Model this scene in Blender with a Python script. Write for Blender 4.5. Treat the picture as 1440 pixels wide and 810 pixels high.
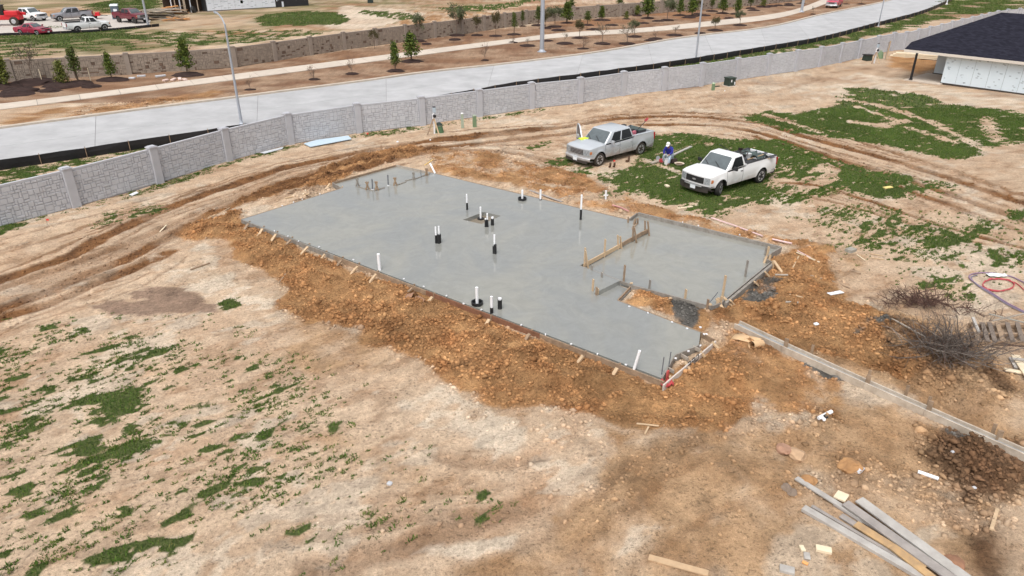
import bpy, bmesh, math, random
import numpy as np
from mathutils import Vector, Matrix

for o in list(bpy.data.objects): bpy.data.objects.remove(o)
SC = bpy.context.scene
COL = SC.collection
R = math.radians
rng = np.random.default_rng(7)
random.seed(7)

# ------------------------------------------------------------------ camera, sky, sun, exposure
CAM_H, CAM_PITCH, FPX = 12.3, 0.463, 1000.0
cam = bpy.data.cameras.new('camera')
cam.sensor_width = 36.0; cam.lens = 36.0 * FPX / 1440.0
cam.clip_start = 0.1; cam.clip_end = 2000
camo = bpy.data.objects.new('camera', cam); COL.objects.link(camo)
camo.location = (0, 0, CAM_H); camo.rotation_euler = (math.pi/2 - CAM_PITCH, 0, 0)
SC.camera = camo

SUN_EL, SUN_AZ = R(62), R(200)          # azimuth clockwise from +Y
W = bpy.data.worlds.new('World'); SC.world = W; W.use_nodes = True
nt = W.node_tree; nt.nodes.clear()
sky = nt.nodes.new('ShaderNodeTexSky'); sky.sky_type = 'NISHITA'; sky.sun_disc = False
sky.sun_elevation = SUN_EL; sky.sun_rotation = SUN_AZ; sky.dust_density = 6.0; sky.air_density = 1.0; sky.ozone_density = 1.0
hs = nt.nodes.new('ShaderNodeHueSaturation'); hs.inputs['Saturation'].default_value = 0.24   # cloud deck: almost colourless
bg = nt.nodes.new('ShaderNodeBackground'); bg.inputs['Strength'].default_value = 0.15
ow = nt.nodes.new('ShaderNodeOutputWorld')
nt.links.new(sky.outputs[0], hs.inputs['Color']); nt.links.new(hs.outputs[0], bg.inputs['Color']); nt.links.new(bg.outputs[0], ow.inputs[0])
sl = bpy.data.lights.new('sun', 'SUN'); sl.energy = 0.7; sl.angle = R(24); sl.color = (1.0, 0.97, 0.93)
so = bpy.data.objects.new('sun', sl); COL.objects.link(so)
sd = Vector((math.sin(SUN_AZ)*math.cos(SUN_EL), math.cos(SUN_AZ)*math.cos(SUN_EL), math.sin(SUN_EL)))
so.rotation_euler = (-sd).to_track_quat('-Z', 'Y').to_euler(); so.location = sd*60
SC.view_settings.view_transform = 'Standard'; SC.view_settings.look = 'None'
SC.view_settings.exposure = 0.42; SC.view_settings.gamma = 1.0

# ------------------------------------------------------------------ helpers
CP, SP_ = math.cos(CAM_PITCH), math.sin(CAM_PITCH)
def P(px, py, z=0.0):
    """survey point of the photograph (1440x810) -> place on the level plane z"""
    x = (px-720)/FPX; y = -(py-405)/FPX
    d = (x, CP + y*SP_, -SP_ + y*CP)
    t = (z-CAM_H)/d[2]
    return Vector((d[0]*t, d[1]*t, z))
def PL(pts, z=0.0): return [P(a, b, z) for a, b in pts]
def HT(px, py, ty):
    """height of an upright whose foot is at (px,py) and whose top reaches picture row ty"""
    g = P(px, py); u = -(ty-405)/FPX
    # y/z in camera frame
    # (Y*SP + (z-H)*CP) / (Y*CP - (z-H)*SP) = u
    Y = g.y
    w = (u*Y*CP - Y*SP_)/(CP + u*SP_)
    return w + CAM_H

def lin(r, g, b):
    f = lambda c: (c/255/12.92) if c/255 <= 0.04045 else ((c/255+0.055)/1.055)**2.4
    return (f(r), f(g), f(b))

def tag(o, label=None, cat=None, group=None, kind=None):
    if label: o['label'] = label
    if cat: o['category'] = cat
    if group: o['group'] = group
    if kind: o['kind'] = kind
    return o
def empty(name, loc=(0,0,0), rz=0.0, label=None, cat=None, group=None):
    o = bpy.data.objects.new(name, None); o.empty_display_size = 0.2; COL.objects.link(o)
    o.location = loc; o.rotation_euler = (0, 0, rz)
    return tag(o, label, cat, group)
def dup(o, parent=None, **kw):
    c = o.copy(); COL.objects.link(c)
    if parent is not None: c.parent = parent
    for ch in list(o.children): dup(ch, c)
    return c
def copy_thing(o, loc, rz=None, label=None, group=None, scale=None):
    c = dup(o); c.location = loc
    if rz is not None: c.rotation_euler = (0, 0, rz)
    if label: c['label'] = label
    if group: c['group'] = group
    if scale: c.scale = (scale, scale, scale) if not hasattr(scale, '__len__') else scale
    return c

class MB:
    def __init__(s): s.v = []; s.f = []
    def add(s, vs, fs):
        n = len(s.v); s.v += [tuple(v) for v in vs]; s.f += [tuple(i+n for i in f) for f in fs]; return s
    def box(s, c, size, rot=None, taper=1.0):
        hx, hy, hz = size[0]/2, size[1]/2, size[2]/2
        vs = []
        for z, k in ((-hz, 1.0), (hz, taper)):
            for x, y in ((-hx,-hy),(hx,-hy),(hx,hy),(-hx,hy)): vs.append(Vector((x*k, y*k, z)))
        if rot is not None:
            M = rot if isinstance(rot, Matrix) else Matrix.Rotation(rot, 3, 'Z')
            vs = [M @ v for v in vs]
        vs = [v + Vector(c) for v in vs]
        return s.add(vs, [(3,2,1,0),(4,5,6,7),(0,1,5,4),(1,2,6,5),(2,3,7,6),(3,0,4,7)])
    def beam(s, a, b, w, h, up=(0,0,1), w2=None, h2=None):
        a = Vector(a); b = Vector(b); d = (b-a).normalized(); u = Vector(up)
        if abs(d.dot(u)) > 0.98: u = Vector((0,1,0))
        r = d.cross(u).normalized(); u = r.cross(d).normalized()
        w2 = w if w2 is None else w2; h2 = h if h2 is None else h2
        vs = [a-r*w/2-u*h/2, a+r*w/2-u*h/2, a+r*w/2+u*h/2, a-r*w/2+u*h/2,
              b-r*w2/2-u*h2/2, b+r*w2/2-u*h2/2, b+r*w2/2+u*h2/2, b-r*w2/2+u*h2/2]
        return s.add(vs, [(0,1,2,3),(7,6,5,4),(0,4,5,1),(1,5,6,2),(2,6,7,3),(3,7,4,0)])
    def tube(s, pts, r, n=8, cap=True):
        pts = [Vector(p) for p in pts]; rs = r if hasattr(r, '__len__') else [r]*len(pts)
        n0 = len(s.v); prev = None
        for i, p in enumerate(pts):
            d = (pts[min(i+1, len(pts)-1)] - pts[max(i-1, 0)]).normalized()
            if prev is None:
                u = Vector((0,0,1)) if abs(d.z) < 0.9 else Vector((1,0,0))
                a = d.cross(u).normalized()
            else:
                a = (prev - d*prev.dot(d))
                a = a.normalized() if a.length > 1e-6 else d.orthogonal().normalized()
            prev = a; b = d.cross(a)
            for k in range(n):
                t = 2*math.pi*k/n
                s.v.append(tuple(p + (a*math.cos(t) + b*math.sin(t))*rs[i]))
        for i in range(len(pts)-1):
            for k in range(n):
                A = n0+i*n+k; B = n0+i*n+(k+1) % n
                s.f.append((A, B, B+n, A+n))
        if cap:
            s.f.append(tuple(n0+k for k in range(n))[::-1]); m = n0+(len(pts)-1)*n
            s.f.append(tuple(m+k for k in range(n)))
        return s
    def lathe(s, prof, n=16, M=None, off=(0,0,0)):
        """prof: (radius, height) revolved about Z, then moved by M"""
        n0 = len(s.v)
        for r, z in prof:
            for k in range(n):
                t = 2*math.pi*k/n; v = Vector((r*math.cos(t), r*math.sin(t), z))
                if M is not None: v = M @ v
                s.v.append(tuple(v + Vector(off)))
        for i in range(len(prof)-1):
            for k in range(n):
                A = n0+i*n+k; B = n0+i*n+(k+1) % n
                s.f.append((A, B, B+n, A+n))
        s.f.append(tuple(n0+k for k in range(n))[::-1]); m = n0+(len(prof)-1)*n
        s.f.append(tuple(m+k for k in range(n)))
        return s
    def prism(s, poly, z0, z1):
        n = len(poly); vs = [(p[0], p[1], z0) for p in poly] + [(p[0], p[1], z1) for p in poly]
        a = sum(poly[i][0]*poly[(i+1)%n][1]-poly[(i+1)%n][0]*poly[i][1] for i in range(n))
        fs = [tuple(range(n))[::-1], tuple(range(n, 2*n))] + [(i, (i+1)%n, n+(i+1)%n, n+i) for i in range(n)]
        if a < 0: fs = [f[::-1] for f in fs]
        return s.add(vs, fs)
    def grid(s, fn, nu, nv, flip=False):
        n0 = len(s.v)
        for i in range(nu+1):
            for j in range(nv+1): s.v.append(tuple(fn(i/nu, j/nv)))
        for i in range(nu):
            for j in range(nv):
                a = n0+i*(nv+1)+j; q = (a, a+1, a+nv+2, a+nv+1)
                s.f.append(q[::-1] if flip else q)
        return s
    def build(s, name, mat, parent=None, origin=None, smooth=False, bevel=0.0, seg=1, sharp=40):
        me = bpy.data.meshes.new(name)
        o = bpy.data.objects.new(name, me); COL.objects.link(o)
        vs = s.v
        if parent is not None:
            o.parent = parent
        if origin is not None:
            ox, oy, oz = origin; vs = [(x-ox, y-oy, z-oz) for x, y, z in vs]
            if parent is None: o.location = origin
        me.from_pydata(vs, [], s.f); me.update()
        if bevel > 0:
            bm = bmesh.new(); bm.from_mesh(me)
            bmesh.ops.remove_doubles(bm, verts=bm.verts, dist=1e-5)
            es = [e for e in bm.edges if len(e.link_faces) == 2 and e.calc_face_angle(0) > 0.35]
            bmesh.ops.bevel(bm, geom=es, offset=bevel, segments=seg, profile=0.5, affect='EDGES', clamp_overlap=True)
            bm.to_mesh(me); bm.free()
        if smooth:
            for p in me.polygons: p.use_smooth = True
            try: me.set_sharp_from_angle(angle=R(sharp))
            except Exception: pass
        if mat is not None: me.materials.append(mat)
        return o

# ------------------------------------------------------------------ numpy noise (world space)
def _hash(ix, iy, seed):
    h = (ix.astype(np.int64)*374761393 + iy.astype(np.int64)*668265263 + seed*1442695041) & 0xffffffff
    h = ((h ^ (h >> 13))*1274126177) & 0xffffffff
    return ((h ^ (h >> 16)) & 0xffffff)/float(0xffffff)
def vnoise(x, y, seed=0):
    ix = np.floor(x); iy = np.floor(y); fx = x-ix; fy = y-iy
    fx = fx*fx*(3-2*fx); fy = fy*fy*(3-2*fy)
    a = _hash(ix, iy, seed); b = _hash(ix+1, iy, seed); c = _hash(ix, iy+1, seed); d = _hash(ix+1, iy+1, seed)
    return (a*(1-fx)+b*fx)*(1-fy) + (c*(1-fx)+d*fx)*fy
def fbm(x, y, s, octv=4, seed=0, gain=0.5):
    """about -1..1"""
    t = 0; a = 1.0; n = 0; k = 1.0/s
    for o in range(octv):
        ang = 0.7*o+0.3; c, sn = math.cos(ang), math.sin(ang)
        t = t + a*(vnoise((x*c-y*sn)*k+17.3*o, (x*sn+y*c)*k-9.1*o, seed+o*31)*2-1); n += a; a *= gain; k *= 2.03
    return t/n*1.6
def sstep(a, b, x):
    t = np.clip((x-a)/(b-a), 0, 1); return t*t*(3-2*t)
def poly_sd(x, y, poly):
    """signed distance, negative inside (2-D)"""
    d = np.full(x.shape, 1e18); ins = np.zeros(x.shape, bool); n = len(poly)
    for i in range(n):
        ax, ay = poly[i][0], poly[i][1]; bx, by = poly[(i+1) % n][0], poly[(i+1) % n][1]
        ex, ey = bx-ax, by-ay; wx, wy = x-ax, y-ay
        t = np.clip((wx*ex+wy*ey)/(ex*ex+ey*ey+1e-12), 0, 1)
        d = np.minimum(d, (wx-ex*t)**2+(wy-ey*t)**2)
        c = ((ay > y) != (by > y)) & (x < (bx-ax)*(y-ay)/((by-ay) if abs(by-ay) > 1e-12 else 1e-12)+ax)
        ins ^= c
    d = np.sqrt(d); return np.where(ins, -d, d)
def line_d(x, y, pts):
    d = np.full(x.shape, 1e18)
    for i in range(len(pts)-1):
        ax, ay = pts[i][0], pts[i][1]; bx, by = pts[i+1][0], pts[i+1][1]
        ex, ey = bx-ax, by-ay; wx, wy = x-ax, y-ay
        t = np.clip((wx*ex+wy*ey)/(ex*ex+ey*ey+1e-12), 0, 1)
        d = np.minimum(d, (wx-ex*t)**2+(wy-ey*t)**2)
    return np.sqrt(d)
def smooth_line(pts, n=6):
    """Catmull-Rom through points"""
    pts = [Vector(p) for p in pts]; out = []
    for i in range(len(pts)-1):
        p0 = pts[max(i-1,0)]; p1 = pts[i]; p2 = pts[i+1]; p3 = pts[min(i+2, len(pts)-1)]
        for k in range(n):
            t = k/n
            out.append(0.5*((2*p1)+(p2-p0)*t+(2*p0-5*p1+4*p2-p3)*t*t+(3*p1-p0-3*p2+p3)*t**3))
    out.append(pts[-1]); return out

# ------------------------------------------------------------------ materials
MATS = {}
def M(name, color, rough=0.7, var=0.0, vscale=6.0, bump=0.0, bscale=20.0, metal=0.0, spec=0.5, color2=None, streak=None, coat=0.0, alpha=None, tone=0.0):
    if name in MATS: return MATS[name]
    m = bpy.data.materials.new(name); m.use_nodes = True; nt = m.node_tree
    b = nt.nodes['Principled BSDF']
    b.inputs['Roughness'].default_value = rough; b.inputs['Metallic'].default_value = metal
    b.inputs['Specular IOR Level'].default_value = spec
    b.inputs['Coat Weight'].default_value = coat; b.inputs['Coat Roughness'].default_value = 0.08
    c = (*color, 1)
    b.inputs['Base Color'].default_value = c
    tc = nt.nodes.new('ShaderNodeTexCoord')
    if var > 0 or color2:
        mp = nt.nodes.new('ShaderNodeMapping')
        if streak: mp.inputs['Scale'].default_value = streak
        nt.links.new(tc.outputs['Object'], mp.inputs[0])
        nz = nt.nodes.new('ShaderNodeTexNoise'); nz.inputs['Scale'].default_value = vscale; nz.inputs['Detail'].default_value = 6; nz.inputs['Roughness'].default_value = 0.65
        nt.links.new(mp.outputs[0], nz.inputs['Vector'])
        rp = nt.nodes.new('ShaderNodeValToRGB'); rp.color_ramp.elements[0].position = 0.3; rp.color_ramp.elements[1].position = 0.7
        lo = color2 if color2 else tuple(x*(1-var) for x in color); hi = color if color2 else tuple(min(1, x*(1+var)) for x in color)
        rp.color_ramp.elements[0].color = (*lo, 1); rp.color_ramp.elements[1].color = (*hi, 1)
        nt.links.new(nz.outputs['Fac'], rp.inputs[0]); nt.links.new(rp.outputs[0], b.inputs['Base Color'])
    if tone > 0:
        oi = nt.nodes.new('ShaderNodeObjectInfo'); tr_ = nt.nodes.new('ShaderNodeMapRange'); tr_.inputs['To Min'].default_value = 1-tone; tr_.inputs['To Max'].default_value = 1+tone
        nt.links.new(oi.outputs['Random'], tr_.inputs[0]); sv_ = nt.nodes.new('ShaderNodeVectorMath'); sv_.operation = 'SCALE'
        src = b.inputs['Base Color'].links[0].from_socket if b.inputs['Base Color'].is_linked else None
        if src: nt.links.new(src, sv_.inputs[0])
        else: sv_.inputs[0].default_value = color
        nt.links.new(tr_.outputs[0], sv_.inputs['Scale']); nt.links.new(sv_.outputs[0], b.inputs['Base Color'])
    if bump > 0:
        n2 = nt.nodes.new('ShaderNodeTexNoise'); n2.inputs['Scale'].default_value = bscale; n2.inputs['Detail'].default_value = 5
        nt.links.new(tc.outputs['Object'], n2.inputs['Vector'])
        bp = nt.nodes.new('ShaderNodeBump'); bp.inputs['Strength'].default_value = bump; bp.inputs['Distance'].default_value = 0.02
        nt.links.new(n2.outputs['Fac'], bp.inputs['Height']); nt.links.new(bp.outputs[0], b.inputs['Normal'])
    MATS[name] = m; return m

# ================================================================== GROUND
SZ = 0.20                                   # top of the formwork / main slab
slab_px = [(340,308),(482,264),(604,242),(884,309),(912,322),(868,347),(815,373),(872,394),(835,412.5),(868,422),(985,467),(983,484),(948,499),(930,531)]
slab_poly = [tuple(p)[:2] for p in PL(slab_px, SZ)]
porch_poly = [tuple(p)[:2] for p in PL([(468,257),(557,232),(604,242),(482,264)], SZ)]
gar_poly = [tuple(p)[:2] for p in PL([(897,299),(1098,347),(1074,362),(1084,368),(1016,424),(1000,430),(872,394),(815,373),(912,322),(884,309)], SZ)]
notch_poly = [tuple(p)[:2] for p in PL([(865,393),(888,401),(868,421),(835,412.5)], SZ)]
walk_px_a = [(1040,453),(1116,489),(1222,537),(1306,574),(1445,635),(1560,684)]     # far board of the lead-walk form
walk_px_b = [(1033,457),(1100,489),(1215,540),(1300,578),(1445,643),(1560,697)]

# world-space zones traced on site plan ------------------------------------------------
def Z(pts): return [tuple(p)[:2] for p in PL(pts)]
zone_orange = [
 (Z([(238,330),(335,300),(342,312),(500,372),(700,452),(935,548),(1008,480),(1040,500),(1075,560),(1030,625),(940,620),(860,598),(780,575),(720,575),(660,560),(620,520),(560,487),(500,470),(430,452),(395,425),(400,400),(360,372),(320,345),(270,338)]), 1.0),
 (Z([(250,330),(330,292),(470,258),(468,250),(560,226),(610,212),(590,200),(520,214),(440,240),(360,268),(290,300)]), 0.95),
 (Z([(600,205),(690,212),(760,232),(850,258),(905,285),(960,302),(1100,335),(1190,352),(1180,372),(1100,350),(1000,330),(900,305),(840,296),(760,274),(650,250),(604,242)]), 0.58),
 (Z([(872,394),(1000,430),(1010,470),(985,470),(868,422)]), 1.0),
 (Z([(1000,430),(1100,350),(1185,352),(1175,385),(1195,420),(1250,440),(1265,480),(1320,520),(1290,540),(1200,510),(1120,490),(1040,452),(1020,470)]), 0.85),
 (Z([(1005,480),(1040,458),(1110,500),(1210,548),(1200,600),(1120,590),(1040,620),(960,625),(1010,560)]), 0.6),
 (Z([(640,560),(760,570),(880,600),(1060,600),(1090,640),(980,660),(900,640),(820,650),(760,620),(690,600)]), 0.30),
 (Z([(560,690),(640,680),(640,700),(590,720)]), 0.3),
 (Z([(0,160),(170,143),(330,122),(330,132),(170,156),(0,178)]), 0.5),
 (Z([(1240,80),(1290,72),(1340,95),(1300,104),(1250,95)]), 0.8),
 (Z([(730,720),(800,680),(850,690),(800,740),(740,760)]), 0.32),
 (Z([(870,600),(1000,620),(960,680),(860,720),(760,790),(660,830),(640,815),(720,760),(800,700),(850,650)]), 0.22),
]
zone_orange += [(Z(p), k) for p, k in [([(-60,20),(60,12),(120,10),(210,16),(160,21),(60,23),(-60,27)],.5), ([(230,40),(330,44),(460,36),(500,36),(460,43),(300,50),(220,50)],.45), ([(540,12),(640,18),(740,16),(700,30),(600,30),(540,24)],.45), ([(240,22),(330,24),(370,18),(340,34),(250,36)],.3), ([(560,26),(640,24),(620,34),(560,36)],.5),
 ([(330,104),(460,84),(620,62),(760,44),(900,30),(900,36),(760,52),(620,70),(460,94),(330,112)],.32), ([(360,128),(520,108),(700,86),(700,90),(520,113),(360,132)],.25)]]
zone_brown = [
 (Z([(600,830),(690,775),(760,735),(820,680),(860,640),(930,620),(1040,600),(1200,560),(1300,580),(1460,650),(1460,900),(600,900)]), 0.66),
 (Z([(1040,455),(1200,430),(1330,440),(1460,520),(1460,640),(1300,570),(1150,510)]), 0.75),
 (Z([(430,600),(520,600),(640,640),(700,640),(690,690),(600,700),(520,690),(470,650)]), 0.42),
 (Z([(380,500),(470,480),(540,520),(500,545),(440,545),(390,530)]), 0.5),
 (Z([(290,355),(310,365),(330,395),(300,385)]), 0.5),
 (Z([(380,430),(560,480),(640,520),(560,540),(470,520),(400,470)]), 0.45),
 (Z([(1130,350),(1200,345),(1240,370),(1220,400),(1150,400)]), 0.5),
 (Z([(500,760),(640,720),(760,690),(760,720),(620,760),(500,790)]), 0.3),
 (Z([(0,700),(200,690),(420,740),(560,770),(500,800),(300,790),(0,780)]), 0.15),
]
zone_dark = [   # dark brown clod heaps and trench
 (Z([(1290,640),(1360,600),(1450,610),(1450,720),(1380,740),(1320,690)]), 0.85),
 (Z([(1360,740),(1450,720),(1450,830),(1390,830)]), 0.6),
 (Z([(1100,680),(1180,640),(1330,690),(1380,760),(1300,740),(1200,690)]), 0.45),
 (Z([(1190,450),(1260,440),(1420,520),(1450,560),(1400,560),(1290,520)]), 0.5),
 (Z([(1110,590),(1170,580),(1200,605),(1130,612)]), 0.4),
 (Z([(1100,440),(1160,445),(1165,460),(1110,452)]), 0.5),
 (Z([(440,430),(520,420),(640,470),(760,520),(700,530),(560,480)]), 0.28),
 (Z([(430,272),(470,250),(480,262),(440,284),(410,288)]), 0.5),
]
zone_pale = [
 (Z([(830,800),(862,757),(880,738),(905,733),(945,738),(905,775),(865,795)]), 0.85),
 (Z([(1000,830),(1090,760),(1100,720),(1180,745),(1290,830)]), 0.6),
 (Z([(600,770),(640,742),(720,733),(740,745),(690,775)]), 0.8),
 (Z([(600,520),(700,560),(760,590),(760,640),(700,650),(600,600),(540,560)]), 0.55),
 (Z([(200,360),(290,340),(330,380),(400,430),(330,460),(240,400)]), 0.5),
 (Z([(1235,770),(1320,745),(1360,765),(1300,790)]), 0.55),
 (Z([(1120,145),(1200,100),(1290,118),(1440,140),(1440,165),(1260,135)]), 0.5),
 (Z([(200,615),(255,590),(240,620),(190,640)]), 0.6),
 (Z([(870,580),(900,585),(900,620),(850,610)]), 0.4),
 (Z([(455,40),(480,8),(560,12),(600,20),(520,40)]), 0.9),
]
zone_grey = [   # spilt concrete
 (Z([(960,408),(985,425),(1000,440),(985,470),(945,455),(940,430)]), 0.8),
 (Z([(1040,405),(1075,385),(1110,395),(1080,430),(1040,425)]), 0.65),
 (Z([(1110,496),(1160,513),(1220,540),(1216,548),(1165,540),(1128,520)]), 1.0),
 (Z([(1255,565),(1300,580),(1440,642),(1440,650),(1300,592)]), 0.5),
 (Z([(1200,460),(1240,440),(1255,450),(1215,475)]), 0.6),
 (Z([(1340,655),(1370,640),(1380,655),(1350,668)]), 0.2),
]
def rut(px, w, k, n=5, depth=0.07): return ([tuple(p)[:2] for p in smooth_line(PL(px), n)], w*1.15, k, depth*0.9)
ruts = [
 rut([(-60,455),(0,422),(60,402),(120,376),(190,345),(250,318),(310,290),(380,262),(450,243),(520,222),(600,208)], 0.7, 0.30, depth=0.02),
 rut([(-60,398),(0,385),(80,352),(150,322),(230,285),(300,262),(360,243)], 0.12, 0.45, depth=0.02),
 rut([(300,300),(360,282),(420,262),(470,248),(540,228),(600,216)], 0.35, 0.75),
 rut([(-60,428),(0,396),(50,380),(100,362),(125,345),(175,320),(225,297),(280,275),(340,256),(400,237),(470,222),(540,208),(600,200),(650,196),(700,190),(800,178)], 0.42, 0.85),
 rut([(-60,440),(0,408),(60,388),(130,362),(200,335),(270,305),(330,280),(400,254),(460,238)], 0.26, 0.5),
 rut([(-60,470),(0,436),(50,417),(110,392),(170,370),(230,338),(290,305),(360,276),(430,250),(490,232),(560,216),(640,206),(740,195),(810,187)], 0.40, 0.85),
 rut([(-60,480),(0,450),(70,428),(130,402),(190,378),(240,356)], 0.34, 0.75),
 rut([(-40,372),(60,340),(160,305),(230,285),(300,262)], 0.13, 0.4, depth=0.02),
 rut([(-40,352),(60,322),(140,300),(220,276)], 0.1, 0.3, depth=0.02),
 rut([(620,196),(700,186),(800,178),(860,168),(960,163),(1060,172),(1130,192),(1210,213),(1290,236),(1370,262),(1470,296)], 0.40, 0.95),
 rut([(900,176),(1000,176),(1060,186),(1120,204),(1190,228),(1260,248),(1340,274),(1450,314)], 0.36, 0.85),
 rut([(1060,192),(1150,222),(1230,252),(1320,282),(1450,330)], 0.26, 0.7),
 rut([(1100,258),(1150,262),(1220,282),(1280,302),(1340,322),(1460,355)], 0.20, 0.75),
 rut([(1060,262),(1130,275),(1200,292),(1260,308),(1320,326),(1380,342)], 0.16, 0.5),
 rut([(600,215),(680,212),(760,222),(800,232)], 0.3, 0.5),
 rut([(700,205),(745,222),(790,233)], 0.2, 0.35),
 rut([(440,800),(560,770),(650,742),(740,712)], 0.35, 0.45, depth=0.03),
 rut([(380,770),(480,750),(580,735),(680,722)], 0.2, 0.3, depth=0.02),
 rut([(720,850),(790,790),(860,735),(920,690),(980,650)], 0.16, 0.22, depth=0.03), rut([(640,830),(720,780),(800,725),(860,670)], 0.18, 0.25, depth=0.03), rut([(860,830),(930,770),(1010,720),(1090,690)], 0.14, 0.2, depth=0.03),
 rut([(830,165),(900,160),(1000,158),(1080,164),(1160,184),(1260,216),(1360,246),(1460,282)], 0.18, 0.6), rut([(1000,188),(1060,196),(1150,214),(1250,240),(1350,268),(1460,304)], 0.14, 0.5), rut([(660,206),(740,204),(790,206)], 0.25, 0.5),
 rut([(690,800),(760,755),(830,705),(890,650)], 0.18, 0.25, depth=0.03),
 rut([(0,182),(90,168),(200,152),(340,136)], 0.15, 0.3),
 rut([(620,640),(700,650),(760,640)], 0.25, 0.3),
 rut([(900,150),(1000,142),(1090,128),(1150,112)], 0.3, 0.2, depth=0.02),
 rut([(860,158),(980,150),(1080,142),(1160,138)], 0.25, 0.2, depth=0.02),
]
# grass beds: (outline, cover)
def ell(cx, cy, rx, ry, a=-12, n=10):
    c, s = math.cos(R(a)), math.sin(R(a))
    return Z([(cx+rx*math.cos(t)*c-ry*math.sin(t)*s, cy+rx*math.cos(t)*s+ry*math.sin(t)*c) for t in [2*math.pi*k/n for k in range(n)]])
grass = [(ell(*e[:4]), e[4]) for e in [
 (155,636,62,20,1.0),(192,618,40,12,0.9),(130,656,28,8,0.9),(175,566,42,19,1.0),(195,560,30,10,0.7),(65,556,26,9,0.75),(80,575,16,8,0.5),(22,527,32,12,0.85),(42,688,34,20,0.8),(75,680,28,10,0.75),(110,690,22,8,0.5),
 (5,655,18,16,1.0),(40,601,26,7,0.8),(25,612,18,6,0.7),(215,776,46,15,0.9),(205,788,26,6,0.7),(30,758,34,8,0.8),(20,775,18,6,0.6),(0,792,16,10,0.8),(60,750,34,7,0.7),
 (260,686,48,12,0.75),(235,695,40,9,0.6),(285,640,34,12,0.65),(255,655,40,12,0.5),(210,665,28,10,0.55),(325,632,34,10,0.6),(310,695,28,8,0.55),(345,688,26,7,0.5),(170,718,30,8,0.6),(150,735,40,8,0.4),(265,600,22,7,0.7),(245,595,26,6,0.6),(270,610,14,6,0.6),
 (275,518,24,6,0.75),(300,522,28,6,0.6),(325,510,10,4,0.6),(248,498,14,5,0.85),(190,508,12,4,0.8),(155,518,34,6,0.7),(125,528,10,5,0.7),(210,500,20,5,0.5),(142,490,9,4,0.8),(115,475,8,3,0.8),(78,461,10,3,0.7),(322,427,8,4,0.9),(12,497,14,5,0.8),(0,550,14,6,0.8),(10,573,12,4,0.6),
 (0,545,8,4,0.5),(535,737,16,7,0.95),(423,753,8,7,0.95),(618,713,16,8,0.8),(645,705,30,8,0.5),(670,694,20,6,0.45),(388,668,12,5,0.7),(362,598,16,5,0.5),(385,688,16,6,0.55),(400,700,10,5,0.4),(440,592,12,4,0.5),(470,650,16,6,0.45),
 (380,605,10,5,0.6),(395,625,14,5,0.55),(360,575,22,6,0.4),(330,585,14,5,0.5),(340,610,20,6,0.5),(300,665,30,10,0.5),(350,655,22,8,0.5),(5,322,20,5,0.9),
 (1150,232,20,9,0.95),(1125,222,26,8,0.9),(1138,247,22,9,0.8),(1100,240,18,8,0.6),(1122,240,26,12,0.5),(1158,267,24,6,0.9),(1095,266,18,7,0.8),(1125,275,28,4,0.8),(1100,212,20,6,0.8),
 (1332,325,9,4,0.9),(1383,321,15,8,0.95),(1358,326,18,7,0.5),(1425,302,16,7,0.75),(1391,352,9,7,0.75),(1432,362,22,10,0.65),(1410,380,16,5,0.5),(1431,378,5,3,0.9),(1350,365,16,3,0.6),(1330,400,30,3,0.6),(1365,418,18,6,0.45),
 (1210,347,40,9,0.6),(1250,328,26,7,0.7),(1290,322,26,8,0.65),(1335,335,36,12,0.75),(1345,338,24,8,0.8),(1180,300,34,8,0.3),(1220,312,34,8,0.4),(1290,360,30,6,0.35),
 (845,218,30,4,0.5),(760,205,16,3,0.3),(785,228,20,5,0.7),(808,240,16,6,0.7),(870,270,30,6,0.6),(1080,168,14,5,0.6),
 (190,297,45,5,0.28),(150,312,30,5,0.2),(860,128,16,3,0.8),(905,120,12,2,0.6),(560,184,24,2,0.7)]]
grass += [
 (Z([(838,248),(880,240),(905,222),(912,192),(960,190),(1040,198),(1105,200),(1112,208),(1095,238),(1088,266),(1060,285),(1028,296),(1010,304),(960,290),(915,275),(868,262)]), 0.93),
 (Z([(1046,164),(1080,155),(1120,162),(1165,150),(1180,138),(1196,124),(1240,126),(1290,134),(1345,148),(1450,162),(1450,196),(1400,206),(1330,224),(1280,212),(1225,200),(1180,192),(1120,186),(1080,176)]), 0.95),
 (Z([(1170,242),(1178,228),(1215,233),(1222,240),(1258,242),(1282,250),(1310,262),(1270,270),(1226,275),(1175,262)]), 0.95),
 (Z([(1280,250),(1340,256),(1330,268),(1270,272)]), 0.4),
 (Z([(-40,500),(100,470),(300,500),(430,520),(480,600),(430,700),(300,740),(-40,830)]), 0.13),
 (Z([(1120,290),(1240,290),(1440,330),(1440,420),(1330,400),(1200,360)]), 0.10),
 (Z([(0,240),(150,217),(306,185),(300,190),(215,208),(90,235),(0,262)]), 0.62),
 (Z([(700,124),(900,100),(1060,75),(1230,38),(1325,8),(1330,-15),(1460,-60),(1460,10),(1350,22),(1210,56),(1080,80),(900,105),(800,118)]), 0.88),
 (Z([(1330,10),(1345,-10),(1460,-50),(1460,2),(1380,18)]), 0.9),
 (Z([(-40,52),(60,50),(120,46),(190,40),(190,48),(100,58),(-40,66)]), 0.95),
 (Z([(-40,62),(200,45),(420,42),(455,48),(330,62),(150,72),(-40,88)]), 0.55),
 (Z([(360,24),(385,19),(430,16),(470,18),(490,27),(482,34),(430,36),(370,36)]), 1.0),
 (Z([(505,14),(560,17),(600,25),(570,28),(510,20)]), 0.7),
 (Z([(610,12),(720,4),(760,-8),(800,-8),(700,14),(640,16)]), 0.75),
 (Z([(120,8),(200,-10),(228,-10),(225,14),(180,20),(130,18)]), 0.9),
 (Z([(60,38),(90,36),(92,40),(62,41)]), 0.95),
]
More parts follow.
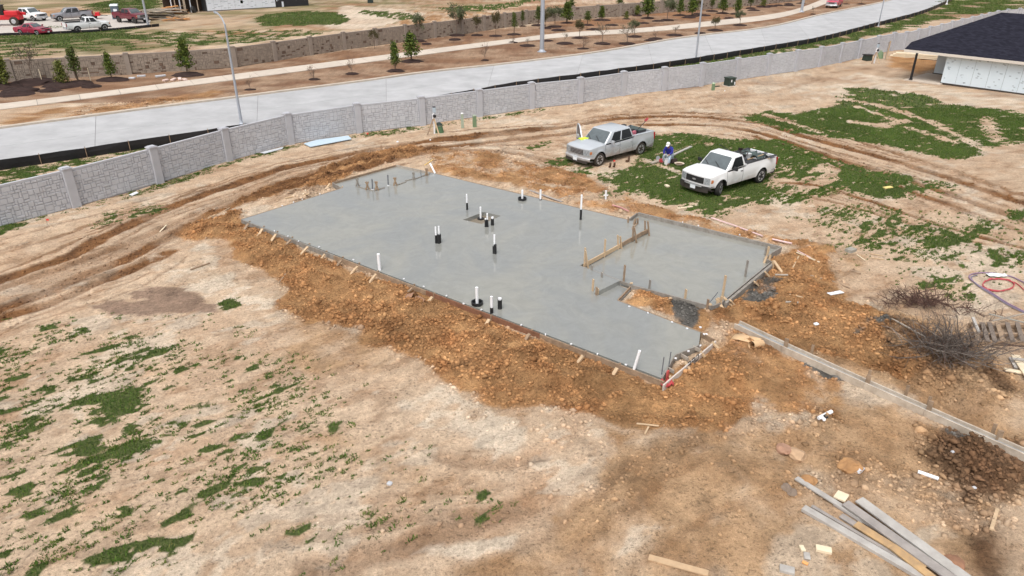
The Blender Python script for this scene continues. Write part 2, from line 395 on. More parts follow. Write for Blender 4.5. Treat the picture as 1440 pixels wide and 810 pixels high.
bare = [(Z(p), w) for p, w in [([(1078,162),(1110,172),(1150,186)], .5), ([(1190,140),(1250,152),(1310,172),(1350,192),(1395,214)], .55), ([(1388,166),(1392,182),(1405,200)], .6),
        ([(1200,172),(1240,178),(1270,170)], .7), ([(1150,240),(1162,232),(1172,238),(1164,256),(1140,262),(1100,255)], .5), ([(905,225),(960,245),(1000,262)], .35), ([(1045,210),(1090,222)], .35), ([(1280,180),(1340,200)], .5), ([(1205,150),(1260,170)], .35)]]

# --- the sheet: fine near the slab, coarser to the horizon
def axis(lo, hi, step, far, g):
    a = list(np.arange(lo, hi, step)); s = step
    while a[-1] < far: s *= g; a.append(a[-1]+s)
    return a
xs_p = axis(0, 22, 0.092, 420, 1.045); xs = np.array([-v for v in xs_p[:0:-1]] + xs_p)
ys_n = [11.0, 9, 5, -5, -40, -120][::-1]; ys = np.array(ys_n[:-1] + axis(11, 46, 0.085, 520, 1.022))
GX, GY = np.meshgrid(xs, ys); NXg, NYg = len(xs), len(ys)
X = GX.ravel(); Y = GY.ravel()
near = (np.abs(X) < 120) & (Y > 8) & (Y < 210)
xi, yi = X[near], Y[near]
def full(a, fill=0.0):
    o = np.full(X.shape, fill); o[near] = a; return o
wx = xi + fbm(xi, yi, 2.6, 4, 3)*0.55; wy = yi + fbm(xi, yi, 2.6, 4, 4)*0.55     # warped plan position
def zone(zs, soft):
    m = np.zeros(xi.shape)
    for poly, k in zs:
        a = np.array(poly); pad = soft+1.5
        sel = (wx > a[:,0].min()-pad) & (wx < a[:,0].max()+pad) & (wy > a[:,1].min()-pad) & (wy < a[:,1].max()+pad)
        if not sel.any(): continue
        d = poly_sd(wx[sel], wy[sel], poly)
        m[sel] = np.maximum(m[sel], k*(1-sstep(-soft, soft, d)))
    return m
farsoft = 1.0
orange = zone(zone_orange, 0.55); brown = zone(zone_brown, 0.8); dark = zone(zone_dark, 0.6); pale = zone(zone_pale, 0.5); grey = zone(zone_grey, 0.25)
# each wheel pass leaves several fainter passes beside it
for pts, w, k, dep in list(ruts):
    if w < 0.2: continue
    for s in range(4):
        off = random.choice((-1, 1))*(0.35+1.1*random.random()); n = len(pts); q = []
        for i in range(n):
            dx = pts[min(i+1,n-1)][0]-pts[max(i-1,0)][0]; dy = pts[min(i+1,n-1)][1]-pts[max(i-1,0)][1]; l = math.hypot(dx, dy)+1e-9; o_ = off*(1+0.25*math.sin(i*0.35+s)); q.append((pts[i][0]-dy/l*o_, pts[i][1]+dx/l*o_))
        a_ = int(n*0.35*random.random()); b_ = n-int(n*0.35*random.random()); ruts.append((q[a_:b_], 0.06+0.08*random.random(), k*(0.35+0.3*random.random()), 0.018))
rutm = np.zeros(xi.shape); ruth = np.zeros(xi.shape)
for pts, w, k, dep in ruts:
    a = np.array(pts); sel = (xi > a[:,0].min()-2) & (xi < a[:,0].max()+2) & (yi > a[:,1].min()-2) & (yi < a[:,1].max()+2)
    jx = xi[sel]+fbm(xi[sel], yi[sel], 0.7, 3, 11)*0.12; jy = yi[sel]+fbm(xi[sel], yi[sel], 0.7, 3, 12)*0.12
    d = line_d(jx, jy, pts)/w
    cut = 0.55+0.45*sstep(-0.5, 0.4, fbm(xi[sel], yi[sel], 3.0, 3, 13))
    rutm[sel] = np.maximum(rutm[sel], k*(1-sstep(0.5, 1.25, d))*cut)
    ruth[sel] += (-dep*np.exp(-(d/0.6)**2) + dep*0.9*np.exp(-((d-1.15)/0.4)**2)*0.8)*cut
gdir = (P(220,650)-P(100,700)).normalized()
gu = xi*gdir.x + yi*gdir.y; gv = -xi*gdir.y + yi*gdir.x
gd = np.zeros(xi.shape)
for poly, k in grass:
    a = np.array(poly); sel = (wx > a[:,0].min()-2) & (wx < a[:,0].max()+2) & (wy > a[:,1].min()-2) & (wy < a[:,1].max()+2)
    if not sel.any(): continue
    d = poly_sd(wx[sel], wy[sel], poly); gd[sel] = np.maximum(gd[sel], k*(1-sstep(-0.45, 0.55, d)))
llz = poly_sd(xi, yi, Z([(-90,440),(330,440),(760,560),(760,700),(560,830),(-90,900)])) < 0
gd = np.where(llz, np.where(gd > 0.86, gd, gd*0.68), gd)
for pts, w in bare:
    d = line_d(xi, yi, pts)/w; gd *= 1-0.9*(1-sstep(0.5, 1.1, d))
row = fbm(gu*0.28, gv*1.0, 0.34, 3, 21); clump = fbm(gu*0.55, gv, 0.5, 4, 22); blot = fbm(xi, yi, 2.2, 3, 23)
gfine = fbm(gu*0.5, gv, 0.26, 3, 24)
gn = 0.5 + 0.20*clump + 0.24*row + 0.06*blot + 0.40*gfine
gs_ = np.sort(gn[::37]); gn = np.searchsorted(gs_, gn)/len(gs_)          # rank: cover then equals gd
grassm = sstep(1.0-gd-0.05, 1.0-gd+0.07, gn)*(gd > 0.02)
grassm *= 1-0.8*np.clip(orange*1.2-0.3, 0, 1)
# borders between soils break up into ragged patches instead of fading
f1 = fbm(xi, yi, 0.9, 5, 31, 0.62); f2 = fbm(gu*0.5, gv, 0.55, 5, 32, 0.62); f3 = fbm(xi, yi, 2.0, 5, 33, 0.6)
def rag(m, f, a=0.42, w=0.13): return sstep(0.5-w, 0.5+w, m+a*f)*np.clip(m*3.0, 0, 1)
orange_c = np.maximum(rag(orange, 0.6*f1+0.5*f3), 0); brown_c = rag(brown, 0.7*f3+0.4*f1, 0.45, 0.2); pale_c = rag(pale, 0.6*f1+0.6*f2); dark_c = rag(dark, 0.8*f1+0.3*f3, 0.45, 0.2); grey_c = rag(grey, f1, 0.3, 0.12)
# --- relief
slabs = [slab_poly, porch_poly, gar_poly, notch_poly]
sdmin = np.full(xi.shape, 9.0)
ns = (xi > -16) & (xi < 18) & (yi > 18) & (yi < 50)
for pl in slabs: sdmin[ns] = np.minimum(sdmin[ns], poly_sd(xi[ns], yi[ns], pl))
h = 0.05*fbm(xi, yi, 7, 3, 41) + 0.018*fbm(xi, yi, 0.9, 4, 42)
n_clod = fbm(xi, yi, 0.55, 4, 43); n_c2 = 1-np.abs(fbm(xi, yi, 0.9, 4, 44))*1.6
rough = np.clip(orange*0.9 + dark*1.0 + brown*0.25, 0, 1.2)
h += rough*(0.075*n_clod + 0.06*(n_c2-0.4) + 0.05*fbm(xi, yi, 2.2, 3, 45))
h += np.clip(orange+dark+0.2*brown, 0, 1)*(0.15*(np.abs(fbm(xi, yi, 0.75, 3, 91))-0.25)+0.10*(np.abs(fbm(xi, yi, 0.34, 3, 92))-0.25))
h += dark*0.10*sstep(-0.3, 0.6, fbm(xi, yi, 1.5, 3, 47))
h += ruth*(0.8+0.4*n_clod)
bank = np.clip(sdmin, 0, 9)
front = orange*np.exp(-((bank-1.5)/1.0)**2)
h += 0.20*front*(0.6+0.6*sstep(-0.4, 0.5, f3))
heap = np.clip(-poly_sd(wx, wy, Z([(1285,640),(1345,596),(1450,604),(1460,720),(1390,735),(1320,690)])), 0, 1.0); h += 0.42*sstep(0, 0.9, heap)*(0.55+0.7*np.abs(fbm(xi, yi, 0.8, 4, 141)))
heap2 = np.clip(-poly_sd(wx, wy, Z([(1110,596),(1160,584),(1200,604),(1135,616)])), 0, 0.5); h += 0.14*sstep(0, 0.5, heap2)
edge = 1-sstep(0.0, 0.9, bank); h = h*(1-0.6*edge) - 0.02*edge
lw = [tuple(p)[:2] for p in PL(walk_px_a)]; lwb = [tuple(p)[:2] for p in PL(walk_px_b)]
wd = line_d(xi, yi, [((a[0]+b[0])/2, (a[1]+b[1])/2) for a, b in zip(lw, lwb)])
h = np.where(wd < 0.9, h*0.3 - 0.05*(wd < 0.35), h)
tr = line_d(xi, yi, Z([(1230,505),(1300,535),(1360,575),(1400,600)])); h -= 0.30*np.exp(-(tr/0.4)**2)*sstep(-0.6, 0.2, n_clod+0.3)
h += grassm*0.02
road_near_px = [(-160,258),(-80,247),(0,237),(150,214),(306,190),(450,167),(600,145),(720,123),(900,99),(978,86),(1060,73),(1155,56),(1230,36),(1290,20),(1325,6),(1350,-8),(1385,-30)]
road_far_px = [(-160,202),(-80,192),(0,182),(180,158),(360,135),(500,117),(600,103),(720,90),(850,73),(960,54),(1080,39),(1157,21),(1240,4),(1262,-3),(1300,-20),(1345,-42)]
road_poly = Z(road_near_px) + Z(road_far_px)[::-1]
path_a_px = [(-80,156),(0,147),(180,125),(360,101),(540,78),(720,55),(800,46),(900,40),(1000,30),(1080,21),(1120,13),(1155,0),(1190,-16)]
path_b_px = [(-80,165),(0,155),(180,132),(360,109),(540,85),(720,61),(800,52),(900,46),(1000,37),(1080,28),(1125,18),(1165,4),(1205,-14)]
path_poly = Z(path_a_px) + Z(path_b_px)[::-1]
lot_poly = Z([(-90,58),(0,49),(60,47),(140,43),(210,37),(212,28),(160,21),(120,22),(60,24),(-60,28)])
farm = (yi > 35)
h[farm] *= sstep(0.05, 1.2, poly_sd(xi[farm], yi[farm], road_poly))*sstep(0.05, 1.2, poly_sd(xi[farm], yi[farm], path_poly))*sstep(0.05, 1.2, poly_sd(xi[farm], yi[farm], lot_poly))
inside = sstep(0.06, -0.06, sdmin)
gap_in = poly_sd(xi, yi, Z([(880,402),(1000,430),(1005,470),(868,422)])) < 0.4
h = np.where(gap_in & (sdmin > 0), h+0.06, h)
h = h*(1-inside) - 0.45*inside
Hh = full(h)
# --- bare-earth colour (albedo of each soil)
def C(r, g, b): return np.array(lin(r, g, b))
KA = 0.60
sand = C(225,198,169)*KA*1.12; sand2 = C(208,172,139)*KA*1.06; palec = C(236,217,193)*KA*1.14; org = C(206,160,112)*KA*1.20; org2 = C(176,125,82)*KA*1.06
brn = C(206,170,132)*KA*1.15; brn2 = C(188,150,112)*KA*1.06; drk = C(112,80,58)*KA*0.85; greyc = C(128,124,118)*KA*0.9; rutc = C(166,119,79)*KA*0.9; verge = C(178,146,116)*KA
def mix(a, b, t): return a*(1-t[:,None]) + b*t[:,None]
n1 = sstep(-0.7, 0.7, fbm(xi, yi, 4.0, 4, 51)); n2 = sstep(-0.6, 0.6, fbm(xi, yi, 0.8, 4, 52)); n3 = fbm(xi, yi, 0.3, 3, 53)
streak = sstep(-0.5, 0.6, fbm(gu*0.22, gv, 0.5, 4, 54))
c = mix(np.tile(sand, (len(xi),1)), sand2, np.clip(0.30*n1+0.30*(n2-0.5)+0.40*(streak-0.5)+0.45*sstep(0.18, 0.34, f2)+0.25*sstep(0.25, 0.4, f1), 0, 1))
c = mix(c, palec, np.clip(0.75*sstep(0.22, 0.38, 0.7*fbm(xi, yi, 2.5, 5, 55, 0.62)+0.45*f2)+0.9*pale_c, 0, 1))
rsw = np.clip(xi/25-0.2, 0, 1); c = c*(1-0.07*rsw[:,None])
far_v = np.where((yi > 58) & (poly_sd(xi, yi, Z([(-60,160),(-60,118),(330,94),(690,42),(960,14),(1200,-14),(1290,-14),(1240,4),(1080,39),(850,73),(720,90),(500,117),(360,135)])) < 0), 1.0, 0.0)
vn = sstep(-0.5, 0.6, fbm(xi, yi*1.6, 2.4, 5, 97)); c = mix(c, mix(C(190,158,130)[None,:]*KA*np.ones((len(xi),1)), C(146,106,80)*KA, vn), far_v*0.92)
ol = poly_sd(xi, yi, Z([(-90,92),(330,62),(690,16),(760,-6),(800,-30),(-200,-30)])) < 0
c = mix(c, C(146,136,92)*KA, ol*np.clip(0.25+0.65*sstep(-0.3, 0.4, fbm(xi, yi*2.0, 5, 5, 131)), 0, 1)*(1-pale_c)*(1-np.clip(orange*2, 0, 0.9)))
fb = ((yi > 60)*1.0)*sstep(0.1, 0.9, fbm(xi, yi*2.2, 7, 5, 98)); c = mix(c, C(168,128,98)*KA, fb*0.55)
top_r = sstep(105, 112, yi)*(xi > -35)*sstep(-0.2, 0.5, fbm(xi, yi*2.5, 9, 4, 58)); c = mix(c, C(176,128,92)*KA, top_r*0.75)
bm_ = np.clip(0.35*brown+0.75*brown_c, 0, 1); c = mix(c, mix(np.tile(brn, (len(xi),1)), brn2, n2), bm_)
om = np.clip(0.18*orange+0.85*orange_c, 0, 1); ov = sstep(0.05, 0.45, 0.7*f3+0.5*f1)[:,None]; og = sstep(0.25, 0.5, fbm(xi, yi, 1.3, 4, 99))[:,None]; c = mix(c, mix(np.tile(org, (len(xi),1)), org2, np.clip(0.5+0.5*n_clod, 0, 1))*(1-0.22*ov)*(1+0.22*og), om)
tread = 0.5+0.5*np.sin((xi*0.8+yi*0.6)*2*math.pi/0.24+2.0*n3)
c = mix(c, mix(np.tile(rutc, (len(xi),1)), drk, np.clip(0.15+0.5*n_clod+0.25*tread, 0, 0.7)), np.clip(rutm*1.4, 0, 1))
c = mix(c, drk*(0.85+0.4*n2[:,None]), np.clip(0.2*dark+0.8*dark_c, 0, 1)*0.85)
c = mix(c, palec, pale_c*0.6)
grav = poly_sd(xi+0.35*fbm(xi, yi, 0.9, 4, 95), yi+0.35*fbm(xi, yi, 0.9, 4, 96), Z([(136,433),(165,424),(200,428),(190,412),(210,404),(245,401),(262,405),(255,412),(290,420),(305,428),(296,441),(262,446),(225,445),(165,450),(158,440)]))
gm_ = 1-sstep(-0.08, 0.08, grav); c = mix(c, C(170,142,122)*KA*(0.86+0.28*_hash(np.floor(xi*9), np.floor(yi*9), 5)[:,None]), gm_*0.92)
c = mix(c, greyc*(0.75+0.5*n2[:,None]), np.clip(grey_c, 0, 1))
c *= (1+0.13*n3[:,None]-0.16*sstep(0.30, 0.42, f2)[:,None]*(1-om[:,None])+0.05*fbm(xi, yi, 1.3, 4, 57)[:,None])
ctr = np.stack([full(c[:,k], (sand*0.9)[k]) for k in range(3)], 1)
# built-up field beyond the surveyed area
far_n = sstep(-0.5, 0.5, fbm(X[~near], Y[~near], 14, 4, 61)); fcol = np.array(sand2)*(1-far_n[:,None]) + C(150,130,96)*KA*far_n[:,None]; ctr[~near] = fcol
GR = full(grassm); CLODS = full(np.clip(orange*0.75*sstep(-0.4, 0.7, n_clod+0.2) + dark*1.0 + brown*0.03 + rutm*0.30, 0, 1)*(sdmin > 0.12)*(1-0.9*grassm))
gm = bpy.data.meshes.new('ground'); go = bpy.data.objects.new('ground', gm); COL.objects.link(go); go['kind'] = 'structure'
gm.vertices.add(len(X)); gm.vertices.foreach_set('co', np.stack([X, Y, Hh], 1).astype(np.float32).ravel())
ii = (np.arange(NYg-1)[:,None]*NXg + np.arange(NXg-1)[None,:]).ravel()
quads = np.stack([ii, ii+1, ii+NXg+1, ii+NXg], 1).astype(np.int32)
gm.loops.add(quads.size); gm.loops.foreach_set('vertex_index', quads.ravel())
gm.polygons.add(len(quads)); gm.polygons.foreach_set('loop_start', (np.arange(len(quads))*4).astype(np.int32)); gm.polygons.foreach_set('loop_total', np.full(len(quads), 4, np.int32))
gm.update(); gm.polygons.foreach_set('use_smooth', np.ones(len(quads), bool))
at = gm.color_attributes.new('soil', 'FLOAT_COLOR', 'POINT'); at.data.foreach_set('color', np.concatenate([ctr, GR[:,None]], 1).astype(np.float32).ravel())
at2 = gm.color_attributes.new('relief', 'FLOAT_COLOR', 'POINT'); at2.data.foreach_set('color', np.stack([full(np.clip(rough,0,1)), full(rutm), CLODS, np.ones(len(X))], 1).astype(np.float32).ravel())

m = bpy.data.materials.new('site_soil'); m.use_nodes = True; nt = m.node_tree; b = nt.nodes['Principled BSDF']; L = nt.links.new
b.inputs['Roughness'].default_value = 0.95; b.inputs['Specular IOR Level'].default_value = 0.15
def N(t, **kw):
    n = nt.nodes.new(t)
    for k, v in kw.items(): n.inputs[k].default_value = v
    return n
va = N('ShaderNodeVertexColor'); va.layer_name = 'soil'; vr = N('ShaderNodeVertexColor'); vr.layer_name = 'relief'
sp = N('ShaderNodeSeparateColor'); L(vr.outputs[0], sp.inputs[0])
tc = N('ShaderNodeTexCoord')
nA = N('ShaderNodeTexNoise', Scale=9.0, Detail=9.0, Roughness=0.72); nB = N('ShaderNodeTexNoise', Scale=45.0, Detail=4.0, Roughness=0.7)
nV = N('ShaderNodeTexVoronoi', Scale=11.0)
for n in (nA, nB, nV): L(tc.outputs['Object'], n.inputs['Vector'])
# colour mottling: soil grain, clods and painted clod shade
r1 = N('ShaderNodeMapRange', **{'From Min':0.25, 'From Max':0.75, 'To Min':0.62, 'To Max':1.34}); L(nA.outputs['Fac'], r1.inputs[0])
r2 = N('ShaderNodeMapRange', **{'From Min':0.3, 'From Max':0.7, 'To Min':0.70, 'To Max':1.28}); L(nB.outputs['Fac'], r2.inputs[0])
mm = N('ShaderNodeMath'); mm.operation = 'MULTIPLY'; L(r1.outputs[0], mm.inputs[0]); L(r2.outputs[0], mm.inputs[1])
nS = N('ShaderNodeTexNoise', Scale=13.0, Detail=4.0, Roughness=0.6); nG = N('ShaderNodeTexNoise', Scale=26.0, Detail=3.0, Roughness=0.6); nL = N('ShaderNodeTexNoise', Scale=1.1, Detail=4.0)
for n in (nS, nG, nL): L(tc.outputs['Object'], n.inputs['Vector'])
sA = N('ShaderNodeMapRange', **{'From Min':0.60, 'From Max':0.66, 'To Min':1.0, 'To Max':0.60}); sA.interpolation_type = 'SMOOTHSTEP'  # dark specks: small clods, damp bits and lump shadows painted into the colour
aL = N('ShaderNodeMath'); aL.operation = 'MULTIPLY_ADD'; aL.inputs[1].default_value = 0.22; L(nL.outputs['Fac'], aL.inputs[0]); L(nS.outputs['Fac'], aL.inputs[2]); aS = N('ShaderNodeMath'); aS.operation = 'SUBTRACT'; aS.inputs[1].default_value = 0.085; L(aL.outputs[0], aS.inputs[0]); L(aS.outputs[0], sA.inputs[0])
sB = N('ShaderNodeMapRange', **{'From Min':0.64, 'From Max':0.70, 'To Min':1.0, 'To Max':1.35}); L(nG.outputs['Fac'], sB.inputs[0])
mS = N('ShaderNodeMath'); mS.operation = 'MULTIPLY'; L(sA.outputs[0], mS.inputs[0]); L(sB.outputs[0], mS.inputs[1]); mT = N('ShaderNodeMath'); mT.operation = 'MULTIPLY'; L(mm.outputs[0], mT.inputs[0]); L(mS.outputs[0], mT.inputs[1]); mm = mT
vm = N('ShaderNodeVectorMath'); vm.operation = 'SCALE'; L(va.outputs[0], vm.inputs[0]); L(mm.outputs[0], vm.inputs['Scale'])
# turf thatch under the blades
gr = N('ShaderNodeMapRange', **{'From Min':0.30, 'From Max':0.85}); 
ad = N('ShaderNodeMath'); ad.operation = 'MULTIPLY_ADD'; ad.inputs[1].default_value = 0.35; L(nB.outputs['Fac'], ad.inputs[0]); L(va.outputs['Alpha'], ad.inputs[2])
sb = N('ShaderNodeMath'); sb.operation = 'SUBTRACT'; sb.inputs[1].default_value = 0.17; L(ad.outputs[0], sb.inputs[0]); L(sb.outputs[0], gr.inputs[0])
gc = N('ShaderNodeValToRGB'); gc.color_ramp.elements[0].position = 0.3; gc.color_ramp.elements[1].position = 0.72
gc.color_ramp.elements[0].color = (0.028, 0.048, 0.012, 1); gc.color_ramp.elements[1].color = (0.120, 0.135, 0.048, 1); L(nA.outputs['Fac'], gc.inputs[0])
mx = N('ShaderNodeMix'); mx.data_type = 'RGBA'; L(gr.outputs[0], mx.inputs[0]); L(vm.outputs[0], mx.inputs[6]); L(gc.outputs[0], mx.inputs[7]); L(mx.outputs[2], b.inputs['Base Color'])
# relief too fine for the sheet
bs = N('ShaderNodeMath'); bs.operation = 'MULTIPLY_ADD'; bs.inputs[1].default_value = 0.55; bs.inputs[2].default_value = 0.55; L(sp.outputs[0], bs.inputs[0])
vv = N('ShaderNodeMath'); vv.operation = 'MULTIPLY'; L(nV.outputs['Distance'], vv.inputs[0]); L(sp.outputs[0], vv.inputs[1])
h1 = N('ShaderNodeMath'); h1.operation = 'MULTIPLY_ADD'; h1.inputs[1].default_value = -0.5; L(vv.outputs[0], h1.inputs[0]); L(nA.outputs['Fac'], h1.inputs[2])
h2 = N('ShaderNodeMath'); h2.operation = 'MULTIPLY_ADD'; h2.inputs[1].default_value = 0.35; L(nB.outputs['Fac'], h2.inputs[0]); L(h1.outputs[0], h2.inputs[2])
bp = N('ShaderNodeBump', Distance=0.11); L(bs.outputs[0], bp.inputs['Strength']); L(h2.outputs[0], bp.inputs['Height']); L(bp.outputs[0], b.inputs['Normal'])
gm.materials.append(m)

# --- lookups for things that stand on the ground
def gz(x, y):
    i = min(max(int(np.searchsorted(xs, x))-1, 0), NXg-2); j = min(max(int(np.searchsorted(ys, y))-1, 0), NYg-2)
    fx = (x-xs[i])/(xs[i+1]-xs[i]); fy = (y-ys[j])/(ys[j+1]-ys[j]); q = Hh
    return float((q[j*NXg+i]*(1-fx)+q[j*NXg+i+1]*fx)*(1-fy) + (q[(j+1)*NXg+i]*(1-fx)+q[(j+1)*NXg+i+1]*fx)*fy)
def G(px, py, dz=0.0):
    p = P(px, py); p.z = gz(p.x, p.y); q = P(px, py, p.z); q.z = gz(q.x, q.y)+dz; return q
def sample_pts(prob, n, ylim=190):
    """n random places on the sheet drawn in proportion to prob (per m2)"""
    ax = np.gradient(xs)[None,:]*np.gradient(ys)[:,None]; w = (prob.reshape(NYg, NXg)*ax).ravel()
    w = w/w.sum(); idx = rng.choice(len(w), n, p=w); i = idx % NXg; j = idx//NXg
    dx = (rng.random(n)-0.5)*np.gradient(xs)[i]; dy = (rng.random(n)-0.5)*np.gradient(ys)[j]
    return X[idx]+dx, Y[idx]+dy, Hh[idx]
def raw_mesh(name, v, f, mat, kind='stuff', smooth=False, attr=None):
    me = bpy.data.meshes.new(name); o = bpy.data.objects.new(name, me); COL.objects.link(o); o['kind'] = kind
    me.vertices.add(len(v)); me.vertices.foreach_set('co', v.astype(np.float32).ravel())
    k = f.shape[1]; me.loops.add(f.size); me.loops.foreach_set('vertex_index', f.astype(np.int32).ravel())
    me.polygons.add(len(f)); me.polygons.foreach_set('loop_start', (np.arange(len(f))*k).astype(np.int32)); me.polygons.foreach_set('loop_total', np.full(len(f), k, np.int32))
    me.update()
    if smooth: me.polygons.foreach_set('use_smooth', np.ones(len(f), bool))
    if attr is not None:
        a = me.color_attributes.new('tint', 'FLOAT_COLOR', 'POINT'); a.data.foreach_set('color', attr.astype(np.float32).ravel())
    me.materials.append(mat); return o
def tint_mat(name, rough=0.9, trans=0.0, grain=0.25, gscale=30):
    m = bpy.data.materials.new(name); m.use_nodes = True; nt = m.node_tree; b = nt.nodes['Principled BSDF']
    b.inputs['Roughness'].default_value = rough; b.inputs['Specular IOR Level'].default_value = 0.15
    v = nt.nodes.new('ShaderNodeVertexColor'); v.layer_name = 'tint'
    tc = nt.nodes.new('ShaderNodeTexCoord'); nz = nt.nodes.new('ShaderNodeTexNoise'); nz.inputs['Scale'].default_value = gscale; nt.links.new(tc.outputs['Object'], nz.inputs['Vector'])
    mr = nt.nodes.new('ShaderNodeMapRange'); mr.inputs['To Min'].default_value = 1-grain; mr.inputs['To Max'].default_value = 1+grain; nt.links.new(nz.outputs['Fac'], mr.inputs[0])
    sc = nt.nodes.new('ShaderNodeVectorMath'); sc.operation = 'SCALE'; nt.links.new(v.outputs[0], sc.inputs[0]); nt.links.new(mr.outputs[0], sc.inputs['Scale'])
    nt.links.new(sc.outputs[0], b.inputs['Base Color'])
    return m
# --- clods and crumbs of earth
bmx = bmesh.new(); bmesh.ops.create_icosphere(bmx, subdivisions=1, radius=1.0); ICO_V = np.array([v.co[:] for v in bmx.verts]); ICO_F = np.array([[v.index for v in f.verts] for f in bmx.faces]); bmx.free()
def clods(name, n, prob, rlo, rhi, colfn, power=3.0):
    x, y, z = sample_pts(prob, n)
    r = rlo + (rhi-rlo)*rng.random(n)**power
    jit = 1+0.55*(rng.random((n, 12, 3))-0.5)*2
    sc = np.stack([0.8+0.5*rng.random(n), 0.7+0.4*rng.random(n), 0.55+0.35*rng.random(n)], 1)[:,None,:]
    a = rng.random(n)*6.283; ca, sa = np.cos(a)[:,None], np.sin(a)[:,None]
    v = ICO_V[None]*jit*sc*r[:,None,None]
    vx = v[...,0]*ca - v[...,1]*sa; vy = v[...,0]*sa + v[...,1]*ca
    v = np.stack([vx + x[:,None], vy + y[:,None], v[...,2] + (z + r*0.08)[:,None]], 2)
    f = (ICO_F[None] + (np.arange(n)*12)[:,None,None]).reshape(-1, 3)
    col = colfn(x, y, n); col = np.repeat(np.concatenate([col, np.ones((n,1))], 1), 12, 0)
    return raw_mesh(name, v.reshape(-1, 3), f, tint_mat('clod_earth'), attr=col)
om_full = full(orange); bm_full = full(brown); dk_full = full(dark)
def soilcol(x, y, n):
    i = np.clip(np.searchsorted(xs, x)-1, 0, NXg-1); j = np.clip(np.searchsorted(ys, y)-1, 0, NYg-1)
    base = ctr[j*NXg+i]; return base*(0.70+0.62*rng.random((n,1)))
nearw = ((Y < 60) & (np.abs(X) < 34) & (Y > 12)).astype(float)
clods('earth_clods', 62000, CLODS*nearw, 0.008, 0.075, soilcol, 4.0)
clods('large_clods', 2600, full(dark*1.0+0.5*orange*sstep(0.0, 0.6, n_clod))*nearw*full((sdmin > 0.15)*1.0), 0.03, 0.12, soilcol, 2.6)
clods('soil_crumbs', 26000, (0.06+0.3*full(brown, 0)+full(orange, 0)*0.4)*nearw*(1-GR)*full((sdmin > 0.12).astype(float)), 0.007, 0.032, soilcol, 4.0)
# --- grass blades
def blades(name, n, prob, hlo, hhi, wid, cols, ylim):
    x, y, z = sample_pts(prob, n)
    hgt = hlo + (hhi-hlo)*rng.random(n); a = rng.random(n)*6.283; lean = 0.35+0.7*rng.random(n); la = rng.random(n)*6.283
    w = wid*(0.7+0.6*rng.random(n)); dx, dy = np.cos(a)*w, np.sin(a)*w
    tx, ty = x+np.cos(la)*lean*hgt, y+np.sin(la)*lean*hgt
    v = np.stack([np.stack([x-dx, y-dy, z-0.01], 1), np.stack([x+dx, y+dy, z-0.01], 1), np.stack([tx, ty, z+hgt], 1)], 1).reshape(-1, 3)
    f = np.arange(n*3).reshape(-1, 3)
    t = rng.random((n,1)); patch = (0.5+0.5*fbm(x, y, 1.7, 3, 71))[:,None]
    col = cols[0]*(1-t)+cols[1]*t; col = col*(0.75+0.5*patch); col = np.where(rng.random((n,1)) < 0.10, cols[2], col)
    col = np.repeat(np.concatenate([col, np.ones((n,1))], 1), 3, 0)
    return raw_mesh(name, v, f, tint_mat('grass_blade', 0.7, grain=0.1), attr=col)
gcol = (np.array((0.026,0.060,0.009)), np.array((0.105,0.180,0.028)), np.array((0.20,0.20,0.06)))
blades('grass', 210000, np.where(GR > 0.35, GR, 0)*((Y < 56) & (np.abs(X) < 45)), 0.025, 0.085, 0.012, gcol, 60)
# single tufts along the drilled rows
def tufts(name, n, prob, nb, rlo, rhi, cols):
    x, y, z = sample_pts(prob, n)
    u = x*gdir.x+y*gdir.y; v = -x*gdir.y+y*gdir.x
    v = np.round(v/0.30)*0.30 + rng.normal(0, 0.065, n); x, y = u*gdir.x-v*gdir.y, u*gdir.y+v*gdir.x
    i = np.clip(np.searchsorted(xs, x)-1, 0, NXg-1); j = np.clip(np.searchsorted(ys, y)-1, 0, NYg-1); z = Hh[j*NXg+i]
    rad = rlo+(rhi-rlo)*rng.random(n)**2.5
    X_ = np.repeat(x, nb); Y_ = np.repeat(y, nb); Z_ = np.repeat(z, nb); R_ = np.repeat(rad, nb); m_ = n*nb
    a = rng.random(m_)*6.283; q = np.sqrt(rng.random(m_)); al = 1.5
    du = q*np.cos(a)*R_*al; dv = q*np.sin(a)*R_*0.75; X_ = X_+du*gdir.x-dv*gdir.y; Y_ = Y_+du*gdir.y+dv*gdir.x
    hgt = (0.35+0.75*rng.random(m_))*np.minimum(R_, 0.07)+0.012; la = rng.random(m_)*6.283; w = R_*0.16+0.004; b_ = rng.random(m_)*6.283
    v3 = np.stack([np.stack([X_-np.cos(b_)*w, Y_-np.sin(b_)*w, Z_], 1), np.stack([X_+np.cos(b_)*w, Y_+np.sin(b_)*w, Z_], 1), np.stack([X_+np.cos(la)*hgt*0.9, Y_+np.sin(la)*hgt*0.9, Z_+hgt], 1)], 1).reshape(-1, 3)
    t = rng.random((m_, 1)); dry = np.repeat(rng.random(n) < 0.3, nb)[:,None]
    col = cols[0]*(1-t)+cols[1]*t; col = np.where(dry, col*0.5+cols[2]*0.45, col); col = np.repeat(np.concatenate([col, np.ones((m_, 1))], 1), 3, 0)
    return raw_mesh(name, v3, np.arange(m_*3).reshape(-1, 3), MATS['blade'], attr=col)
MATS['blade'] = tint_mat('tuft_blade', 0.7, grain=0.1)
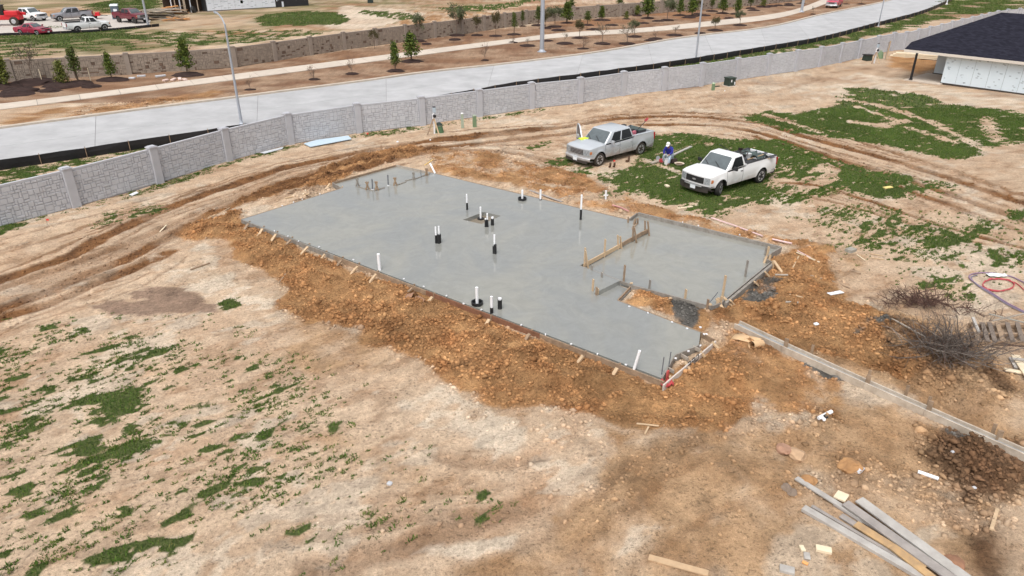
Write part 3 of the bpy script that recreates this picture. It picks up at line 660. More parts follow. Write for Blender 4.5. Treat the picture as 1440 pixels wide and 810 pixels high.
wallb = full(np.where(line_d(xi, yi, Z([(-20,318),(107,296),(224,262),(322,231),(409,207),(505,191),(594,180),(747,157),(875,139),(985,125),(1076,110)])) < 0.35, 0.30, 0.0)); gsoft = full(np.clip(gd, 0, 1))+wallb; lowp = full(poly_sd(xi, yi, Z([(-60,440),(330,440),(560,560),(640,660),(560,790),(-60,860)])) < 0)*1.0; rgtp = full(poly_sd(xi, yi, Z([(1060,270),(1250,280),(1460,320),(1460,440),(1300,420),(1150,350)])) < 0)*1.0
clumpf = full(sstep(-0.25, 0.7, fbm(xi, yi, 1.8, 3, 81)))
tufts('grass_tufts', 11000, (gsoft*1.2+0.017*lowp+0.02*rgtp)*(0.15+clumpf)*(Y < 56)*(np.abs(X) < 40)*(GR < 0.6)*full((sdmin > 0.3)*1.0)*(1-om_full), 16, 0.025, 0.12, gcol)
blades('far_grass', 90000, np.where(GR > 0.3, GR, 0)*((Y >= 56) & (Y < 170) & (np.abs(X) < 115)), 0.05, 0.16, 0.05, (np.array((0.045,0.095,0.016)), np.array((0.12,0.155,0.038)), np.array((0.24,0.20,0.09))), 150)

# ================================================================== MATERIALS OF THE BUILT THINGS
m_conc_road = M('road_concrete', lin(168,168,169), 0.85, 0.15, 0.45, 0.15, 30, tone=0.05, streak=(1,1,1))
m_conc_path = M('path_concrete', lin(190,178,164), 0.9, 0.10, 1.2, 0.2, 30, tone=0.05)
m_conc_kerb = M('kerb_concrete', lin(182,170,156), 0.9, 0.15, 2.0, 0.2, 30)
m_precast = M('precast_concrete', lin(178,179,184), 0.85, 0.06, 1.3, 0.1, 40)
m_joint = M('wall_joint', lin(160,161,166), 0.9, 0.10, 2.0, tone=0.05)
m_stone = M('cast_stone', lin(186,187,191), 0.85, 0.10, 1.6, 0.3, 25, tone=0.06)
m_post_b = M('brown_post', lin(148,136,125), 0.9, 0.08, 1.5)
m_joint_b = M('brown_joint', lin(126,114,104), 0.95, 0.15, 2.5)
m_stone_b = M('tan_stone', lin(150,137,124), 0.95, 0.22, 2.2, tone=0.07)
m_stone_d = M('dark_stone', lin(104,86,74), 0.95, 0.4, 0.9)
m_silt = M('silt_fabric', (0.012,0.012,0.014), 0.75, 0.3, 3.0, 0.3, 6)
m_wood = M('new_wood', lin(190,164,132), 0.8, 0.16, 5.0, 0.1, 40, streak=(1,1,6))
m_wood_old = M('weathered_wood', lin(160,150,138), 0.9, 0.18, 6.0, 0.15, 40)
m_wood_mud = M('muddy_wood', lin(146,124,102), 0.92, 0.3, 5.0, 0.2, 30)
m_wood_cem = M('cement_wood', lin(150,145,138), 0.85, 0.22, 5.0, 0.2, 30, color2=lin(116,108,98))
m_pvc = M('white_pvc', lin(235,236,238), 0.35, 0.03, 3.0)
m_blk = M('black_sleeve', (0.012,0.012,0.013), 0.5, 0.2, 8.0)
m_steel = M('galvanised_steel', lin(165,170,178), 0.5, 0.08, 3.0, metal=0.25)
m_rebar = M('grey_rod', lin(105,108,112), 0.6, 0.2, 8.0)

def resample(pts, n):
    pts = [Vector(p) for p in pts]; L_ = [0]
    for i in range(len(pts)-1): L_.append(L_[-1]+(pts[i+1]-pts[i]).length)
    out = []; k = 0
    for i in range(n+1):
        s = L_[-1]*i/n
        while k < len(pts)-2 and L_[k+1] < s: k += 1
        t = (s-L_[k])/(L_[k+1]-L_[k]) if L_[k+1] > L_[k] else 0
        out.append(pts[k].lerp(pts[k+1], t))
    return out
def length(pts): return sum((Vector(pts[i+1])-Vector(pts[i])).length for i in range(len(pts)-1))

# ---------------- road, kerb, path (paving laid in panels with open joints)
m_joint_d = M('joint_sealant', lin(120,118,116), 0.95)
nR = 26
ra = resample(smooth_line(PL(road_near_px), 5), nR*3); rb = resample(smooth_line(PL(road_far_px), 5), nR*3)
mb = MB()
for i in range(nR*3): mb.add([ra[i]+Vector((0,0,.012)), ra[i+1]+Vector((0,0,.012)), rb[i+1]+Vector((0,0,.012)), rb[i]+Vector((0,0,.012))], [(0,1,2,3)])
road = mb.build('road', m_joint_d); road['kind'] = 'structure'
for i in range(nR):
    for l in range(2):
        t0, t1 = (0.0, 0.4988) if l == 0 else (0.5012, 1.0)
        mb = MB(); vs = []
        for k in range(4):
            q = 3*i+k; f = 0.0
            a, b_ = ra[q], rb[q]
            if k == 0: a = a.lerp(ra[q+1], 0.004); b_ = b_.lerp(rb[q+1], 0.004)
            if k == 3: a = a.lerp(ra[q-1], 0.004); b_ = b_.lerp(rb[q-1], 0.004)
            for t in (t0, t1):
                p = a.lerp(b_, t); vs += [(p.x, p.y, 0.004), (p.x, p.y, 0.030)]
        fs = []
        for k in range(3):
            o = 4*k; fs += [(o+1, o+5, o+7, o+3), (o, o+4, o+5, o+1), (o+3, o+7, o+6, o+2)]
        fs += [(0,1,3,2), (12,14,15,13)]
        mb.add(vs, fs).build('road_panel', m_conc_road, road)
kb = smooth_line(PL(road_far_px), 5)
def strip_solid(name, line, off0, off1, z0, z1, mat, parent=None):
    mb = MB(); n = len(line); vs = []
    for i, p in enumerate(line):
        d = (line[min(i+1, n-1)]-line[max(i-1, 0)]); nrm = Vector((-d.y, d.x, 0)).normalized()
        for o in (off0, off1):
            q = p+nrm*o; vs += [(q.x, q.y, z0), (q.x, q.y, z1)]
    fs = []
    for i in range(n-1):
        o = 4*i; fs += [(o+1, o+5, o+7, o+3), (o, o+4, o+5, o+1), (o+3, o+7, o+6, o+2)]
    fs += [(0,1,3,2), (4*n-4, 4*n-2, 4*n-1, 4*n-3)]
    return mb.add(vs, fs).build(name, mat, parent)
kerb = strip_solid('kerb', kb, 0.003, 0.42, -0.05, 0.16, m_conc_kerb); kerb['kind'] = 'structure'
nW = 60
pa = resample(smooth_line(PL(path_a_px), 5), nW); pb = resample(smooth_line(PL(path_b_px), 5), nW)
mb = MB()
for i in range(nW): mb.add([pb[i]+Vector((0,0,.015)), pb[i+1]+Vector((0,0,.015)), pa[i+1]+Vector((0,0,.015)), pa[i]+Vector((0,0,.015))], [(0,1,2,3)])
path = mb.build('path', m_joint_d); path['kind'] = 'structure'
for i in range(nW):
    a0, a1 = pa[i].lerp(pa[i+1], .006), pa[i].lerp(pa[i+1], .994); b0, b1 = pb[i].lerp(pb[i+1], .006), pb[i].lerp(pb[i+1], .994)
    MB().prism([b0, b1, a1, a0], 0.005, 0.06).build('path_panel', m_conc_path, path)
lot = MB().prism([Vector((*p, 0)) for p in lot_poly], -0.02, 0.035).build('paved_lot', M('lot_concrete', lin(180,172,164), 0.9, 0.08, 0.5)); lot['kind'] = 'structure'

# ---------------- stone faces
def stone_mesh(name, Lp, Hp, seed, cell=0.13, want=None):
    """irregular ashlar: each stone its own bevelled block, joints recessed; facing -Y, x 0..Lp, z 0..Hp"""
    r = random.Random(seed); nx, nz = int(Lp/cell), int(Hp/cell); cx_, cz_ = Lp/nx, Hp/nz
    used = [[False]*nz for _ in range(nx)]; mb = MB(); md = MB()
    shapes = [(2,1),(2,1),(3,1),(1,1),(2,2),(1,2),(3,2),(2,2)]
    for j in range(nz):
        for i in range(nx):
            if used[i][j]: continue
            r.shuffle(shapes)
            for (a, b_) in shapes+[(1,1)]:
                if i+a <= nx and j+b_ <= nz and all(not used[i+u][j+v] for u in range(a) for v in range(b_)): break
            for u in range(a):
                for v in range(b_): used[i+u][j+v] = True
            g = 0.010; x0, x1 = i*cx_+g, (i+a)*cx_-g; z0, z1 = j*cz_+g, (j+b_)*cz_-g; dp = 0.018+0.02*r.random()
            jj = lambda: (r.random()-0.5)*0.03
            tgt = md if (want and r.random() < want) else mb
            k = 0.014
            bk = [(x0+jj(), 0.0, z0+jj()), (x1+jj(), 0.0, z0+jj()), (x1+jj(), 0.0, z1+jj()), (x0+jj(), 0.0, z1+jj())]
            cxm, czm = (x0+x1)/2, (z0+z1)/2
            fr = [(x+(k if x < cxm else -k), -dp-0.006*r.random(), z+(k if z < czm else -k)) for x, y, z in bk]
            tgt.add(bk+fr, [(4,5,6,7), (0,1,5,4), (1,2,6,5), (2,3,7,6), (3,0,4,7)])
    return mb, md
def mesh_of(mb, name, mat):
    o = mb.build(name, mat); me = o.data; bpy.data.objects.remove(o); return me
def child(name, me, parent, loc=(0,0,0), rz=0, scale=(1,1,1), kind=None):
    o = bpy.data.objects.new(name, me); COL.objects.link(o); o.parent = parent; o.location = loc; o.rotation_euler = (0,0,rz); o.scale = scale
    if kind: o['kind'] = kind
    return o
def stone_wall(name, label, pts, H, mp, mj, ms, md=None, postw=0.42, lean=None):
    root = empty(name, pts[0], 0, label, 'wall')
    base = Vector(pts[0]); PH = H+0.07
    faces = [stone_mesh('stone_facing', 4.2, H-0.12, s, want=(0.075 if md else None), cell=(0.145 if md else 0.13)) for s in range(4)]
    fm = [(mesh_of(a, 'stone_facing', ms), mesh_of(b_, 'dark_stone_facing', md) if md else None) for a, b_ in faces]
    mpost = MB(); mpost.box((0,0,PH/2-0.1), (postw, postw*0.85, PH+0.2))
    me_post = mesh_of(mpost, 'wall_post', mp)
    me_cap = mesh_of(MB().box((0,0,0.03), (postw+0.07, postw*0.85+0.07, 0.06)).box((0,0,0.08), (postw-0.05, postw*0.85-0.05, 0.04)), 'post_cap', mp)
    me_pan = mesh_of(MB().box((0.5, 0.06, H/2-0.1), (1, 0.12, H+0.2)), 'wall_panel', mj)
    me_rail = mesh_of(MB().box((0.5, 0.055, 0), (1, 0.16, 0.10)), 'top_rail', mp)
    for i, p in enumerate(pts):
        p = Vector(p)
        d = (Vector(pts[min(i+1, len(pts)-1)])-Vector(pts[max(i-1, 0)])); rz = math.atan2(d.y, d.x)
        po = child('wall_post', me_post, root, p-base, rz); child('post_cap', me_cap, po, (0,0,PH))
        if i < len(pts)-1:
            q = Vector(pts[i+1]); v = q-p; Lp = v.length-postw+0.02; u = v.normalized(); a = p+u*(postw/2-0.01)-base; rz2 = math.atan2(v.y, v.x)
            pn = child('wall_panel', me_pan, root, a, rz2, (Lp, 1, 1))
            f, dk = fm[i % 4]
            flip = (i//4) % 2
            child('stone_facing', f, pn, (0,-0.0,0.02), 0, (1/4.2, 1, 1), 'stuff')
            if dk: child('dark_stone_facing', dk, pn, (0,-0.002,0.02), 0, (1/4.2, 1, 1), 'stuff')
            child('top_rail', me_rail, pn, (0,0,H-0.045))
    return root
wp = [(107,291),(224,257),(322,227),(409,203),(505,187),(594,176),(674,164),(747,153),(815,145),(875,135),(932,128),(985,121),(1034,113),(1078,106),(1118,100),(1151,94.5),(1180,88.5),(1206,82.5),(1231,76.5),(1253,71.3)]
wpts = PL(wp)
wpts = [wpts[0]*2-wpts[1]-(Vector((0.25,-0.2,0)))] + wpts
tops = [(1276,45),(1293,41),(1309,37.5),(1325,34),(1340,30),(1354,26.5),(1368,23.5),(1381,20.5),(1392,18),(1404,15.3),(1418,13.2),(1435,12),(1452,11.5)]
wpts += [P(a, b_, 1.98)*1.0 for a, b_ in tops]
wpts = [Vector((p.x, p.y, 0)) for p in wpts]
stone_wall('stone_wall', 'long grey cast stone boundary wall with smooth posts behind the wet slab', wpts, 1.9, m_precast, m_joint, m_stone)
fw = [(-70,126),(20,115),(100,110),(183,105),(257,100),(330,94.5),(411,82),(502,68),(580,57),(648,48.5),(706,39),(760,32),(800,28.5),(860,24),(960,15.5),(1060,7.5),(1120,1),(1180,-8)]
fl = smooth_line(PL(fw), 4); nf = int(length(fl)/4.75)
fpts = resample(fl, nf)
stone_wall('stone_wall', 'brown stone boundary wall with scattered dark stones across the road', fpts, 1.9, m_post_b, m_joint_b, m_stone_b, m_stone_d)

# ---------------- silt fences
def silt_fence(px, h, label, step=2.4, off=0.0):
    ln = resample(smooth_line(PL(px), 4), int(length(PL(px))/1.2)); base = ln[0]
    root = empty('silt_fence', base, 0, label, 'silt fence')
    mb = MB(); n = len(ln); vs = []; r = random.Random(5)
    for i, p in enumerate(ln):
        hh = h*(0.95+0.06*r.random()) ; d = (ln[min(i+1, n-1)]-ln[max(i-1, 0)]); nm = Vector((-d.y, d.x, 0)).normalized(); w = (r.random()-0.5)*0.12
        for o, z in ((-0.008+0.06, -0.06), (-0.008+w*0.4, h*0.5), (-0.008+w, hh), (0.008+w, hh), (0.008+w*0.4, h*0.5), (0.008+0.06, -0.06)):
            q = p+nm*o-base; vs.append((q.x, q.y, z))
    fs = []
    for i in range(n-1):
        for k in range(5): fs.append((6*i+k, 6*i+6+k, 6*i+7+k, 6*i+k+1))
    mb.add(vs, fs).build('fabric', m_silt, root)
    for i in range(0, n, 2):
        p = ln[i]-base; d = (ln[min(i+1, n-1)]-ln[max(i-1, 0)]); nm = Vector((-d.y, d.x, 0)).normalized()
        MB().box((p.x-nm.x*0.04, p.y-nm.y*0.04, h*0.48), (0.035, 0.035, h*1.22), math.atan2(d.y, d.x)).build('stake', m_wood_mud, root)
    return root
silt_fence([(-160,262),(-80,251),(0,240),(150,217),(306,193),(450,170),(600,148),(720,126),(816,113)], 0.62, 'black silt fence between road and grey wall, left stretch')
silt_fence([(815,113),(900,101),(978,89),(1060,75),(1155,58),(1230,38),(1290,22),(1325,8),(1350,-6)], 0.62, 'black silt fence between road and grey wall, right stretch beside the curve')
silt_fence([(-60,56),(0,51),(60,49),(140,45),(185,41),(210,38.5),(224,37)], 0.38, 'low black silt fence edging the parking area of cars')

# ================================================================== SLAB, FORMS, PIPES
def fill_mesh(outer, holes, z0, z1):
    """slab with openings: top, sides"""
    bm = bmesh.new(); es = []
    for lp in [outer]+holes:
        vs = [bm.verts.new((p[0], p[1], z1)) for p in lp]
        es += [bm.edges.new((vs[i], vs[(i+1) % len(vs)])) for i in range(len(vs))]
    bmesh.ops.triangle_fill(bm, use_beauty=True, use_dissolve=False, edges=es)
    bmesh.ops.recalc_face_normals(bm, faces=bm.faces)
    if sum(f.normal.z for f in bm.faces) < 0: bmesh.ops.reverse_faces(bm, faces=bm.faces)
    r = bmesh.ops.extrude_edge_only(bm, edges=[e for e in bm.edges if e.is_boundary])
    for v in [g for g in r['geom'] if isinstance(g, bmesh.types.BMVert)]: v.co.z = z0
    bmesh.ops.recalc_face_normals(bm, faces=bm.faces)
    me = bpy.data.meshes.new('slab'); bm.to_mesh(me); bm.free(); return me
# wet concrete: trowelled, damp sheen with cloudy laitance swirls
mw = bpy.data.materials.new('wet_concrete'); mw.use_nodes = True; nt = mw.node_tree; b = nt.nodes['Principled BSDF']
tc = nt.nodes.new('ShaderNodeTexCoord')
def nz(scale, det=5, dist=0.0, ro=0.6):
    n = nt.nodes.new('ShaderNodeTexNoise'); n.inputs['Scale'].default_value = scale; n.inputs['Detail'].default_value = det; n.inputs['Distortion'].default_value = dist; n.inputs['Roughness'].default_value = ro
    nt.links.new(tc.outputs['Object'], n.inputs['Vector']); return n
a = nz(0.16, 4, 1.5); c2 = nz(0.9, 6, 2.2, 0.7); c3 = nz(14, 6)
rp = nt.nodes.new('ShaderNodeValToRGB'); e = rp.color_ramp; e.elements[0].position = 0.40; e.elements[1].position = 0.60
e.elements[0].color = (*[v*0.54 for v in lin(175,177,173)], 1); e.elements[1].color = (*[v*0.60 for v in lin(179,178,168)], 1)
nt.links.new(a.outputs['Fac'], rp.inputs[0])
mr = nt.nodes.new('ShaderNodeMapRange'); mr.inputs['From Min'].default_value = 0.35; mr.inputs['From Max'].default_value = 0.7; mr.inputs['To Min'].default_value = 0.93; mr.inputs['To Max'].default_value = 1.10; nt.links.new(c2.outputs['Fac'], mr.inputs[0])
m3 = nt.nodes.new('ShaderNodeMapRange'); m3.inputs['To Min'].default_value = 0.94; m3.inputs['To Max'].default_value = 1.06; nt.links.new(c3.outputs['Fac'], m3.inputs[0])
mu = nt.nodes.new('ShaderNodeMath'); mu.operation = 'MULTIPLY'; nt.links.new(mr.outputs[0], mu.inputs[0]); nt.links.new(m3.outputs[0], mu.inputs[1])
sc = nt.nodes.new('ShaderNodeVectorMath'); sc.operation = 'SCALE'; nt.links.new(rp.outputs[0], sc.inputs[0]); nt.links.new(mu.outputs[0], sc.inputs['Scale']); nt.links.new(sc.outputs[0], b.inputs['Base Color'])
rr = nt.nodes.new('ShaderNodeMapRange'); rr.inputs['From Min'].default_value = 0.3; rr.inputs['From Max'].default_value = 0.7; rr.inputs['To Min'].default_value = 0.03; rr.inputs['To Max'].default_value = 0.09; nt.links.new(c2.outputs['Fac'], rr.inputs[0]); nt.links.new(rr.outputs[0], b.inputs['Roughness'])
bp = nt.nodes.new('ShaderNodeBump'); bp.inputs['Strength'].default_value = 0.06; bp.inputs['Distance'].default_value = 0.01; nt.links.new(c2.outputs['Fac'], bp.inputs['Height']); nt.links.new(bp.outputs[0], b.inputs['Normal'])
b.inputs['Specular IOR Level'].default_value = 0.5; b.inputs['IOR'].default_value = 2.0
rootp = P(600,340,0)
slab = empty('concrete_slab', (rootp.x, rootp.y, 0), 0, 'freshly poured wet grey house slab inside its wooden forms', 'slab')
def slab_part(name, outer, holes, z0, z1, mat=mw):
    me = fill_mesh([(p[0]-rootp.x, p[1]-rootp.y) for p in outer], [[(p[0]-rootp.x, p[1]-rootp.y) for p in h_] for h_ in holes], z0, z1)
    me.materials.append(mat); o = bpy.data.objects.new(name, me); COL.objects.link(o); o.parent = slab; return o
box_px = [(651,309),(680,298),(705,303.5),(677,315)]
box = [tuple(p)[:2] for p in PL(box_px, SZ-0.01)]
tri = [tuple(p)[:2] for p in PL([(814,373),(823,368),(836,381)], SZ-0.01)]
slab_part('house_floor', slab_poly, [box], -0.3, SZ-0.012)
slab_part('box_out_floor', [tuple(p)[:2] for p in PL([(649,309.5),(680,296.5),(708,303.5),(677,317)], SZ-0.1)], [], -0.3, SZ-0.20, M('muddy_concrete', lin(122,112,98), 0.6, 0.25, 3.0))
slab_part('porch_floor', porch_poly, [], -0.3, SZ-0.10)
slab_part('garage_floor', gar_poly, [], -0.3, SZ-0.17)
slab_part('step_floor', notch_poly, [], -0.3, SZ-0.20)

form = empty('formwork', (rootp.x, rootp.y, 0), 0, 'wooden form boards with stakes and braces holding the wet slab', 'formwork')
FO = (rootp.x, rootp.y, 0)
def fboard(px, z=SZ, h=0.30, t=0.045, mat=None, off=0.03, name='form_board', seg=3.6):
    """boards along a line of survey points; off = shift to the outside (left of travel)"""
    ps = PL(px, z)
    for i in range(len(ps)-1):
        a, b_ = ps[i], ps[i+1]; d = (b_-a); L_ = d.length; n = max(1, round(L_/seg)); u = d.normalized(); nm = Vector((-u.y, u.x, 0))
        for k in range(n):
            p0 = a+u*(L_*k/n+0.004)+nm*off; p1 = a+u*(L_*(k+1)/n-0.004)+nm*off; dz = (random.random()-0.5)*0.012
            MB().beam(p0+Vector((0,0,-h/2+dz)), p1+Vector((0,0,-h/2+dz)), t, h).build(name, mat or m_wood_cem, form, FO)
# outer boards (travelled so that outside is on the left)
m_formred = M('red_form_board', lin(126,88,66), 0.9, 0.25, 4.0, 0.1, 30)
fboard([(935,536),(760,469)], mat=m_wood_mud); fboard([(760,469),(600,408.3)], mat=m_formred); fboard([(600,408.3),(470,358.7)], mat=m_wood_mud); fboard([(470,358.7),(340,308)], mat=m_wood_cem)
fboard([(340,308),(482,264)], mat=m_wood_mud)
fboard([(482,264),(468,256.5)], mat=m_wood_cem); fboard([(468,256.5),(557,232)], mat=m_wood_mud); fboard([(557,232),(604,242)], mat=m_wood_old)
fboard([(604,242),(884,309)], mat=m_wood_mud)
fboard([(884,309),(897,299)], mat=m_wood_cem); fboard([(897,299),(1098,347)], mat=m_wood_cem, t=0.09)
fboard([(1098,347),(1074,362)], mat=m_wood_cem); fboard([(1074,362),(1084,368)], mat=m_wood_cem); fboard([(1084,368),(1016,424)], mat=m_wood_cem, t=0.10, off=0.12)
fboard([(1084,368),(1016,424)], mat=m_wood_cem, t=0.04, off=0.0, z=SZ-0.05)
fboard([(1016,424),(1000,430)], mat=m_wood_cem); fboard([(1000,430),(888,400)], mat=m_wood_cem)
fboard([(888,400),(868,421)], mat=m_wood_mud, h=0.2, z=SZ-0.1); fboard([(868,422),(985,467)], mat=m_wood_mud)
fboard([(985,467),(1003,477)], mat=m_wood_mud)
fboard([(1006,479),(932,541)], mat=m_wood_old and M('pale_board', lin(196,186,176), 0.85, 0.12, 5.0), h=0.34, off=0.02)
fboard([(983,484),(948,499)], mat=m_wood_cem, off=0.02); fboard([(948,499),(930,531)], mat=m_wood_cem, off=0.02)
# blocking between the double end boards
for a, b_ in (((958,497),(968,503)),((940,516),(948,521)),((975,486),(985,491))):
    MB().beam(P(*a, SZ)+Vector((0,0,-.06)), P(*b_, SZ)+Vector((0,0,-.06)), 0.04, 0.12).build('blocking', m_wood_old, form, FO)
# inner board at the garage step (long, below the surface edge)
fboard([(815,373),(888,400)], mat=m_wood_cem, h=0.12, t=0.035, off=0.0, z=SZ-0.005)
def stake(px, z0, hgt, lean=(0,0), w=0.09, t=0.035, mat=m_wood, name='stake', rz=0.5):
    a = P(*px, z0); b_ = a+Vector((lean[0], lean[1], hgt))
    return MB().beam(a-Vector((0,0,0.25)), b_, w, t, up=(math.cos(rz), math.sin(rz), 0)).build(name, mat, form, FO)
def brace(p0, p1, z0=SZ+0.03, z1=-0.05, mat=m_wood, w=0.11, t=0.055):
    a = P(*p0, z0); b_ = P(*p1, z1); return MB().beam(a, b_+(b_-a).normalized()*0.15, w, t).build('brace', mat, form, FO)
# braces along the front edge
for i, (x, y) in enumerate([(349,314.5),(369,321.5),(388,329),(409,337),(433,346.5),(457,357),(480,365.5),(503,374),(529,385),(580,404.5),(608,417),(688,448.5),(745,469),(820,499.5),(868,517)]):
    brace((x, y+0.5), (x-6-random.random()*3, y+8+random.random()*4), SZ+0.05, 0.06, mat=m_wood if i % 3 else m_wood_mud)
    MB().box(P(x+3, y+2.5, 0)+Vector((0,0,0.02)), (0.07,0.05,0.42), 0.7).build('stake', m_wood_mud, form, FO)
for p0, p1 in (((464,258),(457,268)),((482,262),(476,269)),((432,273),(429,276)),((1001,481),(1015,495)),((985,494),(995,507)),((963,509),(973,525)),((942,529),(950,541)),
               ((1017,418),(1033,432)),((1008,420),(1020,441)),((1027,422),(1034,430)),((1061,396),(1069,404)),((1076,382),(1084,391)),((1088,367),(1101,385)),((1000,427),(989,439)),((943,419),(937,425)),((888,398),(884,404))):
    brace(p0, p1)
for p, h_, ln in (((1012,432),0.45,(0.02,0.0)),((1006,434),0.4,(0.1,0.1)),((1078,362),0.5,(0.02,0)),((1080,372),0.42,(0.05,0.04)),((1087,378),0.35,(-0.05,0)),((1072,372),0.3,(0.2,0.2))):
    stake(p, 0.0, h_, ln, mat=m_wood)
# upright stakes in and around the garage pour
for p, tp, mt in (((963,421),410,m_wood),((1016,416),394,m_wood),((1048,387),370,m_wood_cem),((877,394),377,m_wood_mud),((913,405),396,m_wood_cem),((833,412),397,m_wood),((840,416),408,m_wood),((1076,357),350,m_wood_cem),((994,434),424,m_wood_mud),((838,418),407,m_wood_mud)):
    stake(p, SZ-0.1, max(0.3, (p[1]-tp)/26), (0.01,0.0), mat=mt)
# crossed stakes where the garage meets the house
def crossed(cx_, cy_, sp, h_, mt):
    for s in (-1, 1):
        a = P(cx_+s*sp, cy_, SZ-0.02); b_ = P(cx_-s*sp*0.5, cy_, SZ)+Vector((0,0,h_)); MB().beam(a-Vector((0,0,0.1)), b_, 0.08, 0.035, up=(0.3,1,0)).build('stake', mt, form, FO)
for c_ in ((503,262,3,0.45,m_wood_cem),(517,267,3.5,0.45,m_wood_mud),(530,268,-3,0.5,m_wood_mud),(556,261,-3,0.45,m_wood_mud),(582,253,2,0.42,m_wood_cem),(600,247,-2.5,0.42,m_wood_mud)): crossed(*c_)
for a, b_ in (((503,263),(524,268.5)),((526,268.5),(541,264)),((557,261),(571,256)),((570,254.5),(586,251)),((586,251),(605,244))):
    MB().beam(P(*a, SZ-0.01), P(*b_, SZ-0.01), 0.06, 0.07).build('screed_board', m_wood_cem, form, FO)
# curved bulkhead between house and garage
bulk = [(821,372),(832,366),(846,358.5),(858,352),(870,345.5),(882,338.5),(893,333),(905,326),(912,323)]
bl = resample(smooth_line(PL(bulk, SZ), 4), 9)
for i in range(9):
    MB().beam(bl[i]+Vector((0,0,-0.04)), bl[i+1]+Vector((0,0,-0.04)), 0.05, 0.18).build('bulkhead_board', m_wood if i < 5 else m_wood_mud, form, FO)
for (x, y, tp, lx) in ((822,372,353,0.0),(828,374,356,-0.35),(850,358,340,0.0),(870,347,333,-0.15),(875,346,334,-0.25),(890,336,320,-0.05),(896,338,322,-0.35),(908,325,312,-0.15),(914,328,313,-0.3),(892,316,310,0.1),(889,317,312,0.25),(897,315,310,-0.05),(883,314,306,0)):
    stake((x, y), SZ-0.05, max(0.3, (y-tp)/25.5), (lx*0.5, 0.1*lx), mat=m_wood if x < 880 else m_wood_mud, w=0.085)
MB().beam(P(889,322,SZ+0.0), P(896,314,SZ+0.0), 0.06, 0.06).build('screed_board', m_wood_mud, form, FO)
for p, tp in (((832,381),375),((846,391),384)): stake(p, SZ-0.05, 0.25, mat=m_wood_cem)
# small white hold-down straps along the forms
for x, y in [(386,325.5),(405,333),(420,340),(449,348),(497,366),(568,393),(596,404),(628,417),(652,428),(677,436.5),(733,458),(767,471.5),(803,485),(840,499),(880,514),(413,285),(397,290),(425,281),(450,273.5),(885,432),(911,441),(945,454),(966,463),(990,471),(960,313),(982,318),(1040,331),(985,487),(968,495),(950,505)]:
    p = P(x, y, SZ); MB().box(p+Vector((0,0,0.03)), (0.07,0.035,0.04), random.random()*3).build('strap', m_pvc, form, FO)
# grade numerals sprayed on the end board, strokes of black paint
m_ink = M('black_paint', (0.02,0.02,0.022), 0.7)
ea, eb = P(1006,479,SZ), P(932,541,SZ); eu = (eb-ea).normalized(); en = Vector((-eu.y, eu.x, 0))
def stroke(s0, z0, s1, z1):
    o = ea+en*0.048
    MB().beam(o+(-eu)*0+eu*s0+Vector((0,0,z0-SZ+0.17)), o+eu*s1+Vector((0,0,z1-SZ+0.17)), 0.012, 0.028, up=(0,0,1)).build('painted_stroke', m_ink, form, FO)
LB = (eb-ea).length
def digit(ch, s, w=0.17, h_=0.2):
    seg = {'J':[(0.9,1,0.9,0.1),(0.9,0.1,0.3,0),(0.3,0,0,0.3)], '8':[(0,0,1,0),(1,0,1,1),(1,1,0,1),(0,1,0,0),(0,.5,1,.5)], '0':[(0,0,1,0),(1,0,1,1),(1,1,0,1),(0,1,0,0)], '3':[(0,1,1,1),(1,1,1,0),(1,0,0,0),(0.2,.5,1,.5)]}[ch]
    for x0, y0, x1, y1 in seg: stroke(s-x0*w, SZ-0.13+y0*h_-0.15, s-x1*w, SZ-0.13+y1*h_-0.15)
for i, ch in enumerate('380'): digit(ch, LB*0.575-0.26*i)

# ---------------- plumbing stubs
def pipe(px, top, r=0.04, sleeve=0.0, sr=0.05, label='', cat='pipe', z=SZ-0.012, lean=(0,0), dish=False, name='plumbing_stub', tops=None, twin=None):
    p = P(*px, z); hg = HT(px[0], px[1], top); 
    # height above its own foot
    g = P(px[0], px[1], z); u = -(top-405)/FPX; hg = (u*g.y*CP - g.y*SP_)/(CP+u*SP_)+CAM_H-z
    root = empty(name, p, 0, label, cat)
    e = Vector((lean[0], lean[1], hg))
    if sleeve > 0:
        MB().tube([(0,0,-0.1), e*(sleeve)], sr, 12).build('sleeve', m_blk, root, smooth=True, sharp=50)
    MB().tube([(0,0,-0.05), e], r, 12).build('pipe', m_pvc, root, smooth=True, sharp=50)
    if dish:
        MB().lathe([(0.21,-0.05),(0.22,0.12),(0.18,0.12),(0.16,0.02),(0.02,0.02)], 20).build('collar', m_blk, root, smooth=True, sharp=40)
    if twin:
        for dx, dy, hh, rr_, mm_ in twin: MB().tube([(dx,dy,-0.1),(dx,dy,hh)], rr_, 12).build('side_pipe', mm_, root, smooth=True, sharp=50)
    return root
pipe((534,379.5),357, 0.065, label='plain white pipe stub at the front form by the brown board')
pipe((613.5,342),319, 0.036, 0.5, 0.05, 'left white pipe of the twin stubs in black sleeves', twin=None)
pipe((618,341),318, 0.036, 0.5, 0.085, 'right white pipe of the twin stubs, in a fatter black sleeve', twin=[(-0.02,-0.09,0.40,0.06,m_blk)])
pipe((657,295),273, 0.036, 0.45, 0.05, 'white and black pipe stub behind and left of the square opening')
pipe((676,308),291, 0.045, label='white pipe inside the square opening, round collar at its foot', z=SZ-0.19, twin=[(0.0,0.0,0.05,0.16,m_blk)])
pipe((683,319),307, 0.035, 0.85, 0.05, 'short black sleeved stub left of the pair before the opening')
pipe((685.5,319),300, 0.036, 0.55, 0.05, 'white topped stub in black sleeve right before the opening')
pipe((692.5,316.5),305, 0.06, 0.80, 0.075, 'squat black stub with white cap right of the square opening')
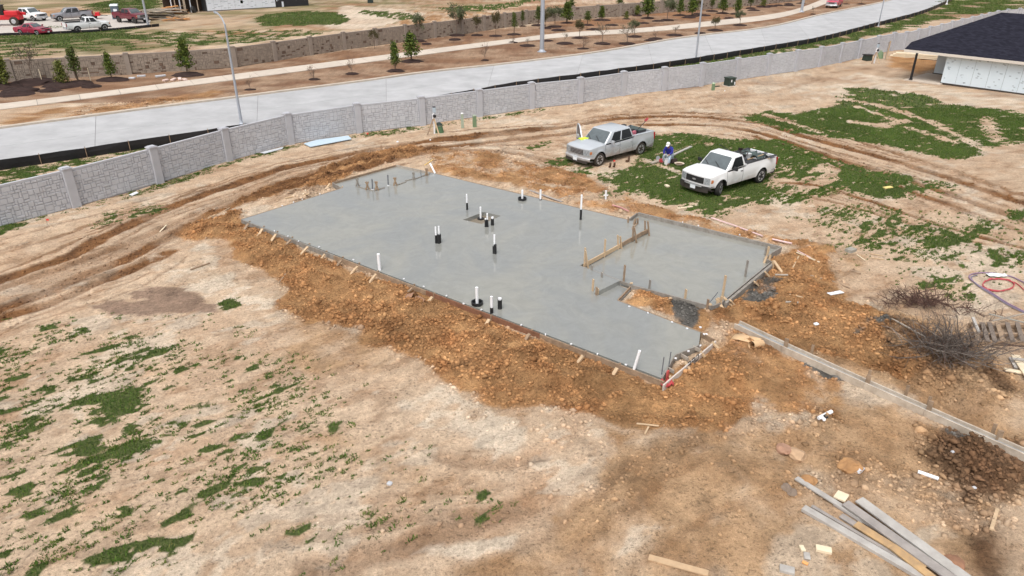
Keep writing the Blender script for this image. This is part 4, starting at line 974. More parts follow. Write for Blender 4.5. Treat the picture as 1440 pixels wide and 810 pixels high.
pipe((695.5,356),330, 0.04, 0.38, 0.085, 'lone white stub in fat black sleeve at the middle of the slab', twin=[(0.03,-0.05,0.42,0.06,m_blk)])
pipe((734.5,281),267, 0.05, label='white stub standing in a black collar at the back edge', dish=True)
pipe((760,281),267, 0.05, 0.08, 0.06, 'short white stub at the back form right of the black collar')
pipe((816.5,309),274, 0.045, 0.42, 0.055, 'tallest white and black stub at the back near the garage')
pipe((671,428),404, 0.055, label='white stub standing in a black collar at the front edge', dish=True)
pipe((691.5,440),417, 0.05, 0.34, 0.06, 'slim white stub with black foot between the two front stubs')
pipe((703,434),419, 0.065, 0.85, 0.08, 'squat black front stub with white cap')
pipe((889.5,524.5),493, 0.045, label='white pipe leaning against the front form near the slab tip', lean=(0.16,0.0), z=0.05)
pipe((851.5,283),268, 0.05, label='white pipe cross standing in the dirt behind the slab', z=0.02, twin=None)
x = P(851.5,276,0.4); t = [o for o in bpy.data.objects if o.get('label','').startswith('white pipe cross')][0]
MB().tube([(-0.11,0,0.32),(0.11,0,0.32)], 0.035, 10).build('cross_arm', m_pvc, t)
# thin rods standing in the concrete
for i, (px, tp, lab) in enumerate([((524,268),252,'thin grey rod in the porch, left one of the pair'),((546,262),246,'thin grey rod in the porch, right one of the pair'),((930,528),502,'thin rod at the slab tip, left one'),((940,518),495,'thin rod at the slab tip, right one'),((996,425),411,'bent thin rod at the front garage corner'),((592,250),239,'short thin rod near the porch corner form')]):
    g = P(*px, SZ-0.05); u = -(tp-405)/FPX; hg = (u*g.y*CP-g.y*SP_)/(CP+u*SP_)+CAM_H-g.z
    o = MB().tube([g-Vector((0,0,.1)), g+Vector((0.02 if i != 4 else 0.3,0.0,hg))], 0.018 if i > 1 else 0.035, 8).build('metal_rod', m_rebar, None, tuple(g), smooth=True)
    tag(o, lab, 'rod')
    if i < 2: MB().box(g+Vector((0,0,0.03)), (0.1,0.08,0.1), 0.4).build('clip', m_pvc, o, tuple(g))
g = P(612,244,SZ); o = MB().tube([g, P(605,230,SZ+0.35)], 0.05, 10).build('white_pipe', m_pvc, None, tuple(g), smooth=True); tag(o, 'white pipe leaning at the back corner of the porch', 'pipe')

# ---------------- lead-walk form with fresh concrete
wroot = P(1222,540); WO = (wroot.x, wroot.y, 0)
wf = empty('walk_form', WO, 0, 'narrow wooden trough of fresh concrete running off past the brush pile', 'formwork')
wa = PL(walk_px_a, 0.16); wb = PL(walk_px_b, 0.16)
vs = []; n = len(wa)
for a, b_ in zip(wa, wb): vs += [(a.x, a.y, 0.12), (b_.x, b_.y, 0.12)]
MB().add(vs, [(2*i, 2*i+1, 2*i+3, 2*i+2) for i in range(n-1)]).build('concrete_fill', M('damp_concrete', [v*0.72 for v in lin(170,172,174)], 0.5, 0.12, 1.5, 0.3, 12), wf, WO)
m_wb = M('cement_splashed_board', lin(202,190,174), 0.85, 0.16, 3.0, color2=lin(160,146,130))
for ln, s in ((wa, 1), (wb, -1)):
    for i in range(n-1):
        d = ln[i+1]-ln[i]; kN = max(1, round(d.length/3.2))
        for k in range(kN):
            a, b_ = ln[i]+d*(k/kN+0.002), ln[i]+d*((k+1)/kN-0.002)
            MB().beam(a+Vector((0,0,-0.06)), b_+Vector((0,0,-0.06)), 0.045, 0.24).build('form_board', m_wb, wf, WO)
for px in [(1103,491),(1217,543),(1303,580),(1400,622)]:
    a = P(*px, 0); MB().box((a.x, a.y-0.05, 0.12), (0.13,0.05,0.62), -0.5).build('stake', m_wood_mud, wf, WO)
for px in [(1222,534),(1306,572),(1142,498),(1397,611),(1275,556)]:
    a = P(*px, 0); MB().box((a.x, a.y+0.05, 0.10), (0.09,0.035,0.44), -0.5).build('stake', m_wood_mud, wf, WO)

# ================================================================== VEHICLES
m_glass = M('vehicle_glass', (0.012,0.014,0.016), 0.06, spec=0.6)
m_glass_w = M('windscreen_glass', (0.105,0.125,0.132), 0.06, 0.25, 1.2, spec=0.9)  # base colour lightened to stand for sky reflected in the glass
m_tyre = M('tyre_rubber', (0.022,0.021,0.020), 0.85, 0.3, 6.0)
m_tyre_mud = M('muddy_tyre', (0.045,0.036,0.028), 0.92, 0.4, 5.0)
m_rim = M('alloy_rim', lin(190,192,196), 0.35, 0.1, 5.0, metal=0.6)
m_chrome = M('bright_bumper', lin(196,198,202), 0.28, 0.05, 3.0, metal=0.5)
m_under = M('dark_underbody', (0.015,0.015,0.015), 0.9)
m_trim = M('black_trim', (0.02,0.02,0.022), 0.55, 0.15, 6.0)
m_lamp = M('headlamp_lens', lin(176,182,186), 0.12, 0.35, 14.0, color2=lin(110,114,118))
m_amber = M('amber_lens', lin(196,126,84), 0.25)
m_tail = M('tail_lens', lin(150,30,28), 0.25)
m_plate = M('licence_plate', lin(225,228,232), 0.5, 0.1, 20)
m_white = M('white_paint', (0.78,0.79,0.80), 0.25, 0.02, 2.0, coat=0.4)
m_silver = M('silver_paint', (0.54,0.57,0.60), 0.26, 0.03, 2.0, metal=0.25, coat=0.5)
m_grey_p = M('grey_paint', lin(140,140,146), 0.35, 0.05, 2.0, metal=0.2, coat=0.3)
m_maroon = M('maroon_paint', lin(104,34,46), 0.3, 0.08, 2.0, coat=0.4)
m_crimson = M('crimson_paint', lin(150,40,66), 0.3, 0.08, 2.0, coat=0.4)
m_pink = M('faded_red_paint', lin(190,70,88), 0.35, 0.08, 2.0, coat=0.3)
m_liner = M('bed_liner', (0.05,0.05,0.053), 0.8, 0.2, 4.0)

def muddy(m, amt):
    nt = m.node_tree; b = nt.nodes['Principled BSDF']; tc = nt.nodes.new('ShaderNodeTexCoord'); sx = nt.nodes.new('ShaderNodeSeparateXYZ'); nz_ = nt.nodes.new('ShaderNodeTexNoise'); nz_.inputs['Scale'].default_value = 3.0; nz_.inputs['Detail'].default_value = 6
    nt.links.new(tc.outputs['Object'], sx.inputs[0]); nt.links.new(tc.outputs['Object'], nz_.inputs['Vector'])
    ma = nt.nodes.new('ShaderNodeMath'); ma.operation = 'MULTIPLY_ADD'; ma.inputs[1].default_value = 0.7; nt.links.new(nz_.outputs['Fac'], ma.inputs[0]); nt.links.new(sx.outputs['Z'], ma.inputs[2])
    mr_ = nt.nodes.new('ShaderNodeMapRange'); mr_.inputs['From Min'].default_value = 1.12; mr_.inputs['From Max'].default_value = 0.72; mr_.inputs['To Max'].default_value = amt; nt.links.new(ma.outputs[0], mr_.inputs[0])
    mx_ = nt.nodes.new('ShaderNodeMix'); mx_.data_type = 'RGBA'; src = b.inputs['Base Color'].links[0].from_socket; nt.links.new(mr_.outputs[0], mx_.inputs[0]); nt.links.new(src, mx_.inputs[6]); mx_.inputs[7].default_value = (*[v*0.6 for v in lin(176,146,116)], 1); nt.links.new(mx_.outputs[2], b.inputs['Base Color'])
    ro = nt.nodes.new('ShaderNodeMapRange'); ro.inputs['To Min'].default_value = b.inputs['Roughness'].default_value; ro.inputs['To Max'].default_value = 0.85; nt.links.new(mr_.outputs[0], ro.inputs[0]); nt.links.new(ro.outputs[0], b.inputs['Roughness'])
muddy(m_silver, 0.6); muddy(m_white, 0.45); muddy(m_grey_p, 0.5); muddy(m_trim, 0.10)
def interp(tab, s):
    if s <= tab[0][0]: return tab[0][1]
    for (a, va), (b_, vb) in zip(tab, tab[1:]):
        if s <= b_: t = (s-a)/(b_-a); return va+(vb-va)*t
    return tab[-1][1]
def vehicle(name, label, cat, sp, group=None):
    root = empty(name, (0,0,0), 0, label, cat, group)
    Lv, wb, fo, Wd = sp['L'], sp['wb'], sp['fo'], sp['W']; X0 = fo+wb/2; lift = sp.get('lift', 0)
    top = sp['top']; wr = sp.get('wr', 0.405); ra = wr+0.075; zw = wr; pm = sp['paint']; bm_ = sp.get('bumper', m_chrome); mirm = sp.get('mirror', pm)
    ax = (fo, fo+wb); sill = sp.get('sill', 0.44)+lift
    def plan(s):
        k = 1.0
        if s < 0.7: k -= 0.10*((0.7-s)/0.7)**2
        if s > Lv-0.4: k -= 0.03*((s-Lv+0.4)/0.4)**2
        return Wd/2*k
    zs_ = [(0.3,0.94),(0.55,0.975),(0.75,0.99),(0.95,1.0),(1.08,0.985),(1.22,0.955),(1.4,0.945)]
    hs_ = sp.get('zk', 1.0)
    def yz(s, z):
        y = plan(s)*interp(zs_, (z-lift)/hs_)
        for a in ax:
            dr = math.hypot(s-a, z-zw)
            if dr < ra+0.14: y += 0.03*max(0, min(1, (ra+0.14-dr)/0.10))
        return y
    def zlow(s):
        z = sill if s > fo*0.5 else sill+0.08
        for a in ax:
            if abs(s-a) < ra: z = max(z, zw+math.sqrt(ra*ra-(s-a)**2))
        return z
    def side(nm, s0, s1, sgn, mat=pm, ztop=None):
        n = max(3, int((s1-s0)/0.06)); rows = 7
        def f(u, v):
            s = s0+0.011+(s1-s0-0.022)*u; zl = zlow(s); zt = interp(top, s) if ztop is None else ztop; z = zl+(zt-zl)*v
            return (X0-s, sgn*yz(s, z), z)
        return MB().grid(f, n, rows, flip=(sgn > 0)).build(nm, mat, root, smooth=True, sharp=50)
    cowl, cowlh = sp['cowl']; bk = sp['back']; doors = sp['doors']; miss = sp.get('open')
    for sgn in (1, -1):
        side('front_wing', 0.10, doors[0][0], sgn)
        for i, (a, b_) in enumerate(doors):
            if miss and miss == (i, sgn): continue
            dr = side('door', a, b_, sgn)
            zb = interp(top, b_)-0.14
            MB().box((X0-b_+0.16, sgn*(yz(b_-0.16, zb)+0.018), zb), (0.17,0.03,0.035)).build('handle', sp.get('handle', m_trim), dr)
        side('rear_wing' if not sp.get('bed') else 'bed_side', doors[-1][1], Lv-0.02, sgn)
    # bonnet
    crown = sp.get('crown', 0.085)
    def hood(u, v):
        s = 0.12+(cowl+0.06-0.12)*u; w = 2*v-1
        z = interp(top, s)+crown*(1-abs(w)**2.5)*min(1, u*3+0.3) - 0.05*max(0, 1-u*6)
        return (X0-s+0.10*(1-w*w)*(1-u), w*yz(s, interp(top, s)), z)
    MB().grid(hood, 10, 12, flip=True).build('bonnet', pm, root, smooth=True, sharp=50)
    ht = interp(top, 0.12); zb0 = 0.55+lift
    def face(off, v0, v1, z0, z1, nv=12):
        def f(u, v):
            w = v0+(v1-v0)*v; z = z0+(z1-z0)*u
            return (X0-0.10+0.10*(1-w*w)-0.05*max(0, abs(w)-0.7)*3+off, w*yz(0.12, ht)*(1.0), z)
        return MB().grid(f, 3, nv, flip=False)
    face(0, -1, 1, zb0-0.1, ht+0.005).build('front_panel', sp.get('nose', pm), root, smooth=True)
    gz0, gz1, gw = sp['grille']; gz0 += lift; gz1 += lift
    face(0.015, -gw, gw, gz0, gz1).build('grille', m_trim, root, smooth=True)
    for k in range(sp.get('bars', 0)):
        zc = gz0+(gz1-gz0)*(k+0.5)/sp['bars']; face(0.03, -gw*0.97, gw*0.97, zc-0.011, zc+0.011).build('grille_bar', m_chrome, root)
    if sp.get('bowtie'):
        zc = (gz0+gz1)/2; MB().box((X0+0.035, 0, zc), (0.02, 0.22, 0.045)).box((X0+0.036, 0, zc), (0.02, 0.09, 0.085)).build('badge', m_rim, root)
    if sp.get('badge'):
        MB().box((X0+0.045, 0, (gz0+gz1)/2), (0.02, 0.34, 0.09)).build('badge', m_tail, root)
    for sgn in (1, -1):
        face(0.018, sgn*(gw+0.03), sgn*0.97, gz0+0.0, gz1+0.01, 5).build('headlight', m_lamp, root, smooth=True)
        mbq = MB().grid(lambda u, v: (X0-0.15-0.16*u, sgn*(yz(0.14+0.16*u, gz0+(gz1-gz0)*v)+0.008), gz0+0.08+(gz1-gz0-0.14)*v), 4, 3, flip=(sgn > 0)); mbq.build('indicator', m_amber, root)
    # bumpers
    bz0, bz1 = sp.get('bump', (0.38, 0.60)); bz0 += lift; bz1 += lift
    def bump(front):
        mb = MB()
        def f(u, v):
            w = 2*u-1; k = [(-0.22,bz1),(0.06,bz1),(0.10,bz1-0.05),(0.10,bz0+0.06),(0.05,bz0),(-0.22,bz0)][int(round(v*5))]
            x = k[0]-0.16*abs(w)**3
            return ((X0-0.05+x) if front else (X0-Lv+0.07-x), w*(Wd/2-0.0), k[1])
        return mb.grid(f, 12, 5, flip=not front)
    bump(True).build('bumper', bm_, root, smooth=True, sharp=35); bump(False).build('bumper', sp.get('rbumper', bm_), root, smooth=True, sharp=35)
    if sp.get('lower'): face(0.10, -0.96, 0.96, bz0-0.10, bz0+0.06).build('air_dam', m_trim, root)
    if sp.get('corner'):
        for sgn in (1, -1): face(0.125, sgn*0.60, sgn*0.99, bz0-0.06, bz1+0.02, 5).build('bumper_corner', m_trim, root)
    MB().box((X0+0.115, 0.02, (bz0+bz1)/2-0.02), (0.02,0.32,0.17)).build('licence_plate', m_plate, root)
    # underbody
    MB().box((X0-Lv/2, 0, 0.62+lift), (Lv-0.5, Wd*0.60, 0.5)).box((X0-(fo+wb/2), 0, 0.60+lift), (wb-2*ra-0.02, Wd*0.88, 0.36)).box((X0-(fo+wb+ra+(Lv-fo-wb-ra)/2), 0, 0.66+lift), (max(0.1, Lv-fo-wb-ra-0.12), Wd*0.86, 0.3)).build('chassis', m_under, root)
    # cab
    wt, rh, re_ = sp['wtop'], sp['roof'], sp['rend']; bh = interp(top, bk)-0.03; ch = cowlh-0.03
    yb, yr = Wd/2*0.935, Wd/2*sp.get('tumble', 0.75)
    lo = [(X0-cowl, yb*0.97, ch), (X0-bk, yb, bh)]; hi = [(X0-wt, yr, rh-0.03), (X0-re_, yr, rh)]
    V = [lo[0], lo[1], hi[1], hi[0]]; V = [Vector(v) for v in V]; Vm = [Vector((v.x, -v.y, v.z)) for v in V]
    MB().add(V+Vm, [(0,1,2,3)[::-1], (4,5,6,7), (3,2,6,7)[::-1], (0,3,7,4)[::-1], (1,5,6,2)[::-1], (0,4,5,1)[::-1]]).build('cab', pm, root, smooth=True, bevel=0.075, seg=3, sharp=60)
    def pane(nm, q, u0, u1, v0, v1, mat, rad=0.10, th=0.006, cut=0):
        A, B, C_, D = q   # bottom-front, bottom-rear, top-rear, top-front
        nrm = (B-A).cross(D-A).normalized()
        ctr_ = sum((v for v in V+Vm), Vector())/8
        if (A-ctr_).dot(nrm) < 0: nrm = -nrm
        def pt(u, v): return (A.lerp(B, u)).lerp(D.lerp(C_, u), v)
        pts = []
        for (uc, vc, a0) in ((u1, v1, 0), (u0, v1, 90), (u0, v0, 180), (u1, v0, 270)):
            ru = rad*min(1, (u1-u0)); rv = rad*1.2
            cu = uc-ru if uc == u1 else uc+ru; cv = vc-rv if vc == v1 else vc+rv
            for k in range(4):
                t = R(a0+30*k); pts.append(pt(cu+ru*math.cos(t), cv+rv*math.sin(t)))
        n = len(pts); vs = [p+nrm*th for p in pts]+[p-nrm*0.02 for p in pts]
        return MB().add(vs, [tuple(range(n))]+[(i, n+i, n+(i+1) % n, (i+1) % n) for i in range(n)]).build(nm, mat, root)
    pane('windscreen', [V[0], Vm[0], Vm[3], V[3]], 0.05, 0.95, 0.06, 0.93, m_glass_w, 0.06)
    pane('rear_window', [V[1], Vm[1], Vm[2], V[2]], 0.08, 0.92, 0.18, 0.88, m_glass, 0.06)
    for q in ([V[0], V[1], V[2], V[3]], [Vm[0], Vm[1], Vm[2], Vm[3]]):
        for (u0, u1) in sp['panes']: pane('side_window', q, u0, u1, 0.10, 0.87, m_glass, 0.05)
    # wipers
    for y0 in (0.45, -0.25):
        MB().beam((X0-cowl-0.05, y0, ch+0.075), (X0-cowl-0.28, y0-0.5, ch+0.31), 0.03, 0.02).build('wiper', m_trim, root)
    # mirrors
    for sgn in (1, -1):
        if miss and sgn == miss[1]: continue
        mx_ = X0-cowl-0.42; MB().box((mx_, sgn*(yb+0.06), cowlh+0.08), (0.08,0.14,0.05)).box((mx_+0.01, sgn*(yb+0.22), cowlh+0.13), (0.10,0.24,0.20)).build('mirror', mirm, root, bevel=0.03, seg=2, smooth=True)
    if sp.get('bed'):
        b0, rail = sp['bed']; b0 += 0.02; fl_ = 0.78+lift; hw = Wd/2*0.945
        MB().box((X0-(b0+Lv)/2, 0, fl_), (Lv-b0-0.08, hw*1.7, 0.06)).build('bed_floor', m_liner, root)
        for sgn in (1, -1):
            MB().box((X0-(b0+Lv)/2, sgn*(hw-0.16), (fl_+rail)/2), (Lv-b0-0.06, 0.04, rail-fl_)).build('bed_liner', m_liner, root)
            MB().box((X0-(b0+Lv)/2, sgn*(hw-0.085), rail+0.008), (Lv-b0-0.03, 0.19, 0.03)).build('bed_rail', sp.get('railm', m_liner), root, bevel=0.01)
        MB().box((X0-b0-0.03, 0, (fl_+rail)/2), (0.05, hw*1.9, rail-fl_)).build('bed_front', pm, root)
        MB().box((X0-Lv+0.03, 0, (fl_+rail)/2-0.05), (0.07, hw*1.62, rail-fl_+0.12)).build('tailgate', pm, root, bevel=0.015)
    else:
        def deck(u, v):
            s = bk-0.1+(Lv-0.03-bk+0.1)*u; w = 2*v-1
            return (X0-s, w*yz(s, interp(top, s)), interp(top, s)+0.03*(1-w*w))
        MB().grid(deck, 5, 8, flip=True).build('boot_lid', pm, root, smooth=True)
        MB().box((X0-Lv+0.05, 0, (interp(top, Lv)+sill)/2), (0.06, Wd*0.93, interp(top, Lv)-sill)).build('rear_panel', pm, root, bevel=0.02)
    for sgn in (1, -1):
        MB().box((X0-Lv+0.03, sgn*(Wd/2*0.93), interp(top, Lv)-0.28), (0.10, 0.13, 0.40)).build('tail_light', m_tail, root, bevel=0.01)
    # wheels
    ty, tm = sp.get('tyre', m_tyre), None
    mb = MB().lathe([(wr*0.62,-0.115),(wr*0.94,-0.125),(wr,-0.085),(wr,0.085),(wr*0.94,0.125),(wr*0.62,0.115)], 28, Matrix.Rotation(R(90), 3, 'X')); me_t = mesh_of(mb, 'wheel', ty)
    for p in me_t.polygons: p.use_smooth = True
    rb_ = MB(); RM = Matrix.Rotation(R(90), 3, 'X')
    rb_.lathe([(wr*0.66,-0.10),(wr*0.66,0.118),(wr*0.58,0.12),(wr*0.55,0.03),(0.02,0.03)], 24, RM); ns_ = sp.get('spokes', 6)
    for k in range(ns_):
        t = 2*math.pi*k/ns_; d = Vector((math.cos(t), 0, math.sin(t))); rb_.beam(d*0.03+Vector((0,-0.085,0)), d*wr*0.58+Vector((0,-0.105,0)), 0.085, 0.04, up=(0,1,0))
    rb_.lathe([(0.07,0.06),(0.06,0.11),(0.01,0.115)], 12, RM); me_r = mesh_of(rb_, 'rim', sp.get('rim', m_rim))
    for i, a in enumerate(ax):
        for sgn in (1, -1):
            w = child('wheel', me_t, root, (X0-a, sgn*(Wd/2-0.135), wr-0.015), (0 if sgn < 0 else math.pi)+(sp.get('steer', 0) if i == 0 else 0)); child('rim', me_r, w)
    return root
def park(root, front_px, rear_px, side_, Wd, dz=0.0):
    f = P(*front_px); r = P(*rear_px); h = (f-r).normalized(); nl = Vector((-h.y, h.x, 0)); c = (f+r)/2 - nl*(Wd/2-0.05)*side_
    root.location = (c.x, c.y, gz(c.x, c.y)+dz); root.rotation_euler = (0,0,math.atan2(h.y, h.x)); return root

crew = dict(L=5.85, wb=3.66, fo=0.98, W=2.03, top=[(0.1,1.09),(0.5,1.15),(1.45,1.22),(1.5,1.17),(3.9,1.21),(3.96,1.27),(4.0,1.30),(5.85,1.32)], cowl=(1.42,1.19), wtop=2.12, roof=1.88, rend=3.72, back=3.98,
            doors=[(1.42,2.66),(2.66,3.80)], bed=(3.98,1.31), panes=[(0.16,0.50),(0.55,0.93)], grille=(0.73,1.04,0.55), tumble=0.76)
sil = dict(crew, paint=m_silver, bumper=m_silver, bars=4, badge=False, lower=True, tyre=m_tyre_mud, spokes=6, handle=m_silver, open=(0,-1), railm=m_silver, mirror=m_chrome)
t1 = park(vehicle('pickup_truck', 'silver crew cab pickup with its far front door open and tools in the bed', 'pickup truck', sil), (842.3,233.5), (900.6,217.7), 1, 2.03)
reg = dict(L=5.75, wb=3.50, fo=0.95, W=2.03, top=[(0.1,1.09),(0.5,1.16),(1.4,1.22),(1.46,1.17),(2.95,1.20),(3.02,1.27),(3.06,1.30),(5.75,1.31)], cowl=(1.38,1.19), wtop=2.06, roof=1.86, rend=2.78, back=3.02,
           doors=[(1.38,2.72)], bed=(3.04,1.31), panes=[(0.20,0.86)], grille=(0.70,1.03,0.62), tumble=0.76, paint=m_white, bumper=m_trim, bars=0, bowtie=True, mirror=m_trim, steer=R(24), lower=True, spokes=5, railm=m_trim, corner=True, rim=M('steel_rim', lin(176,176,178), 0.45, 0.1, 5.0, metal=0.3))
t2 = park(vehicle('pickup_truck', 'white single cab pickup with a long bed heaped with tools, nearest the slab', 'pickup truck', reg), (1011,276), (1068.3,257.8), 1, 2.03)
# chrome strip on the white truck's bumper
X2 = 0.95+1.75; 
MB().grid(lambda u, v: (X2-0.05+0.115-0.16*abs(1.3*u-0.65)**3, (1.3*u-0.65)*1.0, 0.535+0.07*v), 8, 1, flip=True).build('bumper_strip', m_chrome, t2)
# the open far door of the silver truck
X1 = 0.98+1.83; hinge = Vector((X1-1.45, -0.97, 0)); da = R(180+62); dd = Vector((math.cos(da), math.sin(da), 0)); dn = Vector((-dd.y, dd.x, 0))
door = MB().beam(hinge+dd*0.02+Vector((0,0,0.82)), hinge+dd*1.18+Vector((0,0,0.82)), 0.09, 0.72).build('door', m_silver, t1, bevel=0.03, seg=2, smooth=True)
fr = [hinge+dd*0.06+Vector((0,0,1.17)), hinge+dd*0.34+Vector((0,0,1.52)), hinge+dd*0.62+Vector((0,0,1.80)), hinge+dd*0.82+Vector((0,0,1.86)), hinge+dd*1.02+Vector((0,0,1.84)), hinge+dd*1.12+Vector((0,0,1.70)), hinge+dd*1.15+Vector((0,0,1.17))]
MB().tube(smooth_line(fr, 4), 0.045, 8).build('door_frame', m_silver, door, smooth=True)
n = len(fr); MB().add([p+dn*0.012 for p in fr]+[p-dn*0.012 for p in fr], [tuple(range(n)), tuple(range(n, 2*n))[::-1]]).build('door_window', M('grey_door_glass', (0.11,0.12,0.13), 0.1), door)
MB().box(hinge+dd*0.32-dn*0.0+Vector((0.10,0.0,1.28))+dd*0.0+Vector((0.06,-0.1,0)), (0.12,0.26,0.22), da+1.57).build('mirror', m_chrome, door, bevel=0.04, seg=2, smooth=True)
MB().box(hinge+dd*0.30+Vector((0.10,-0.1,1.12)), (0.1,0.2,0.12), da+1.57).build('mirror_foot', m_trim, door)
m_hv = M('hi_vis_cloth', lin(196,222,60), 0.8, 0.2, 8.0)
def cloth(name, label, cat, c, sx, sy, rz, mat, amp=0.05, nx=8, ny=6, seed=1, base=None):
    r = random.Random(seed); hh = [[r.random() for _ in range(ny+1)] for _ in range(nx+1)]
    cs, sn = math.cos(rz), math.sin(rz)
    def f(u, v):
        x, y = (u-0.5)*sx*(1+0.12*hh[int(round(u*nx))][int(round(v*ny))]), (v-0.5)*sy*(1+0.15*hh[int(round(v*ny)) % nx][0])
        z = amp*hh[int(round(u*nx))][int(round(v*ny))]+(0.0 if base is None else base(x, y))
        return (c[0]+x*cs-y*sn, c[1]+x*sn+y*cs, c[2]+z)
    o = MB().grid(f, nx, ny).build(name, mat, None, tuple(c), smooth=True)
    sm = o.modifiers.new('thick', 'SOLIDIFY'); sm.thickness = 0.012; sm.offset = 1
    if label: tag(o, label, cat)
    return o
mt1 = Matrix.Translation(t1.location) @ Matrix.Rotation(t1.rotation_euler[2], 4, 'Z'); mt2 = Matrix.Translation(t2.location) @ Matrix.Rotation(t2.rotation_euler[2], 4, 'Z')
c = mt1 @ Vector((X1-1.28, -0.72, 1.215)); cloth('safety_vest', 'yellow safety vest thrown on the silver bonnet by the windscreen', 'vest', c, 0.5, 0.42, 0.5, m_hv, 0.10, seed=3)
# ---- load in the beds
m_redpaint = M('worn_red', lin(150,44,48), 0.6, 0.25, 6.0); m_iron = M('dull_iron', lin(78,78,82), 0.6, 0.3, 6.0, metal=0.3); m_tarp = M('grey_green_tarp', lin(66,78,76), 0.75, 0.25, 3.0); m_handle = M('tool_handle', lin(176,150,116), 0.8, 0.2, 6.0); m_bkt = M('white_bucket', lin(216,218,220), 0.5, 0.08, 6.0)
def inbed(mt, nm, label, cat, build, loc, rz=0):
    p = mt @ Vector(loc); r = empty(nm, p, t1.rotation_euler[2]+rz, label, cat); build(r); return r
def engine(r, pm):
    MB().box((0,0,0.17), (0.42,0.34,0.30)).build('engine_block', m_iron, r, bevel=0.05, seg=2); MB().box((0.02,0.0,0.38), (0.30,0.26,0.14)).build('fuel_tank', pm, r, bevel=0.05, seg=2)
    MB().tube([(-0.15,0.12,0.2),(-0.3,0.18,0.32),(-0.42,0.18,0.34)], 0.05, 8).build('exhaust', m_iron, r, smooth=True)
    for y in (-0.2, 0.2): MB().lathe([(0.05,-0.03),(0.14,-0.04),(0.15,0),(0.14,0.04),(0.05,0.03)], 14, Matrix.Rotation(R(90), 3, 'X'), (0.1,y,0.12)).build('pulley', m_trim, r)
def shovel(r, L_, col, tilt=0.35, blade=None):
    a = Vector((0,0,0.02)); b_ = Vector((L_*math.cos(tilt), 0, L_*math.sin(tilt))); MB().tube([a, b_], 0.022, 8).build('shaft', col, r, smooth=True)
    d = (b_-a).normalized(); MB().grid(lambda u, v: (b_.x+d.x*0.3*u, (v-0.5)*0.24*(1-0.3*u*u), b_.z+d.z*0.3*u+0.05*(abs(v-0.5)*2)**2), 4, 4).build('blade', blade or m_redpaint, r)
def can(r, m): MB().box((0,0,0.2), (0.30,0.2,0.38)).build('body', m, r, bevel=0.04, seg=2); MB().tube([(0.1,0,0.38),(0.16,0,0.5)], 0.025, 8).build('spout', m_trim, r)
zf = 1.12
inbed(mt1, 'engine_pump', 'grey motor standing in the silver pickup bed behind its cab', 'motor', lambda r: engine(r, m_iron), (-1.55, 0.25, zf))
inbed(mt1, 'engine_pump', 'dark motor at the far side of the silver pickup bed', 'motor', lambda r: engine(r, m_trim), (-1.75, -0.45, zf+0.1))
inbed(mt1, 'fuel_can', 'faded red fuel can in the silver pickup bed', 'fuel can', lambda r: can(r, M('faded_pink', lin(176,96,110), 0.6, 0.2)), (-1.45, 0.62, zf))
inbed(mt1, 'shovel', 'long tool with red blade leaning out of the silver pickup bed', 'shovel', lambda r: shovel(r, 1.35, m_trim, 0.55), (-1.65, 0.35, zf), math.pi)
inbed(mt1, 'tool_box', 'low grey box at the tail of the silver pickup bed', 'tool box', lambda r: (MB().box((0,0,0.14), (0.6,1.2,0.28)).build('body', m_iron, r, bevel=0.02), MB().box((0,0,0.30), (0.62,1.22,0.04)).build('lid', m_tarp, r, bevel=0.01)), (-2.35, 0, zf))
inbed(mt2, 'power_trowel', 'black trowelling machine lying in the white pickup bed', 'machine', lambda r: (engine(r, m_redpaint), MB().tube([(0.2,0,0.3),(0.7,0,0.55),(1.1,0.05,0.75)], 0.025, 8).build('handle_bar', m_trim, r, smooth=True), MB().lathe([(0.46,0.0),(0.48,0.03),(0.46,0.06),(0.44,0.03)], 22).build('guard_ring', m_redpaint, r)), (-0.75, 0.1, zf+0.05), 0.6)
inbed(mt2, 'engine_pump', 'second black motor behind the cab of the white pickup', 'motor', lambda r: engine(r, m_trim), (-0.55, -0.55, zf+0.12), 0.9)
for k, (x, y, z, rz, tl, Lh, lab) in enumerate([(-1.2,0.55,zf+0.05,2.7,0.10,1.2,'brown wooden tool lying along the near rail of the white pickup bed'),(-1.0,0.35,zf+0.12,2.9,0.14,1.3,'upper brown wooden tool on the pile in the white pickup bed'),(-1.3,-0.2,zf+0.05,0.5,0.75,0.9,'grey tool handle sticking up from the white pickup bed'),(-1.6,-0.6,zf+0.1,-0.5,0.5,1.0,'dark tool sticking out at the far side of the white pickup bed')]):
    inbed(mt2, 'shovel', lab, 'shovel', lambda r, L_=Lh, t_=tl, k=k: shovel(r, L_, m_handle if k < 2 else m_iron, t_, m_iron), (x, y, z), rz)
c = mt2 @ Vector((-2.05, 0.1, zf+0.1)); cloth('tarpaulin', 'crumpled grey green tarpaulin at the tail of the white pickup bed', 'tarp', c, 1.0, 1.35, t2.rotation_euler[2], m_tarp, 0.28, 7, 8, seed=9)
inbed(mt2, 'plate_compactor', 'dull iron machine lump under the tools in the white pickup bed', 'machine', lambda r: (MB().box((0,0,-0.1), (1.5,1.2,0.42)).build('crate', m_liner, r, bevel=0.05), MB().box((0.2,0.1,0.16), (0.7,0.6,0.2)).build('top', m_iron, r, bevel=0.05)), (-1.0, 0.0, zf))
inbed(mt1, 'crate', 'dark crate under the motors in the silver pickup bed', 'crate', lambda r: MB().box((0,0,-0.15), (0.9,1.3,0.32)).build('box', m_liner, r, bevel=0.03), (-1.6, 0.0, zf))
